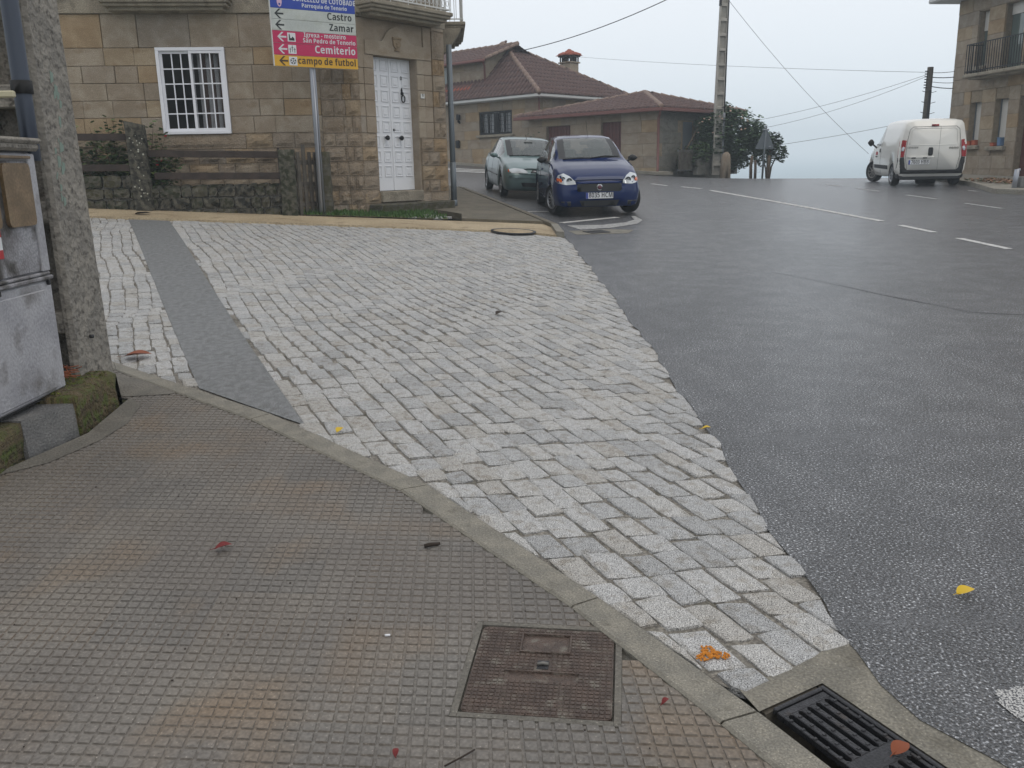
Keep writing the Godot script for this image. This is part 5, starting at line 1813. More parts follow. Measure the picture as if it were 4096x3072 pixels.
func wheel(root, at: Vector3, r: float, w: float, side: float, steer: float, spokes: int, m_rim):
	var t = Node3D.new()
	t.name = "wheel"
	root.add_child(t, true)
	t.transform = Transform3D(Basis(Vector3.UP, steer), at)
	var T = Transform3D(Basis(Vector3.BACK, -PI / 2 * side), Vector3.ZERO)
	var b = Builder.new(true)
	b.lathe(T, [[r * 0.64, -w * 0.5], [r * 0.9, -w * 0.5], [r * 0.98, -w * 0.40], [r, -w * 0.25], [r, w * 0.25], [r * 0.98, w * 0.40], [r * 0.92, w * 0.5], [r * 0.66, w * 0.46]], 36)
	obj("tyre", b, "tyre", t)
	b = Builder.new(true)
	b.lathe(T, [[r * 0.66, w * 0.46], [r * 0.63, w * 0.42], [r * 0.60, w * 0.30], [r * 0.58, w * 0.05], [0.0, w * 0.04]], 36)
	obj("rim_well", b, "black_plastic", t)
	b = Builder.new(true)
	b.lathe(T, [[r * 0.655, w * 0.47], [r * 0.64, w * 0.49], [r * 0.58, w * 0.47], [r * 0.57, w * 0.36]], 36)
	b.lathe(T, [[r * 0.16, w * 0.30], [r * 0.15, w * 0.42], [0.0, w * 0.44]], 16)
	b.soft(false)
	for k in spokes:
		var a = TAU * k / spokes
		var d = Vector3(0, cos(a), sin(a))
		var o = T.basis * Vector3(0, w * 0.40, 0)
		b.bar(o * 0.92 + d * r * 0.10, o + d * r * 0.60, r * (0.8 / spokes if spokes > 6 else 0.2), 0.018, 0.004, o.normalized())
	obj("rim", b, m_rim, t)

func mirror(root, at: Vector3, side: float, m, s := Vector3(0.19, 0.13, 0.10)):
	var b = Builder.new(true)
	var T = Transform3D(Basis(Vector3.BACK, -PI / 2 * side).scaled_local(Vector3(s.y / 2, s.x, s.z / 2)) if false else Basis(), at)
	var prev = []
	for i in 7:
		var f = i / 6.0
		var k = sin(PI * clampf(f * 0.86 + 0.10, 0.0, 1.0))
		var ring = []
		for q in 12:
			var a = TAU * q / 12
			ring.append(at + Vector3(side * (f - 0.5) * s.x, sin(a) * s.y / 2 * k, cos(a) * s.z / 2 * k))
		if i > 0:
			b.mid = at + Vector3(side * (f - 0.58) * s.x, 0, 0)
			b.skin(prev, ring)
		if i == 0 or i == 6:
			for q in range(1, 11): b.tri(ring[0], ring[q], ring[q + 1], Vector3(side * (f - 0.5), 0, 0))
		prev = ring
	b.soft(false)
	b.bar(at + Vector3(-side * s.x * 0.30, -s.y * 0.2, 0), at + Vector3(-side * (s.x * 0.5 + 0.10), -s.y * 0.75, 0.03), 0.05, 0.04, 0.01)
	obj("mirror", b, m, root)

func number_plate(root, text: String, at: Vector3, T: Basis, squeeze := 0.78):
	var b = Builder.new()
	b.block(Vector3(0, 0, 0), Vector3(0.52, 0.115, 0.01), 0.003)
	var p = obj("number_plate", b, "plate_white", root)
	p.transform = Transform3D(T, at)
	b = Builder.new()
	b.block(Vector3(-0.238, 0, 0.0056), Vector3(0.04, 0.108, 0.002))
	obj("country_band", b, "plate_blue", p)
	letters(p, text, Vector3(0.022, -0.068, 0.006), 0.125, "ink", squeeze, 0.0, true)
	b = Builder.new()
	for s in [-1.0, 1.0]:
		b.block(Vector3(0, s * 0.055, 0.0055), Vector3(0.515, 0.003, 0.002))
		b.block(Vector3(s * 0.258, 0, 0.0055), Vector3(0.003, 0.107, 0.002))
	obj("plate_edge", b, "ink", p)

func cabin(root, dash_z: float, belt: float):
	var b = Builder.new(true)
	b.soft(false)
	b.block(Vector3(0, belt - 0.12, dash_z), Vector3(1.36, 0.22, 0.42), 0.06)
	obj("dashboard", b, "black_plastic", root)
	b = Builder.new(true)
	var ring = []
	for k in 17: ring.append(Vector3(0.36 + 0.18 * cos(TAU * k / 16), belt - 0.02 + 0.16 * sin(TAU * k / 16), dash_z - 0.30 - 0.07 * sin(TAU * k / 16)))
	b.tube(ring, 0.015, 6)
	obj("steering_wheel", b, "black_plastic", root)
	for s in [-1.0, 1.0]:
		for row in [dash_z - 0.85, dash_z - 1.65]:
			b = Builder.new()
			b.box(Transform3D(Basis(Vector3.RIGHT, -0.18), Vector3(s * 0.36, belt - 0.10, row - 0.05)), Vector3(0.48, 0.62, 0.13), 0.05)
			b.box(Transform3D(Basis(), Vector3(s * 0.36, belt - 0.38, row + 0.20)), Vector3(0.48, 0.14, 0.46), 0.05)
			b.box(Transform3D(Basis(Vector3.RIGHT, -0.12), Vector3(s * 0.36, belt + 0.29, row - 0.11)), Vector3(0.25, 0.16, 0.09), 0.035)
			obj("seat", b, "seat_cloth", root)
	b = Builder.new()
	b.block(Vector3(0, belt + 0.33, dash_z - 0.50), Vector3(0.22, 0.06, 0.02), 0.01)
	obj("interior_mirror", b, "black_plastic", root)

func under(root, z0: float, z1: float, w: float, y1 := 0.62):
	var b = Builder.new()
	b.block(Vector3(0, (0.2 + y1) / 2, (z0 + z1) / 2), Vector3(w, y1 - 0.2, z1 - z0))
	obj("underbody", b, "black_rubber", root)

func mirrored(p: PackedVector2Array) -> PackedVector2Array:
	var q = PackedVector2Array()
	for v in p: q.append(Vector2(-v.x, v.y))
	return q

func stand(o, x: float, z: float, turn: float):
	var bs = slope(x, z)
	o.transform = Transform3D(bs * Basis(Vector3.UP, turn), gp(x, z, 0.004))

func make_cars():
	# dark blue hatchback, front to the street corner
	var A = thing("parked_car", "dark blue small hatchback with black door mirrors parked by kerb", "car")
	stand(A, 1.58, -18.95, deg_to_rad(4.0))
	var t: PackedVector3Array = car_body(A, [
		[2.06, 0.21, 0.60, 0.64, 0.42, 0.56, 0.56, 0.58, 0.46, 0.60], [2.02, 0.18, 0.70, 0.735, 0.44, 0.63, 0.65, 0.65, 0.52, 0.67], [1.90, 0.19, 0.74, 0.79, 0.48, 0.72, 0.71, 0.75, 0.56, 0.78], [1.70, 0.18, 0.79, 0.835, 0.52, 0.81, 0.75, 0.845, 0.60, 0.875],
		[1.45, 0.18, 0.80, 0.843, 0.55, 0.885, 0.765, 0.915, 0.62, 0.94], [1.15, 0.18, 0.80, 0.845, 0.58, 0.945, 0.77, 0.97, 0.64, 0.995], [1.00, 0.18, 0.80, 0.845, 0.58, 0.965, 0.775, 0.995, 0.67, 1.02], [0.60, 0.18, 0.80, 0.845, 0.58, 0.975, 0.78, 1.18, 0.655, 1.235],
		[0.20, 0.18, 0.80, 0.845, 0.58, 0.985, 0.78, 1.34, 0.61, 1.415], [-0.05, 0.18, 0.80, 0.845, 0.58, 0.99, 0.78, 1.392, 0.59, 1.468], [-0.5, 0.18, 0.80, 0.845, 0.58, 1.0, 0.775, 1.412, 0.58, 1.49], [-1.1, 0.18, 0.80, 0.845, 0.58, 1.02, 0.77, 1.39, 0.57, 1.468],
		[-1.5, 0.18, 0.80, 0.84, 0.6, 1.03, 0.75, 1.33, 0.55, 1.41], [-1.8, 0.2, 0.76, 0.81, 0.6, 1.01, 0.71, 1.17, 0.53, 1.24], [-1.93, 0.28, 0.70, 0.76, 0.6, 0.95, 0.66, 1.0, 0.52, 1.03], [-1.97, 0.33, 0.66, 0.70, 0.55, 0.85, 0.6, 0.9, 0.5, 0.92]],
		[1.255, -1.255], 0.345, 0.295, "car_blue", [[-1.45, -0.62], [-0.55, 0.72]], [0.10, 0.94], [-1.9, -1.5])[0]
	under(A, -1.85, 1.85, 1.1, 0.5)
	cabin(A, 0.82, 1.0)
	var fr = near_tris(t, 0)
	var lamp = V2([[-0.80, 0.665], [-0.745, 0.775], [-0.64, 0.805], [-0.545, 0.755], [-0.455, 0.665], [-0.445, 0.615], [-0.62, 0.60], [-0.765, 0.63]])
	for s in 2:
		var q = lamp if s == 1 else mirrored(lamp)
		var sg = 1.0 if s == 1 else -1.0
		var h = press(A, "headlight", fr, 0, q, "lamp_clear", 0.010, 0.07)
		for k in [[-0.56, 0.675, 0.055, "lamp_bowl"], [-0.67, 0.71, 0.04, "lamp_bowl"]]:
			var ry = ray_of(0, Vector2(k[0] * sg, k[1]))
			var c = cast(fr, ry[0], ry[1])
			var lb = Builder.new(true)
			lb.lathe(Transform3D(Basis(Vector3.RIGHT, PI / 2), c + Vector3(0, 0, 0.0)), [[k[2], 0.0], [k[2] * 0.95, 0.022], [k[2] * 0.6, 0.012], [0.0, 0.02]], 16)
			obj("reflector", lb, k[3], h)
		var am = press(A, "indicator", fr, 0, q2(-0.775, 0.65, -0.695, 0.715, sg), "lamp_amber", 0.014, 0.05)
		press(A, "fog_recess", fr, 0, q2(-0.72, 0.215, -0.54, 0.30, sg), "black_plastic", 0.003, 0.06)
	press(A, "grille", fr, 0, V2([[-0.40, 0.475], [0.40, 0.475], [0.425, 0.50], [0.425, 0.60], [0.40, 0.615], [-0.40, 0.615], [-0.425, 0.60], [-0.425, 0.50]]), "black_plastic", 0.004, 0.1)
	press(A, "lower_intake", fr, 0, V2([[-0.33, 0.205], [0.33, 0.205], [0.38, 0.31], [-0.38, 0.31]]), "black_plastic", 0.004, 0.1)
	seam(A, "bonnet_gap", fr, 0, [[-0.45, 0.655], [-0.2, 0.672], [0.2, 0.672], [0.45, 0.655]])
	var bc = cast(fr, Vector3(0, 0.55, 4), Vector3(0, 0, -1))
	var b = Builder.new(true)
	b.lathe(Transform3D(Basis(Vector3.RIGHT, PI / 2), bc), [[0.058, 0.0], [0.056, 0.022], [0.040, 0.024], [0.039, 0.018], [0.0, 0.02]], 20)
	var badge = obj("badge", b, "chrome", A)
	b = Builder.new(true)
	b.lathe(Transform3D(Basis(Vector3.RIGHT, PI / 2), bc + Vector3(0, 0, 0.016)), [[0.038, 0.0], [0.037, 0.008], [0.0, 0.009]], 20)
	obj("badge_field", b, "badge_dark", badge)
	number_plate(A, "8035 HCM", Vector3(0, 0.40, 2.092), Basis(Vector3.RIGHT, deg_to_rad(-4.0)))
	# the rest of the trim
	var shield = [[-0.50, 0.97], [0.02, 1.0], [0.1, 0.97], [0.55, 1.0]]
	b = Builder.new(true)
	b.tube([Vector3(-0.55, 1.035, 0.97), Vector3(-0.2, 1.055, 0.95), Vector3(0.0, 1.045, 0.96)], 0.014, 6)
	b.tube([Vector3(0.0, 1.045, 0.96), Vector3(0.3, 1.085, 0.92), Vector3(0.58, 1.07, 0.88)], 0.014, 6)
	obj("wiper", b, "black_rubber", A)
	b = Builder.new(true)
	b.tube([Vector3(0.1, 1.46, 0.0), Vector3(0.1, 1.78, -0.22)], 0.004, 5)
	obj("aerial", b, "black_rubber", A)
	for s in [-1.0, 1.0]:
		mirror(A, Vector3(s * 0.93, 1.03, 0.62), s, "black_plastic")
		wheel(A, Vector3(s * 0.735, 0.295, 1.255), 0.295, 0.185, s, deg_to_rad(20.0), 12, "alloy")
		wheel(A, Vector3(s * 0.735, 0.295, -1.255), 0.295, 0.185, s, 0.0, 12, "alloy")
		var sd = near_tris(t, 2 if s > 0 else 3)
		seam(A, "door_gap", sd, 2 if s > 0 else 3, [[0.80, 0.95], [0.86, 0.6], [0.80, 0.26], [-0.3, 0.26], [-0.55, 0.5], [-0.58, 0.98]])
		press(A, "door_handle", sd, 2 if s > 0 else 3, V2([[-0.42, 0.80], [-0.25, 0.80], [-0.25, 0.835], [-0.42, 0.835]]), "car_blue", 0.018, 0.1)
		seam(A, "window_seal", sd, 2 if s > 0 else 3, [[0.78, 0.985], [0.2, 0.992], [-0.6, 1.0], [-1.45, 1.03]], "black_rubber", 0.009)
	# pale green hatchback behind it
	A = thing("parked_car", "pale metallic green older hatchback parked behind the dark blue car", "car")
	stand(A, 0.42, -23.35, deg_to_rad(9.0))
	t = car_body(A, [
		[2.10, 0.30, 0.55, 0.62, 0.45, 0.52, 0.56, 0.545, 0.48, 0.57], [2.04, 0.22, 0.70, 0.77, 0.46, 0.60, 0.69, 0.63, 0.57, 0.655], [1.90, 0.19, 0.78, 0.82, 0.50, 0.69, 0.76, 0.72, 0.61, 0.745], [1.60, 0.18, 0.80, 0.847, 0.55, 0.79, 0.785, 0.815, 0.63, 0.84], [1.20, 0.18, 0.80, 0.85, 0.58, 0.865, 0.79, 0.885, 0.65, 0.91],
		[0.98, 0.18, 0.80, 0.85, 0.58, 0.90, 0.79, 0.925, 0.67, 0.95], [0.55, 0.18, 0.80, 0.85, 0.58, 0.91, 0.79, 1.12, 0.65, 1.17], [0.15, 0.18, 0.80, 0.85, 0.58, 0.92, 0.79, 1.275, 0.62, 1.345], [-0.10, 0.18, 0.80, 0.85, 0.58, 0.925, 0.785, 1.325, 0.605, 1.395], [-0.60, 0.18, 0.80, 0.85, 0.58, 0.93, 0.78, 1.345, 0.60, 1.415],
		[-1.10, 0.18, 0.80, 0.85, 0.58, 0.94, 0.775, 1.30, 0.585, 1.375], [-1.55, 0.18, 0.80, 0.84, 0.58, 0.95, 0.75, 1.12, 0.56, 1.19], [-1.90, 0.28, 0.72, 0.78, 0.6, 0.93, 0.70, 0.99, 0.55, 1.02], [-2.05, 0.34, 0.68, 0.72, 0.55, 0.85, 0.62, 0.9, 0.5, 0.92]],
		[1.27, -1.27], 0.335, 0.285, "car_green", [[-1.35, -0.98], [-0.92, -0.16], [-0.10, 0.72]], [0.08, 0.92], [-1.85, -1.2])[0]
	under(A, -1.9, 1.9, 1.1, 0.5)
	cabin(A, 0.80, 0.94)
	fr = near_tris(t, 0)
	for s in 2:
		var sg = 1.0 if s == 1 else -1.0
		var lp = V2([[-0.72, 0.60], [-0.74, 0.68], [-0.60, 0.715], [-0.40, 0.70], [-0.30, 0.64], [-0.30, 0.61]])
		var h = press(A, "headlight", fr, 0, lp if s == 1 else mirrored(lp), "lamp_clear", 0.008, 0.07)
		press(A, "indicator", fr, 0, q2(-0.80, 0.62, -0.735, 0.68, sg), "lamp_amber", 0.010, 0.05)
	press(A, "grille", fr, 0, V2([[-0.24, 0.615], [0.24, 0.615], [0.18, 0.685], [-0.18, 0.685]]), "black_plastic", 0.004, 0.08)
	seam(A, "grille_bar", fr, 0, [[-0.2, 0.65], [0.2, 0.65]], "chrome", 0.008)
	press(A, "bumper_strip", fr, 0, V2([[-0.74, 0.50], [0.74, 0.50], [0.74, 0.565], [-0.74, 0.565]]), "car_green", 0.03, 0.1)
	press(A, "lower_intake", fr, 0, V2([[-0.42, 0.30], [0.42, 0.30], [0.46, 0.39], [-0.46, 0.39]]), "black_plastic", 0.004, 0.1)
	seam(A, "bonnet_gap", fr, 0, [[-0.32, 0.715], [0.32, 0.715]])
	b = Builder.new(true)
	b.tube([Vector3(-0.58, 0.965, 0.95), Vector3(-0.2, 0.985, 0.93), Vector3(0.05, 0.98, 0.94)], 0.013, 6)
	b.tube([Vector3(0.05, 0.98, 0.94), Vector3(0.3, 1.01, 0.90), Vector3(0.55, 0.99, 0.88)], 0.013, 6)
	obj("wiper", b, "black_rubber", A)
	b = Builder.new(true)
	b.tube([Vector3(0.0, 1.36, 0.06), Vector3(-0.03, 1.47, 0.02)], 0.006, 5)
	obj("aerial", b, "black_rubber", A)
	for s in [-1.0, 1.0]:
		mirror(A, Vector3(s * 0.92, 0.96, 0.62), s, "car_green", Vector3(0.20, 0.12, 0.10))
		wheel(A, Vector3(s * 0.74, 0.285, 1.27), 0.285, 0.17, s, 0.0, 8, "alloy")
		wheel(A, Vector3(s * 0.74, 0.285, -1.27), 0.285, 0.17, s, 0.0, 8, "alloy")
		var v = 2 if s > 0 else 3
		var sd = near_tris(t, v)
		seam(A, "door_gap", sd, v, [[0.80, 0.90], [0.86, 0.6], [0.82, 0.26], [-0.10, 0.26], [-0.13, 0.92]])
		seam(A, "door_gap", sd, v, [[-0.13, 0.28], [-0.85, 0.30], [-0.97, 0.62], [-0.96, 0.92]])
		seam(A, "rub_strip", sd, v, [[0.80, 0.50], [-0.85, 0.52]], "black_plastic", 0.014)
		seam(A, "window_seal", sd, v, [[0.78, 0.915], [0.2, 0.925], [-0.6, 0.935], [-1.35, 0.955]], "black_rubber", 0.009)
	make_van()

func q2(x0: float, y0: float, x1: float, y1: float, sg := 1.0) -> PackedVector2Array:
	var q = PackedVector2Array([Vector2(x0, y0), Vector2(x1, y0), Vector2(x1, y1), Vector2(x0, y1)])
	return q if sg > 0.0 else mirrored(q)

func make_van():
	var A = thing("delivery_van", "small white panel van seen from behind on the crest of road", "van")
	stand(A, 11.40, -25.35, deg_to_rad(169.5))
	var t: PackedVector3Array = car_body(A, [
		[-1.88, 0.27, 0.72, 0.80, 0.60, 1.02, 0.80, 1.55, 0.68, 1.64], [-1.85, 0.24, 0.76, 0.842, 0.62, 1.03, 0.83, 1.585, 0.705, 1.685], [-1.65, 0.28, 0.80, 0.858, 0.62, 1.04, 0.845, 1.605, 0.715, 1.712], [-0.6, 0.22, 0.80, 0.86, 0.62, 1.04, 0.845, 1.615, 0.715, 1.722], [0.0, 0.2, 0.80, 0.86, 0.62, 1.04, 0.845, 1.60, 0.71, 1.71], [0.35, 0.2, 0.80, 0.86, 0.62, 1.04, 0.84, 1.55, 0.70, 1.66],
		[0.75, 0.2, 0.80, 0.86, 0.62, 1.05, 0.82, 1.36, 0.68, 1.46], [1.15, 0.2, 0.80, 0.86, 0.62, 1.03, 0.80, 1.10, 0.66, 1.16], [1.32, 0.2, 0.80, 0.85, 0.62, 1.0, 0.78, 1.03, 0.64, 1.06], [1.7, 0.22, 0.78, 0.83, 0.6, 0.88, 0.74, 0.92, 0.60, 0.96], [1.9, 0.22, 0.70, 0.76, 0.55, 0.72, 0.66, 0.76, 0.50, 0.79], [1.98, 0.28, 0.55, 0.60, 0.50, 0.60, 0.50, 0.62, 0.40, 0.64]],
		[1.255, -1.255], 0.35, 0.30, "car_white", [[0.22, 1.08]], [0.42, 1.20], [])[0]
	under(A, -1.75, 1.7, 1.1, 0.6)
	cabin(A, 0.95, 1.05)
	var rr = near_tris(t, 1)
	# bumper wrapping the corners
	press(A, "rear_bumper", rr, 1, V2([[-0.78, 0.25], [0.78, 0.25], [0.835, 0.36], [0.842, 0.74], [0.70, 0.745], [0.655, 0.47], [0.60, 0.425], [-0.60, 0.425], [-0.655, 0.47], [-0.70, 0.745], [-0.842, 0.74], [-0.835, 0.36]]), "black_plastic", 0.03, 0.08)
	for s in [1.0, -1.0]:
		var l = press(A, "tail_light", rr, 1, q_of([[-0.84, 0.75], [-0.705, 0.75], [-0.69, 0.9], [-0.665, 1.17], [-0.74, 1.185], [-0.805, 1.17], [-0.835, 0.98]], s), "lamp_red", 0.014, 0.07)
		press(A, "reversing_lens", rr, 1, q_of([[-0.775, 0.90], [-0.715, 0.91], [-0.70, 1.0], [-0.74, 1.02], [-0.775, 0.97]], s), "lamp_clear", 0.020, 0.05)
	press(A, "brake_light", rr, 1, V2([[-0.085, 1.525], [0.085, 1.525], [0.085, 1.565], [-0.085, 1.565]]), "lamp_red", 0.02, 0.1)
	seam(A, "door_gap", rr, 1, [[0.14, 0.43], [0.145, 1.5]], "bare_metal", 0.004)
	seam(A, "door_gap", rr, 1, [[-0.60, 0.44], [-0.655, 0.75], [-0.645, 1.15], [-0.60, 1.44], [-0.52, 1.51], [0.52, 1.51], [0.60, 1.44], [0.645, 1.15], [0.655, 0.75], [0.60, 0.44]], "black_plastic", 0.005)
	seam(A, "pressed_panel", rr, 1, [[-0.58, 1.06], [-0.55, 1.42], [-0.48, 1.47], [0.48, 1.47], [0.55, 1.42], [0.58, 1.10], [0.54, 1.05], [-0.54, 1.05]], "car_white", 0.009)
	press(A, "door_handle", rr, 1, V2([[-0.10, 0.78], [-0.02, 0.78], [0.0, 0.82], [0.0, 0.95], [-0.02, 0.99], [-0.10, 0.99], [-0.115, 0.95], [-0.115, 0.82]]), "black_plastic", 0.012, 0.1)
	press(A, "plate_hood", rr, 1, V2([[-0.62, 0.735], [0.02, 0.735], [0.03, 0.765], [-0.63, 0.765]]), "car_white", 0.03, 0.1)
	for x in [-0.46, -0.18]: press(A, "plate_lamp", rr, 1, V2([[x - 0.05, 0.715], [x + 0.05, 0.715], [x + 0.05, 0.745], [x - 0.05, 0.745]]), "black_plastic", 0.032, 0.1)
	number_plate(A, "7603 HBB", Vector3(0.32, 0.62, -1.915), Basis(Vector3.UP, PI) * Basis(Vector3.RIGHT, deg_to_rad(-2.0)))
	var bk = Basis(Vector3.UP, PI)
	for q in [["CITROEN", 0.50, 0.955, 0.062], ["nemo", -0.50, 0.925, 0.085]]:
		var hh = cast(rr, Vector3(q[1], q[2] + 0.03, -4), Vector3(0, 0, 1))
		var o = letters(A, q[0], Vector3.ZERO, q[3], "bare_metal", 0.9, 0.0)
		o.transform = Transform3D(bk, hh + Vector3(0, -0.03, -0.012))
	for s in [-1.0, 1.0]:
		var v = 2 if s > 0 else 3
		var sd = near_tris(t, v)
		mirror(A, Vector3(s * 1.0, 1.12, 0.80), s, "black_plastic", Vector3(0.17, 0.20, 0.11))
		wheel(A, Vector3(s * 0.745, 0.30, 1.255), 0.30, 0.185, s, deg_to_rad(24.0), 8, "bare_metal")
		wheel(A, Vector3(s * 0.745, 0.30, -1.255), 0.30, 0.185, s, 0.0, 8, "alloy")
		seam(A, "door_gap", sd, v, [[1.10, 1.02], [1.0, 0.7], [0.86, 0.30], [0.1, 0.28], [0.08, 1.05], [0.16, 1.5]])
		press(A, "door_handle", sd, v, V2([[0.15, 0.86], [0.25, 0.86], [0.25, 0.96], [0.15, 0.96]]), "black_plastic", 0.014, 0.1)
		press(A, "rub_strip", sd, v, V2([[-0.82, 0.42], [0.82, 0.42], [0.82, 0.52], [-0.82, 0.52]]), "black_plastic", 0.012, 0.12)
		press(A, "door_mark", sd, v, V2([[0.50, 0.78], [0.76, 0.78], [0.76, 0.87], [0.50, 0.87]]), "badge_red", 0.004, 0.1)
		press(A, "door_print", sd, v, V2([[0.50, 0.72], [0.76, 0.72], [0.76, 0.75], [0.50, 0.75]]), "ink", 0.004, 0.1)
		seam(A, "window_seal", sd, v, [[0.22, 1.06], [0.7, 1.06], [1.08, 1.06]], "black_rubber", 0.012)
	var vb = Builder.new()
	vb.block(Vector3(0, 0.25, -1.80), Vector3(1.5, 0.16, 0.12), 0.03)
	vb.block(Vector3(0, 0.27, -1.66), Vector3(1.62, 0.12, 0.3), 0.03)
	obj("rear_valance", vb, "black_plastic", A)
	var b = Builder.new(true)
	b.tube([Vector3(0.1, 0.22, -0.95), Vector3(-0.35, 0.22, -0.95)], 0.19, 16)
	obj("spare_wheel", b, "tyre", A)

func q_of(pts: Array, s: float) -> PackedVector2Array:
	return V2(pts) if s > 0.0 else mirrored(V2(pts))
# ---------------------------------------------------------------- houses beyond the cars
# barrel tiles over a roof polygon given in plane coordinates: o + e * x + s * y, s running up the slope
func tiles(b: Builder, o: Vector3, e: Vector3, s: Vector3, poly: PackedVector2Array, pitch := 0.23, run := 0.40):
	var n = e.cross(s).normalized()
	if n.y < 0.0: n = -n
	var r = Rect2(poly[0], Vector2.ZERO)
	for p in poly: r = r.expand(p)
	b.soft(false)
	var idx = Geometry2D.triangulate_polygon(poly)
	for k in range(0, idx.size(), 3):
		var f = func(i): return o + e * poly[idx[k + i]].x + s * poly[idx[k + i]].y
		b.tri(f.call(0), f.call(1), f.call(2), n)
	b.soft(true)
	var x = r.position.x + pitch / 2
	while x < r.end.x:
		var y = r.position.y
		while y < r.end.y:
			if Geometry2D.is_point_in_polygon(Vector2(x, y + run * 0.35), poly):
				var rings = []
				for q in [[y - 0.03, 0.098, 0.052], [y + run, 0.082, 0.03]]:
					var ring = []
					for k in 5:
						var a = PI * k / 4.0
						ring.append(o + e * (x + cos(a) * q[1]) + s * q[0] + n * (sin(a) * q[1] * 0.8 + q[2] - 0.03))
					rings.append(ring)
				for k in 4: b.quad(rings[0][k], rings[0][k + 1], rings[1][k + 1], rings[1][k], n)
				for k in range(1, 4): b.tri(rings[0][0], rings[0][k], rings[0][k + 1], -s)
			y += run
		x += pitch

func ridge(b: Builder, a: Vector3, c: Vector3, r := 0.11):
	var d = (c - a).normalized()
	var l = a.distance_to(c)
	var y = 0.0
	b.soft(true)
	while y < l:
		b.tube([a + d * y + Vector3(0, 0.01, 0), a + d * minf(y + 0.42, l) + Vector3(0, 0.03, 0)], [r * 0.85, r], 8)
		y += 0.40

func hip_roof(root, x0, x1, z0, z1, y, ax, az, ay):
	# pyramid with its point at (ax, ay, az); eaves at height y
	var c = [Vector3(x0, y, z1), Vector3(x1, y, z1), Vector3(x1, y, z0), Vector3(x0, y, z0)]
	var top = Vector3(ax, ay, az)
	for k in 4:
		var a: Vector3 = c[k]
		var q: Vector3 = c[(k + 1) % 4]
		var e = (q - a).normalized()
		var foot = a + e * (top - a).dot(e)
		var s = (top - foot).normalized()
		var b = Builder.new()
		tiles(b, a, e, s, PackedVector2Array([Vector2(0, 0), Vector2(a.distance_to(q), 0), Vector2((foot - a).dot(e), foot.distance_to(top))]))
		stuff(obj("roof_tiles", b, "roof_tile", root))
	for p in c:
		var b = Builder.new()
		ridge(b, p, top)
		stuff(obj("hip_tiles", b, "ridge_tile", root))

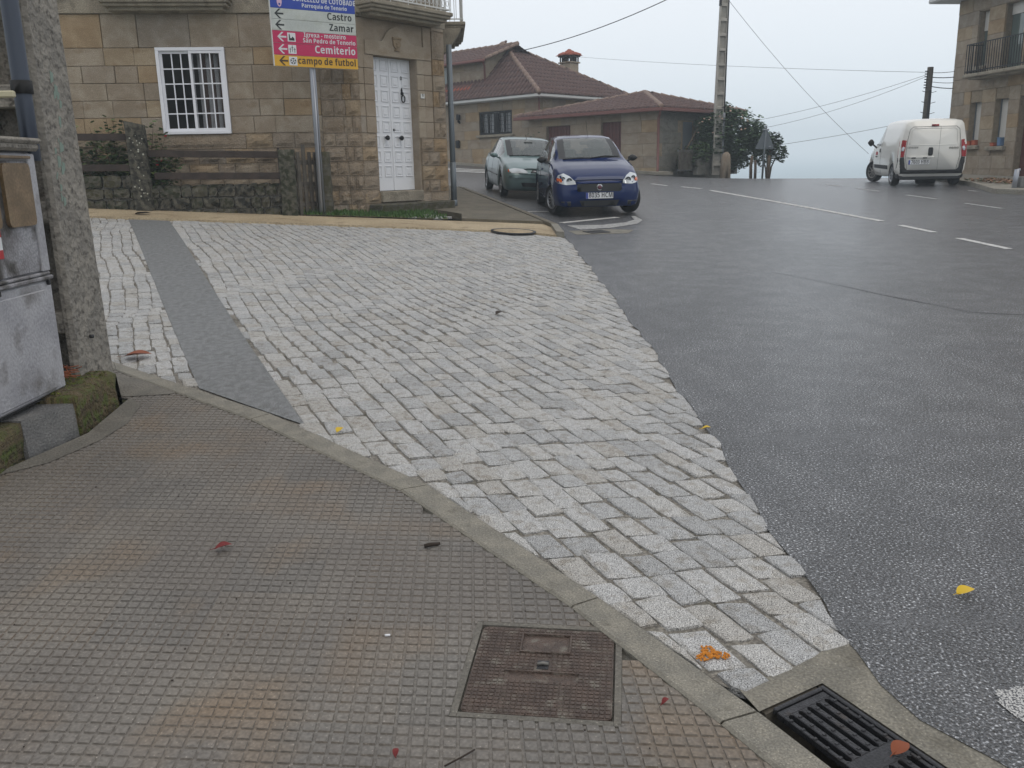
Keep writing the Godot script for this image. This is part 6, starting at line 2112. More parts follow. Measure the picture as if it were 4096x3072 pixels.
func make_far_houses():
	rng.seed = 81
	var turn = deg_to_rad(47.0)
	var FR = Transform3D(Basis(Vector3(0, 0, 1), Vector3.UP, Vector3(-1, 0, 0)), Vector3.ZERO)
	var RI = Transform3D()
	# low outhouse at the bend
	var A = thing("stone_outhouse", "low stone outhouse with dark red doors and brown hipped tile roof", "house", Vector3(5.62, 0, -33.8), turn)
	var doors = [[-5.45, -4.18, 0.9, 3.25], [-2.65, -1.68, 0.9, 3.28]]
	for q in [[-6.4, -5.45, 0.5, 3.62], [-4.18, -2.65, 0.5, 3.62], [-1.68, 0.0, 0.5, 3.62], [-5.45, -4.18, 3.25, 3.62], [-2.65, -1.68, 3.28, 3.62]]:
		wall_box(A, "wall", FR, q[0], q[1], q[2], q[3], -0.3, -0.03, "mortar")
	wall_box(A, "wall", RI, 0.3, 5.5, 0.5, 3.62, -0.3, -0.03, "mortar")
	wall_box(A, "wall", RI, 5.2, 5.5, 0.5, 3.62, -6.4, -0.31, "mortar")
	wall_box(A, "wall", RI, 0.3, 5.5, 0.5, 3.62, -6.4, -6.1, "mortar")
	var y = 3.62
	var rowh = [0.36, 0.44, 0.42, 0.45, 0.42, 0.44, 0.3]
	for i in 7:
		var y0: float = y - rowh[i]
		course(A, FR, -6.4, 0.0, y0, y, "plain", 0.55, 1.05, doors)
		y = y0
	y = 3.62
	for i in 7:
		var y0: float = y - rowh[i]
		var u = 0.0
		while u < 5.45:
			var w = minf(R(0.5, 0.95), 5.5 - u)
			if not (u + w > 1.72 and u < 2.42 and y0 < 3.25 and y > 2.05): lay(A, RI, u, u + w, y0, y, "plain", 0.0, 5 if i % 2 == 0 else 3).material_override = M["mossy_grey"]
			u += w
		y = y0
	wall_box(A, "shutter", RI, 1.75, 2.40, 2.08, 3.22, -0.1, -0.02, "grey_pole")
	for q in doors:
		wall_box(A, "door", FR, q[0], q[1], q[2], q[3], -0.22, -0.16, "red_wood")
		for k in int((q[1] - q[0]) / 0.16): wall_box(A, "batten", FR, q[0] + 0.16 * k + 0.015, q[0] + 0.16 * k + 0.145, q[2], q[3] - 0.02, -0.159, -0.14, "red_wood")
	hip_roof(A, -0.4, 5.9, -6.9, 0.4, 3.66, 3.2, -2.8, 4.52)
	var b = Builder.new()
	b.bar(Vector3(-0.42, 3.60, 0.42), Vector3(-0.42, 3.60, -6.9), 0.05, 0.13, 0.02)
	b.bar(Vector3(-0.42, 3.60, 0.42), Vector3(5.9, 3.60, 0.42), 0.05, 0.13, 0.02)
	obj("gutter", b, "red_metal", A)
	b = Builder.new()
	b.block(Vector3(2.75, 3.58, -3.2), Vector3(6.2, 0.03, 7.1))
	obj("soffit", b, "red_wood", A)
	b = Builder.new(true)
	b.tube([Vector3(-0.40, 3.56, 0.36), Vector3(-0.08, 3.4, 0.10), Vector3(-0.06, 3.3, 0.06), Vector3(-0.06, 1.5, 0.06), Vector3(-0.16, 1.38, 0.12)], 0.05, 8)
	obj("down_pipe", b, "red_metal", A)
	# its yard: gate and low wall
	var Y = thing("yard_wall", "low grey yard wall before the outhouse and flowering tree", "wall", Vector3(5.62, 0, -33.8), turn)
	for k in 5:
		b = Builder.new()
		b.block(Vector3(1.75 + k * 0.62, 1.62, 0.75), Vector3(0.6, 0.82 + 0.04 * (k % 2), 0.2), 0.02)
		obj("stone", b, "mossy_grey", Y)
	var g = thing("iron_gate", "small dark slatted iron gate at corner of stone outhouse", "gate", Vector3(5.62, 0, -33.8), turn)
	for k in 10:
		b = Builder.new()
		b.block(Vector3(0.35 + 0.1 * k, 1.78, 0.72), Vector3(0.05, 0.75, 0.02))
		obj("slat", b, "grey_wood", g)
	for yy in [1.42, 2.12]:
		b = Builder.new()
		b.block(Vector3(0.8, yy, 0.70), Vector3(1.05, 0.06, 0.03))
		obj("frame_bar", b, "grey_pole", g)
	# big house behind
	var Hs = thing("tiled_house", "large tan stone house with steep brown tiled roof and chimney", "house", Vector3(1.36, 0, -38.6), turn)
	var win = [-3.54, -1.53, 3.09, 4.08]
	for q in [[-7.0, -3.54, 1.0, 4.55], [-1.53, 0.0, 1.0, 4.55], [-3.54, -1.53, 1.0, 3.09], [-3.54, -1.53, 4.08, 4.55]]:
		wall_box(Hs, "wall", FR, q[0], q[1], q[2], q[3], -0.3, -0.03, "mortar")
	wall_box(Hs, "wall", RI, 0.3, 6.2, 1.0, 4.55, -0.3, -0.03, "mortar")
	y = 4.5
	for i in 7:
		course(Hs, FR, -7.0 + R(0, 0.3), 0.0, y - 0.4, y, "plain", 0.55, 1.0, [win])
		course(Hs, RI, 0.0, 2.5, y - 0.4, y, "plain", 0.6, 1.0)
		y -= 0.4
	wall_box(Hs, "window_sill", FR, -3.68, -1.40, 2.98, 3.09, -0.05, 0.1, "cornice_stone", 0.015)
	wall_box(Hs, "curtain", FR, -3.5, -1.57, 3.1, 4.05, -0.28, -0.26, "curtain_white")
	wall_box(Hs, "window_pane", FR, -3.5, -1.57, 3.1, 4.05, -0.17, -0.165, "pane")
	for q in [[-3.54, -3.44], [-1.63, -1.53], [-2.66, -2.41], [-3.06, -3.0], [-2.07, -2.01]]: wall_box(Hs, "window_frame", FR, q[0], q[1], 3.09, 4.08, -0.14, -0.06, "lock_black")
	for yy in [3.09, 3.99]: wall_box(Hs, "window_frame", FR, -3.54, -1.53, yy, yy + 0.09, -0.14, -0.058, "lock_black")
	for k in 12: wall_box(Hs, "window_bar", FR, -3.46 + 0.165 * k, -3.445 + 0.165 * k, 3.15, 4.0, -0.04, -0.025, "lock_black")
	for k in 4: wall_box(Hs, "window_bar", FR, -3.5, -1.57, 3.30 + 0.18 * k, 3.312 + 0.18 * k, -0.024, -0.012, "lock_black")
	b = Builder.new()
	b.block(Vector3(-0.12, 3.93, -4.75), Vector3(0.16, 0.26, 0.16), 0.03)
	b.bar(Vector3(0.0, 3.68, -4.75), Vector3(-0.16, 3.78, -4.75), 0.03, 0.1)
	obj("wall_lamp", b, "lock_black", Hs)
	b = Builder.new()
	b.block(Vector3(-0.07, 2.75, -4.9), Vector3(0.12, 0.34, 0.24), 0.03)
	obj("letter_box", b, "lock_black", Hs)
	hip_roof(Hs, -0.5, 6.6, -7.6, 0.5, 4.62, 2.3, -4.1, 7.2)
	b = Builder.new()
	b.bar(Vector3(-0.45, 4.55, 0.45), Vector3(-0.45, 4.55, -7.5), 0.10, 0.12, 0.02)
	b.bar(Vector3(-0.45, 4.55, 0.45), Vector3(6.5, 4.55, 0.45), 0.10, 0.12, 0.02)
	b.block(Vector3(3.0, 4.49, -3.5), Vector3(6.8, 0.03, 7.9))
	obj("eaves", b, "off_white", Hs)
	b = Builder.new(true)
	b.tube([Vector3(-0.02, 4.5, 0.06), Vector3(-0.02, 3.2, 0.06)], 0.04, 8)
	obj("down_pipe", b, "red_metal", Hs)
	# upper storey with a gabled roof
	b = Builder.new()
	b.block(Vector3(2.1, 5.15, -6.7), Vector3(3.4, 2.5, 6.6))
	b.prism(PackedVector2Array([Vector2(0.4, 6.35), Vector2(3.8, 6.35), Vector2(2.1, 6.95)]), Transform3D(Basis(), Vector3(0, 0, -10.0)), 6.6)
	obj("upper_wall", b, "sandstone_0", Hs)
	y = 6.36
	for i in 4:
		course(Hs, Transform3D(FR.basis, Vector3(0.36, 0, 0)), -9.9, -3.4, y - 0.42, y, "plain", 0.6, 1.0, [[-6.5, -5.7, 5.3, 6.2]])
		y -= 0.42
	wall_box(Hs, "window_frame", Transform3D(FR.basis, Vector3(0.4, 0, 0)), -6.5, -5.7, 5.3, 6.2, -0.02, 0.03, "white_pvc")
	wall_box(Hs, "window_pane", Transform3D(FR.basis, Vector3(0.4, 0, 0)), -6.43, -5.77, 5.37, 6.13, 0.031, 0.036, "car_glass")
	for q in [[Vector3(-0.05, 6.27, -10.2), Vector3(2.1, 7.05, 0)], [Vector3(4.25, 6.27, -10.2), Vector3(2.1, 7.05, 0)]]:
		b = Builder.new()
		var up = Vector3(q[1].x - q[0].x, q[1].y - q[0].y, 0)
		tiles(b, q[0], Vector3(0, 0, 1), up.normalized(), PackedVector2Array([Vector2(0, 0), Vector2(7.2, 0), Vector2(7.2, up.length()), Vector2(0, up.length())]))
		stuff(obj("roof_tiles", b, "roof_tile", Hs))
	b = Builder.new()
	ridge(b, Vector3(2.1, 7.07, -10.2), Vector3(2.1, 7.07, -3.0))
	ridge(b, Vector3(-0.05, 6.30, -3.02), Vector3(2.1, 7.07, -3.02), 0.08)
	stuff(obj("hip_tiles", b, "ridge_tile", Hs))
	b = Builder.new()
	b.bar(Vector3(-0.08, 6.25, -3.0), Vector3(-0.08, 6.25, -10.2), 0.10, 0.12, 0.03)
	obj("gutter", b, "red_metal", Hs)
	b = Builder.new(true)
	b.tube([Vector3(-0.05, 6.22, -3.15), Vector3(0.28, 6.05, -3.38), Vector3(0.30, 5.0, -3.38)], 0.045, 8)
	obj("down_pipe", b, "red_metal", Hs)
	# new orange tiles along the foot of the upper wall
	b = Builder.new()
	tiles(b, Vector3(-0.02, 5.08, -10.2), Vector3(0, 0, 1), Vector3(0.36, 0.284, 0).normalized(), PackedVector2Array([Vector2(0, 0), Vector2(6.1, 0), Vector2(6.1, 0.45), Vector2(0, 0.45)]))
	stuff(obj("new_roof_tiles", b, "roof_tile_new", Hs))
	# chimney
	var ch = Node3D.new()
	ch.name = "chimney"
	Hs.add_child(ch)
	ch.position = Vector3(5.1, 4.95, -2.45)
	b = Builder.new()
	b.block(Vector3(0, 0.72, 0), Vector3(0.64, 1.44, 0.64), 0.02)
	b.block(Vector3(0, 1.47, 0), Vector3(0.76, 0.06, 0.76), 0.015)
	obj("stack", b, "sandstone_0", ch)
	b = Builder.new()
	for i in 5:
		for s in [-1.0, 1.0]:
			b.block(Vector3(-0.29 + 0.145 * i, 1.61, s * 0.30), Vector3(0.05, 0.23, 0.05))
			if i > 0 and i < 4: b.block(Vector3(s * 0.30, 1.61, -0.29 + 0.145 * i), Vector3(0.05, 0.23, 0.05))
	b.block(Vector3(0, 1.745, 0), Vector3(0.76, 0.05, 0.76), 0.01)
	stuff(obj("chimney_slots", b, "dark_wood", ch))
	for k in 4:
		var cb = Builder.new()
		var c = [Vector3(-0.47, 1.78, 0.47), Vector3(0.47, 1.78, 0.47), Vector3(0.47, 1.78, -0.47), Vector3(-0.47, 1.78, -0.47)]
		var a: Vector3 = c[k]
		var q: Vector3 = c[(k + 1) % 4]
		var e = (q - a).normalized()
		var s: Vector3 = Vector3(0, 2.0, 0) - (a + q) / 2
		tiles(cb, a, e, s.normalized(), PackedVector2Array([Vector2(0, 0), Vector2(0.94, 0), Vector2(0.47, s.length())]), 0.19, 0.3)
		stuff(obj("chimney_cap", cb, "roof_tile_new", ch))
	# pavement strip along the houses
	b = Builder.new(true)
	sheet(b, V2([[-8.0, -46.5], [0.7, -38.2], [4.7, -34.6], [5.4, -33.0], [6.1, -33.2], [5.6, -34.6], [1.6, -39.5], [-6.5, -47.5]]), 1.0, 0.08, 0.1)
	setting("house_pavement", b, "far_paving")
	var pl = thing("potted_plant", "small leafy plant by wall of the tiled house", "plant", gp(1.2, -37.6, 0.08))
	b = Builder.new(true)
	b.lathe(Transform3D(), [[0.0, 0.0], [0.2, 0.0], [0.26, 0.5], [0.23, 0.5], [0.0, 0.45]], 12)
	obj("pot", b, "cornice_stone", pl)
	b = Builder.new()
	for k in 260: leaf(b, Vector3(R(-0.35, 0.35), 0.55 + R(0.0, 0.9) * R(0.3, 1.0), R(-0.3, 0.3)), R(0.05, 0.1), Vector3(0.07, 0.1, 0.05))
	stuff(obj("foliage", b, "leaf", pl))
	rng.seed = 20

func make_rear_house():
	# the house across the road behind the viewer, which the window panes mirror
	rng.seed = 95
	var Hq = thing("opposite_house", "plain two storey stone house standing across the pavement from the stone house", "house", Vector3(-9.0, -0.6, 9.5), PI)
	var T = Transform3D()
	var holes = []
	for x in [-3.6, -1.0, 1.6]:
		holes.append([x, x + 1.1, 1.6, 3.0])
		holes.append([x, x + 1.1, 4.6, 6.0])
	for q in [[-5.5, 5.5, 0.0, 1.6], [-5.5, 5.5, 3.0, 4.6], [-5.5, 5.5, 6.0, 7.6]]: wall_box(Hq, "wall", T, q[0], q[1], q[2], q[3], -0.3, 0.0, "mossy_grey")
	for x in [[-5.5, -3.6], [-2.5, -1.0], [0.1, 1.6], [2.7, 5.5]]:
		for y in [[1.6, 3.0], [4.6, 6.0]]: wall_box(Hq, "wall", T, x[0], x[1], y[0], y[1], -0.3, 0.0, "mossy_grey")
	for h in holes: wall_box(Hq, "shutter", T, h[0], h[1], h[2], h[3], -0.2, -0.15, "dark_wood")
	for x in [-5.5, 5.2]: wall_box(Hq, "wall", T, x, x + 0.3, 0.0, 7.6, -7.0, -0.3, "mossy_grey")
	wall_box(Hq, "wall", T, -5.5, 5.5, 0.0, 7.6, -7.3, -7.0, "mossy_grey")
	hip_roof(Hq, -6.0, 6.0, -7.8, 0.5, 7.6, 0.0, -3.6, 9.6)
	rng.seed = 20

func make_right_house():
	rng.seed = 91
	var Hn = thing("balcony_house", "tan stone house with dark iron balcony and shuttered windows", "house", Vector3(14.12, 0, -29.07), deg_to_rad(-82.3))
	var T = Transform3D()
	var holes = [[0.97, 1.51, 2.0, 3.27], [2.12, 2.70, 1.95, 3.29], [3.17, 4.1, 0.9, 3.3], [0.99, 1.46, 4.3, 5.88], [2.17, 3.0, 4.0, 5.9]]
	# wall cut into storeys between the openings
	for q in [[0.0, 0.97, 0.4, 6.35], [0.97, 1.51, 0.4, 2.0], [0.97, 1.51, 3.27, 4.3], [0.97, 1.51, 5.88, 6.35], [1.51, 2.12, 0.4, 6.35], [2.12, 2.70, 0.4, 1.95], [2.12, 3.0, 3.29, 4.0], [2.12, 3.0, 5.9, 6.35], [2.70, 3.17, 0.4, 3.29], [3.0, 6.5, 3.3, 6.35], [4.1, 6.5, 0.4, 3.3]]:
		wall_box(Hn, "wall", T, q[0], q[1], q[2], q[3], -0.3, -0.03, "mortar")
	wall_box(Hn, "wall", T, 0.0, 0.3, 0.4, 6.35, -8.0, -0.3, "sandstone_3")
	wall_box(Hn, "wall", T, 0.0, 6.5, 0.4, 6.35, -8.3, -8.0, "sandstone_3")
	wall_box(Hn, "wall", T, 6.2, 6.5, 0.4, 6.35, -8.0, -0.3, "sandstone_3")
	wall_box(Hn, "floor", T, 0.3, 6.2, 3.75, 3.9, -8.0, -0.3, "mortar")
	var y = 6.3
	for i in 14:
		course(Hn, T, 0.0, 6.5, y - 0.385, y, "plain", 0.42, 0.9, holes)
		y -= 0.385
	for q in [holes[0], holes[1]]:
		var sh = wall_box(Hn, "shutter", T, q[0], q[1], q[2], q[3], -0.28, -0.24, "shutter")
		var n = int((q[3] - q[2]) / 0.055)
		for k in n: wall_box(Hn, "slat", T, q[0] + 0.03, q[1] - 0.01, q[2] + 0.055 * k + 0.006, q[2] + 0.055 * k + 0.048, -0.239, -0.228, "shutter")
		wall_box(Hn, "window_sill", T, q[0] - 0.12, q[1] + 0.1, q[2] - 0.12, q[2] - 0.003, -0.2, 0.12, "cornice_stone", 0.02)
		wall_box(Hn, "window_frame", T, q[0], q[0] + 0.03, q[2], q[3], -0.24, -0.2, "grey_pole")
	for q in [holes[3], holes[4]]:
		wall_box(Hn, "window_pane", T, q[0], q[1], q[2], q[3] - 0.1, -0.27, -0.25, "car_glass")
		wall_box(Hn, "window_frame", T, q[0], q[1], q[3] - (0.55 if q == holes[3] else 0.3), q[3], -0.25, -0.22, "shutter")
	wall_box(Hn, "window_sill", T, 0.85, 1.56, 4.18, 4.3, -0.2, 0.12, "cornice_stone", 0.02)
	wall_box(Hn, "door", T, 3.17, 4.1, 0.9, 3.3, -0.27, -0.22, "red_wood")
	# balcony
	var b = Builder.new()
	b.block(Vector3(3.85, 4.0, 0.26), Vector3(5.1, 0.10, 0.66), 0.02)
	b.block(Vector3(3.85, 3.93, 0.20), Vector3(4.9, 0.08, 0.5), 0.02)
	obj("balcony_slab", b, "cornice_stone", Hn)
	b = Builder.new()
	for yy in [4.12, 4.88]:
		b.bar(Vector3(1.36, yy, 0.54), Vector3(6.35, yy, 0.54), 0.03, 0.03)
		b.bar(Vector3(1.36, yy, 0.54), Vector3(1.36, yy, 0.0), 0.03, 0.03)
	for k in 48: b.bar(Vector3(1.36 + k * 0.104, 4.05, 0.54), Vector3(1.36 + k * 0.104, 4.88, 0.54), 0.016, 0.016)
	for k in 5: b.bar(Vector3(1.36, 4.05, 0.05 + k * 0.1), Vector3(1.36, 4.88, 0.05 + k * 0.1), 0.016, 0.016)
	obj("balcony_railing", b, "lock_black", Hn)
	# eaves and roof
	b = Builder.new()
	b.block(Vector3(3.2, 6.42, -3.9), Vector3(7.6, 0.14, 9.2), 0.04)
	obj("eaves", b, "off_white", Hn)
	var rb = Builder.new()
	tiles(rb, Vector3(-0.6, 6.5, 0.7), Vector3(1, 0, 0), Vector3(0, 0.35, -1).normalized(), PackedVector2Array([Vector2(0, 0), Vector2(7.6, 0), Vector2(7.6, 4.8), Vector2(0, 4.8)]))
	stuff(obj("roof_tiles", rb, "roof_tile_new", Hn))
	# things on the sills
	var pot = func(u, yy, w, h, m, label, called):
		var t = thing(called, label, "flower pot", Hn.transform * Vector3(u, yy, 0.02), deg_to_rad(-82.3))
		var pb = Builder.new()
		pb.block(Vector3(0, h / 2, 0), Vector3(w, h, 0.14), 0.015)
		pb.block(Vector3(0, h - 0.012, 0), Vector3(w + 0.02, 0.024, 0.16), 0.006)
		obj("box", pb, m, t)
		pb = Builder.new()
		pb.block(Vector3(0, h + 0.001, 0), Vector3(w - 0.03, 0.006, 0.11))
		obj("soil", pb, "earth", t)
	pot.call(1.12, 2.0, 0.26, 0.13, "terracotta", "long terracotta planter on far window sill of balcony house", "planter")
	pot.call(1.42, 2.0, 0.16, 0.15, "terracotta", "short terracotta planter at end of same far window sill", "planter")
	pot.call(2.28, 1.95, 0.16, 0.10, "terracotta", "low terracotta pot beside blue pot on window sill", "planter")
	pot.call(2.58, 1.95, 0.15, 0.24, "blue_pot", "tall pale blue pot on window sill of balcony house", "planter")
	# pavement before it
	b = Builder.new(true)
	sheet(b, V2([[11.1, -20.45], [12.0, -23.2], [12.75, -27.0], [13.2, -29.5], [15.0, -29.5], [16.5, -18.0], [12.5, -18.6]]), 0.8, 0.11, 0.14)
	var pv = setting("right_pavement", b, "far_paving")
	var t = thing("pipe_stub", "short grey steel pipe stub standing at pavement corner", "bollard", gp(11.62, -20.55, 0.1))
	b = Builder.new(true)
	b.tube([Vector3(0, 0, 0), Vector3(0.03, 0.42, 0)], 0.055, 14)
	b.tube([Vector3(0.03, 0.40, -0.02), Vector3(0.09, 0.42, 0.03)], 0.03, 10)
	obj("pipe", b, "galvanised", t)
	b = Builder.new()
	b.block(Vector3(0.22, 0.13, -0.05), Vector3(0.20, 0.26, 0.16), 0.02)
	obj("concrete_foot", b, "grey_cement", t)
	b = Builder.new()
	for k in 420:
		var p = gp(R(12.0, 13.0), R(-23.8, -21.8), 0.13)
		p.y += R(0.0, 0.06)
		leaf(b, p, R(0.03, 0.06), [Vector3(0.22, 0.10, 0.045), Vector3(0.16, 0.09, 0.05), Vector3(0.07, 0.09, 0.03), Vector3(0.30, 0.17, 0.10)][k % 4])
	tag(stuff(obj("leaf_litter", b, "leaf")), "brown fallen leaves drifted along the pavement by white van", "leaves")
	rng.seed = 20

# ---------------------------------------------------------------- poles, wires, tree and posts on the crest
func make_roadside():
	rng.seed = 101
	var P = concrete_pole("utility_pole", "tall pale concrete pole with ladder recesses on crest beside flowering tree", Vector3(8.05, G(8.05, -34.8) - 0.1, -34.8), 0.36, 0.34, 7.6, 0.26, 0.24, "pole_concrete", 0.52)
	P.rotation.z = deg_to_rad(-0.9)
	var b = Builder.new(true)
	b.tube([Vector3(0.20, 0.1, 0.15), Vector3(0.18, 2.3, 0.13)], 0.05, 10)
	obj("conduit", b, "galvanised", P)
	b = Builder.new(true)
	b.tube([Vector3(0.185, 2.3, 0.13), Vector3(0.16, 5.0, 0.11), Vector3(0.15, 7.5, 0.10)], 0.028, 8)
	obj("cable", b, "cable", P)
	b = Builder.new()
	for k in 5: b.block(Vector3(0.19 - 0.01 * k, 0.5 + 0.5 * k, 0.14), Vector3(0.13, 0.02, 0.13))
	stuff(obj("strap", b, "cable", P))
	b = Builder.new()
	b.block(Vector3(-0.16, 6.3, 0.13), Vector3(0.08, 0.45, 0.1), 0.01)
	obj("cable_clamp", b, "cable", P)
	# wooden pole behind the van
	P = thing("wooden_pole", "weathered grey wooden pole with climbing steps behind white van", "utility pole", Vector3(13.79, 0.6, -30.0))
	b = Builder.new(true)
	b.tube([Vector3(0, 0, 0), Vector3(0.0, 2.3, 0), Vector3(0.02, 3.92, 0)], [0.115, 0.105, 0.095], 14)
	obj("shaft", b, "grey_wood", P)
	b = Builder.new(true)
	b.tube([Vector3(0.02, 1.6, 0.11), Vector3(0.03, 3.2, 0.10)], 0.045, 8)
	obj("cable_cover", b, "cable", P)
	for k in 3:
		b = Builder.new()
		var y = 2.45 + 0.33 * k
		b.bar(Vector3(0.05, y, 0.05), Vector3(0.24, y + 0.05, 0.08), 0.016, 0.016)
		b.bar(Vector3(-0.05, y + 0.02, 0.05), Vector3(-0.22, y + 0.07, 0.08), 0.016, 0.016)
		obj("climbing_step", b, "cable", P)
	for k in 7:
		b = Builder.new(true)
		b.tube([Vector3(-0.17, 3.28 + 0.085 * k, 0.05), Vector3(-0.07, 3.28 + 0.085 * k, 0.05)], 0.018, 6)
		obj("insulator", b, "cable", P)
	# wires
	var wire = func(a: Vector3, c: Vector3, sag: float, r: float, label: String):
		var w = Builder.new(true)
		var pts = []
		for k in 15:
			var f = k / 14.0
			pts.append(a.lerp(c, f) - Vector3(0, 4.0 * sag * f * (1.0 - f), 0))
		w.tube(pts, r, 5)
		tag(obj("overhead_wire", w, "cable"), label, "wire")
	wire.call(Vector3(0.2, 6.75, -42.6), Vector3(7.9, 8.4, -34.8), 0.35, 0.018, "thick twisted cable from tiled house roof up to concrete pole")
	wire.call(Vector3(4.2, 7.6, -52.0), Vector3(13.7, 4.36, -30.0), 0.1, 0.006, "thin wire running level from behind tiled house to wooden pole")
	wire.call(Vector3(8.4, 3.05, -36.5), Vector3(13.68, 4.28, -30.0), 0.18, 0.006, "upper wire from roof edge by tree to wooden pole")
	wire.call(Vector3(9.4, 2.85, -36.5), Vector3(13.66, 4.22, -30.0), 0.22, 0.006, "lower wire sagging from flowering tree to wooden pole")
	wire.call(Vector3(8.3, 7.5, -34.8), Vector3(15.2, 1.9, -38.0), 0.25, 0.007, "wire slanting steeply down from concrete pole behind van")
	wire.call(Vector3(9.6, 2.2, -33.4), Vector3(15.5, 3.1, -33.5), 0.06, 0.007, "low wire from triangular sign towards white van")
	for k in 4: wire.call(Vector3(13.83, 4.35 - 0.14 * k, -30.0), Vector3(14.13, 4.28 - 0.17 * k, -29.0), 0.02, 0.009 + 0.005 * (k % 2), ["topmost short wire from wooden pole to balcony house wall", "second short wire below top between wooden pole and house wall", "third short wire down between wooden pole and house wall", "lowest short cable between wooden pole and balcony house wall"][k])
	# warning sign seen from behind
	var S = thing("triangular_sign", "triangular road sign seen from behind on grey post", "sign", Vector3(9.33, G(9.3, -33.0), -33.0))
	b = Builder.new(true)
	b.tube([Vector3(0, -0.2, 0.05), Vector3(0.07, 1.72, 0.05)], 0.035, 10)
	obj("post", b, "grey_pole", S)
	b = Builder.new()
	b.prism(PackedVector2Array([Vector2(-0.30, 0.93), Vector2(-0.27, 0.90), Vector2(0.37, 0.90), Vector2(0.40, 0.95), Vector2(0.10, 1.62), Vector2(0.03, 1.62)]), Transform3D(Basis(Vector3.UP, 0.1), Vector3.ZERO), 0.03)
	obj("plate", b, "grey_pole", S)
	b = Builder.new()
	b.block(Vector3(0.06, 1.58, 0.06), Vector3(0.22, 0.05, 0.05), 0.01)
	b.block(Vector3(0.24, 0.99, 0.034), Vector3(0.09, 0.035, 0.02), 0.005)
	obj("bracket", b, "galvanised", S)
	# posts along the field edge
	for q in [[8.93, -33.0, 0.72, 0.055, "leaning thin brown fence post beside flowering tree"], [9.14, -33.2, 0.55, 0.05, "shortest dark fence post between brown post and sign"], [9.56, -33.0, 0.74, 0.055, "dark mossy fence post standing right of triangular sign post"]]:
		var t = thing("fence_post", q[4], "post", gp(q[0], q[1], -0.05), 0.0, "posts along the field edge")
		b = Builder.new(true)
		b.tube([Vector3(0.0, -0.2, 0), Vector3(R(-0.02, 0.03), q[2] * 0.5, 0), Vector3(R(-0.02, 0.04), q[2], 0)], [q[3] * 1.1, q[3], q[3] * 0.95], 9)
		obj("shaft", b, "bark", t)
	var fence = thing("wire_fence", "sagging wire netting strung between the field edge posts", "fence", gp(8.9, -33.0))
	b = Builder.new()
	for k in 10: b.bar(Vector3(0.0 + 0.07 * k, 0.05, 0), Vector3(0.0 + 0.07 * k, 0.55 - 0.1 * sin(k * 0.35), 0), 0.004, 0.004)
	for k in 6: b.bar(Vector3(0, 0.08 + 0.085 * k, 0), Vector3(0.65, 0.08 + 0.085 * k, 0), 0.004, 0.004)
	obj("netting", b, "galvanised", fence)
	var t = thing("standing_stone", "rounded pale granite marker stone at foot of flowering tree", "stone", gp(8.2, -33.9, -0.05))
	b = Builder.new(true)
	b.tube([Vector3(0, -0.2, 0), Vector3(0.0, 0.5, 0), Vector3(0.02, 0.74, 0), Vector3(0.02, 0.83, 0)], [0.21, 0.19, 0.15, 0.05], 12)
	obj("shaft", b, "rough_stone_3", t)
	# flowering tree
	tree("camellia_tree", "bushy dark green tree with peach blossoms behind concrete pole", Vector3(8.75, G(8.75, -35.4) - 0.05, -35.4), [[Vector3(-0.85, 1.55, 0.1), 0.62], [Vector3(-0.25, 1.75, 0.3), 0.75], [Vector3(0.35, 1.62, 0.0), 0.75], [Vector3(0.0, 1.15, 0.2), 0.8], [Vector3(-0.6, 1.1, 0.2), 0.6], [Vector3(0.55, 1.05, 0.2), 0.62], [Vector3(0.1, 0.65, 0.3), 0.55], [Vector3(-0.3, 2.0, 0.1), 0.5], [Vector3(0.85, 1.45, 0.1), 0.5], [Vector3(1.05, 1.1, 0.1), 0.42], [Vector3(-1.1, 1.75, 0.1), 0.35]], 13000, 0.08, Vector3(0.09, 0.15, 0.075), 26)
	tree("young_tree", "slim dark leaved tree rising behind triangular road sign", Vector3(9.95, G(9.95, -34.4) - 0.05, -34.4), [[Vector3(-0.1, 1.35, 0), 0.42], [Vector3(0.2, 1.5, 0), 0.32], [Vector3(0.35, 1.05, 0.0), 0.34], [Vector3(-0.25, 0.95, 0.0), 0.36]], 2200, 0.07, Vector3(0.08, 0.125, 0.07), 2)
	tree("garden_shrub", "loose light green shrub over yard wall left of concrete pole", Vector3(7.05, G(7.05, -34.6), -34.6), [[Vector3(0, 0.62, 0), 0.42], [Vector3(0.35, 0.75, 0), 0.38], [Vector3(-0.2, 0.4, 0.1), 0.36]], 1700, 0.065, Vector3(0.085, 0.14, 0.055), 0)
	tree("gate_climber", "sparse climbing plant with pale stems beside small iron gate", Vector3(6.55, G(6.55, -34.4), -34.3), [[Vector3(0, 0.75, 0), 0.2], [Vector3(0.05, 0.4, 0), 0.22], [Vector3(0.1, 0.1, 0), 0.25], [Vector3(0.75, 1.7, -0.3), 0.16]], 260, 0.05, Vector3(0.09, 0.1, 0.06), 0)
	rng.seed = 20

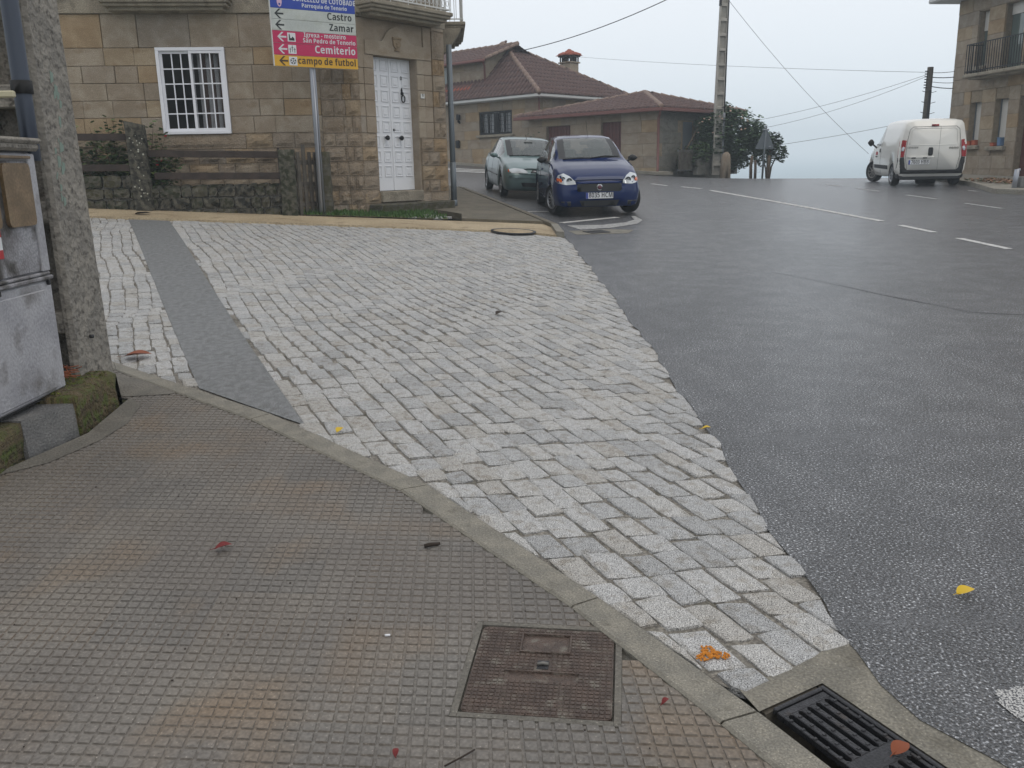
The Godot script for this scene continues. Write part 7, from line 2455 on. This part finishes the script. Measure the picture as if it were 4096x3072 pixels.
func tree(called, label, at: Vector3, lobes: Array, n: int, r: float, col: Vector3, flowers: int):
	var t = thing(called, label, "tree" if "tree" in called else "shrub", at)
	var b = Builder.new(true)
	for l in lobes:
		b.tube([Vector3(l[0].x * 0.1, 0.0, 0), Vector3(l[0].x * 0.35, l[0].y * 0.5, l[0].z * 0.4), l[0]], [0.05, 0.032, 0.012], 6)
	obj("trunk", b, "bark", t)
	b = Builder.new()
	for i in n:
		var l: Array = lobes[rng.randi() % lobes.size()]
		var d = Vector3(R(-1, 1), R(-1, 1), R(-1, 1))
		while d.length() > 1.0: d = Vector3(R(-1, 1), R(-1, 1), R(-1, 1))
		d = d.normalized() * pow(d.length(), 0.5) * (1.0 + 0.30 * sin(d.x * 7.0 + l[0].x * 5.0) * sin(d.y * 6.0 + l[0].y * 3.0))
		leaf(b, l[0] + d * l[1], R(0.6, 1.25) * r, col)
	stuff(obj("crown", b, "leaf", t))
	for i in flowers:
		var l: Array = lobes[rng.randi() % mini(3, lobes.size())]
		var d = Vector3(R(-1, 1), R(-0.2, 0.9), R(0.1, 1)).normalized()
		var fb = Builder.new(true)
		fb.lathe(Transform3D(Basis(Vector3.RIGHT, R(0.2, 1.2)), l[0] + d * l[1] * 1.02), [[0.0, -0.015], [0.03, 0.0], [0.038, 0.022], [0.016, 0.03], [0.0, 0.022]], 8)
		obj("blossom", fb, "flower_peach" if called != "young_tree" else "flower_red", t)

# ---------------------------------------------------------------- leaves and bits on the ground
func make_litter():
	rng.seed = 111
	var leaf_at = func(called, label, cat, x, z, size, m, turn, up = 0.012):
		var t = thing(called, label, cat, gp(x, z, up), turn)
		var b = Builder.new(true)
		var n = 10
		var prev = []
		for i in n + 1:
			var f = float(i) / n
			var w: float = size * 0.36 * sin(PI * pow(f, 0.8)) + 0.0005
			var lift = 0.010 * sin(PI * f) + 0.012 * f * f
			var row = [Vector3((f - 0.5) * size, lift + w * 0.25, -w), Vector3((f - 0.5) * size, lift, 0), Vector3((f - 0.5) * size, lift + w * 0.3, w)]
			if i > 0: b.skin(prev, row, false, Vector3.UP)
			prev = row
		obj("blade", b, m, t)
		b = Builder.new(true)
		b.tube([Vector3(-size * 0.75, 0.002, 0.004), Vector3(-size * 0.5, 0.004, 0), Vector3(size * 0.3, 0.0125, 0)], 0.0012, 5)
		obj("stalk", b, m, t)
	leaf_at.call("fallen_leaf", "yellow green leaf lying on the dark asphalt", "leaf", 1.572, -2.796, 0.07, "yellow_leaf", 0.2)
	leaf_at.call("fallen_leaf", "brown curled leaf lying on the drain grate bars", "leaf", 1.006, -2.012, 0.062, "brown_leaf", 0.5, 0.004)
	leaf_at.call("fallen_leaf", "yellow leaf wedged between setts beside the kerb", "leaf", -0.963, -4.679, 0.06, "yellow_leaf", 1.2)
	leaf_at.call("fallen_leaf", "tiny yellow leaf at edge of setts and asphalt", "leaf", 1.055, -4.584, 0.05, "yellow_leaf", -0.2)
	leaf_at.call("fallen_leaf", "crumpled dark red leaf on the pavement tiles", "leaf", -1.175, -3.27, 0.07, "red_leaf", 0.3)
	leaf_at.call("fallen_leaf", "small red leaf beside rusty square service cover", "leaf", 0.42, -2.22, 0.025, "red_leaf", 0.4)
	leaf_at.call("fallen_leaf", "narrow red leaf lying on tiles left of service cover", "leaf", -0.33, -2.03, 0.022, "red_leaf", 1.5)
	leaf_at.call("seed_pod", "reddish brown curled pod lying on pale setts by pole", "pod", -2.75, -6.33, 0.20, "brown_leaf", 0.1, 0.02)
	leaf_at.call("seed_pod", "dark strip of bark lying on yellowish concrete path", "bark", -5.86, -14.33, 0.26, "dark_bark", 0.0, 0.04)
	leaf_at.call("seed_pod", "dark upright chip standing among the distant setts", "bark", -0.094, -7.713, 0.10, "dark_bark", 0.9, 0.02)
	var t = thing("twig", "short black twig lying on the pavement tiles", "twig", gp(-0.333, -3.27, 0.008), 0.35)
	var b = Builder.new(true)
	b.tube([Vector3(-0.035, 0, 0), Vector3(-0.01, 0.004, 0.005), Vector3(0.03, 0.0, 0.0)], [0.008, 0.009, 0.006], 7)
	obj("stick", b, "dark_bark", t)
	t = thing("twig", "thin curved dark twig on tiles at pavement edge", "twig", gp(-0.16, -2.02, 0.006), 0.7)
	b = Builder.new(true)
	b.tube([Vector3(-0.05, 0, 0), Vector3(0.0, 0.006, 0.008), Vector3(0.05, 0.0, 0.0)], 0.0025, 6)
	obj("stick", b, "dark_bark", t)
	t = thing("cigarette_end", "small white cigarette end lying on the pavement tiles", "litter", gp(-0.43, -2.62, 0.005), 0.1)
	b = Builder.new(true)
	b.tube([Vector3(-0.009, 0, 0), Vector3(0.009, 0, 0)], 0.004, 8)
	obj("paper", b, "white_paint", t)
	# crumbs
	b = Builder.new()
	for k in 260:
		var a = R(0, TAU)
		var r = sqrt(R(0, 1)) * 0.042 * (1.0 + 0.45 * sin(a * 3.0 + 0.5))
		var c = gp(0.607 + cos(a) * r, -2.474 + sin(a) * r * 0.8, R(0.003, 0.006))
		b.box(Transform3D(Basis(Vector3.UP, R(0, 3.0)), c), Vector3(R(0.002, 0.008), R(0.002, 0.004), R(0.002, 0.006)))
	tag(stuff(obj("orange_crumbs", b, "orange_crumbs")), "small heap of orange crumbs spilled on pale setts", "crumbs")
	b = Builder.new()
	for k in 70:
		var p = Vector2(R(-2.3, 0.5), R(-5.0, -1.9))
		if p.x > -0.55 + (p.y + 3.9) * 0.75: continue
		var s = R(0.0015, 0.004)
		b.block(gp(p.x, p.y, 0.003), Vector3(s * R(0.8, 2.0), s, s * R(0.8, 2.0)))
	tag(stuff(obj("grit", b, "dark_bark")), "dark specks of grit scattered over the pavement tiles", "grit")
	b = Builder.new(true)
	for k in 30: 
		var a = R(0, TAU)
		b.tube([gp(-2.75 + R(-0.12, 0.2), -5.1 + R(-0.12, 0.15), 0.25), gp(-2.75 + R(-0.12, 0.2), -5.1 + R(-0.12, 0.15), 0.27)], 0.003, 5)
	tag(stuff(obj("dry_stalks", b, "brown_leaf")), "dry stalks and leaves gathered behind the meter cabinet", "litter")
	rng.seed = 20
func _ready():
	rng.seed = 20
	make_view()
	make_materials()
	make_ground()
	make_setts()
	make_pavement()
	make_iron()
	make_left_corner()
	make_far_side()
	make_stone_house()
	make_fence()
	make_signpost()
	make_cars()
	make_far_houses()
	make_right_house()
	make_rear_house()
	make_roadside()
	make_litter()
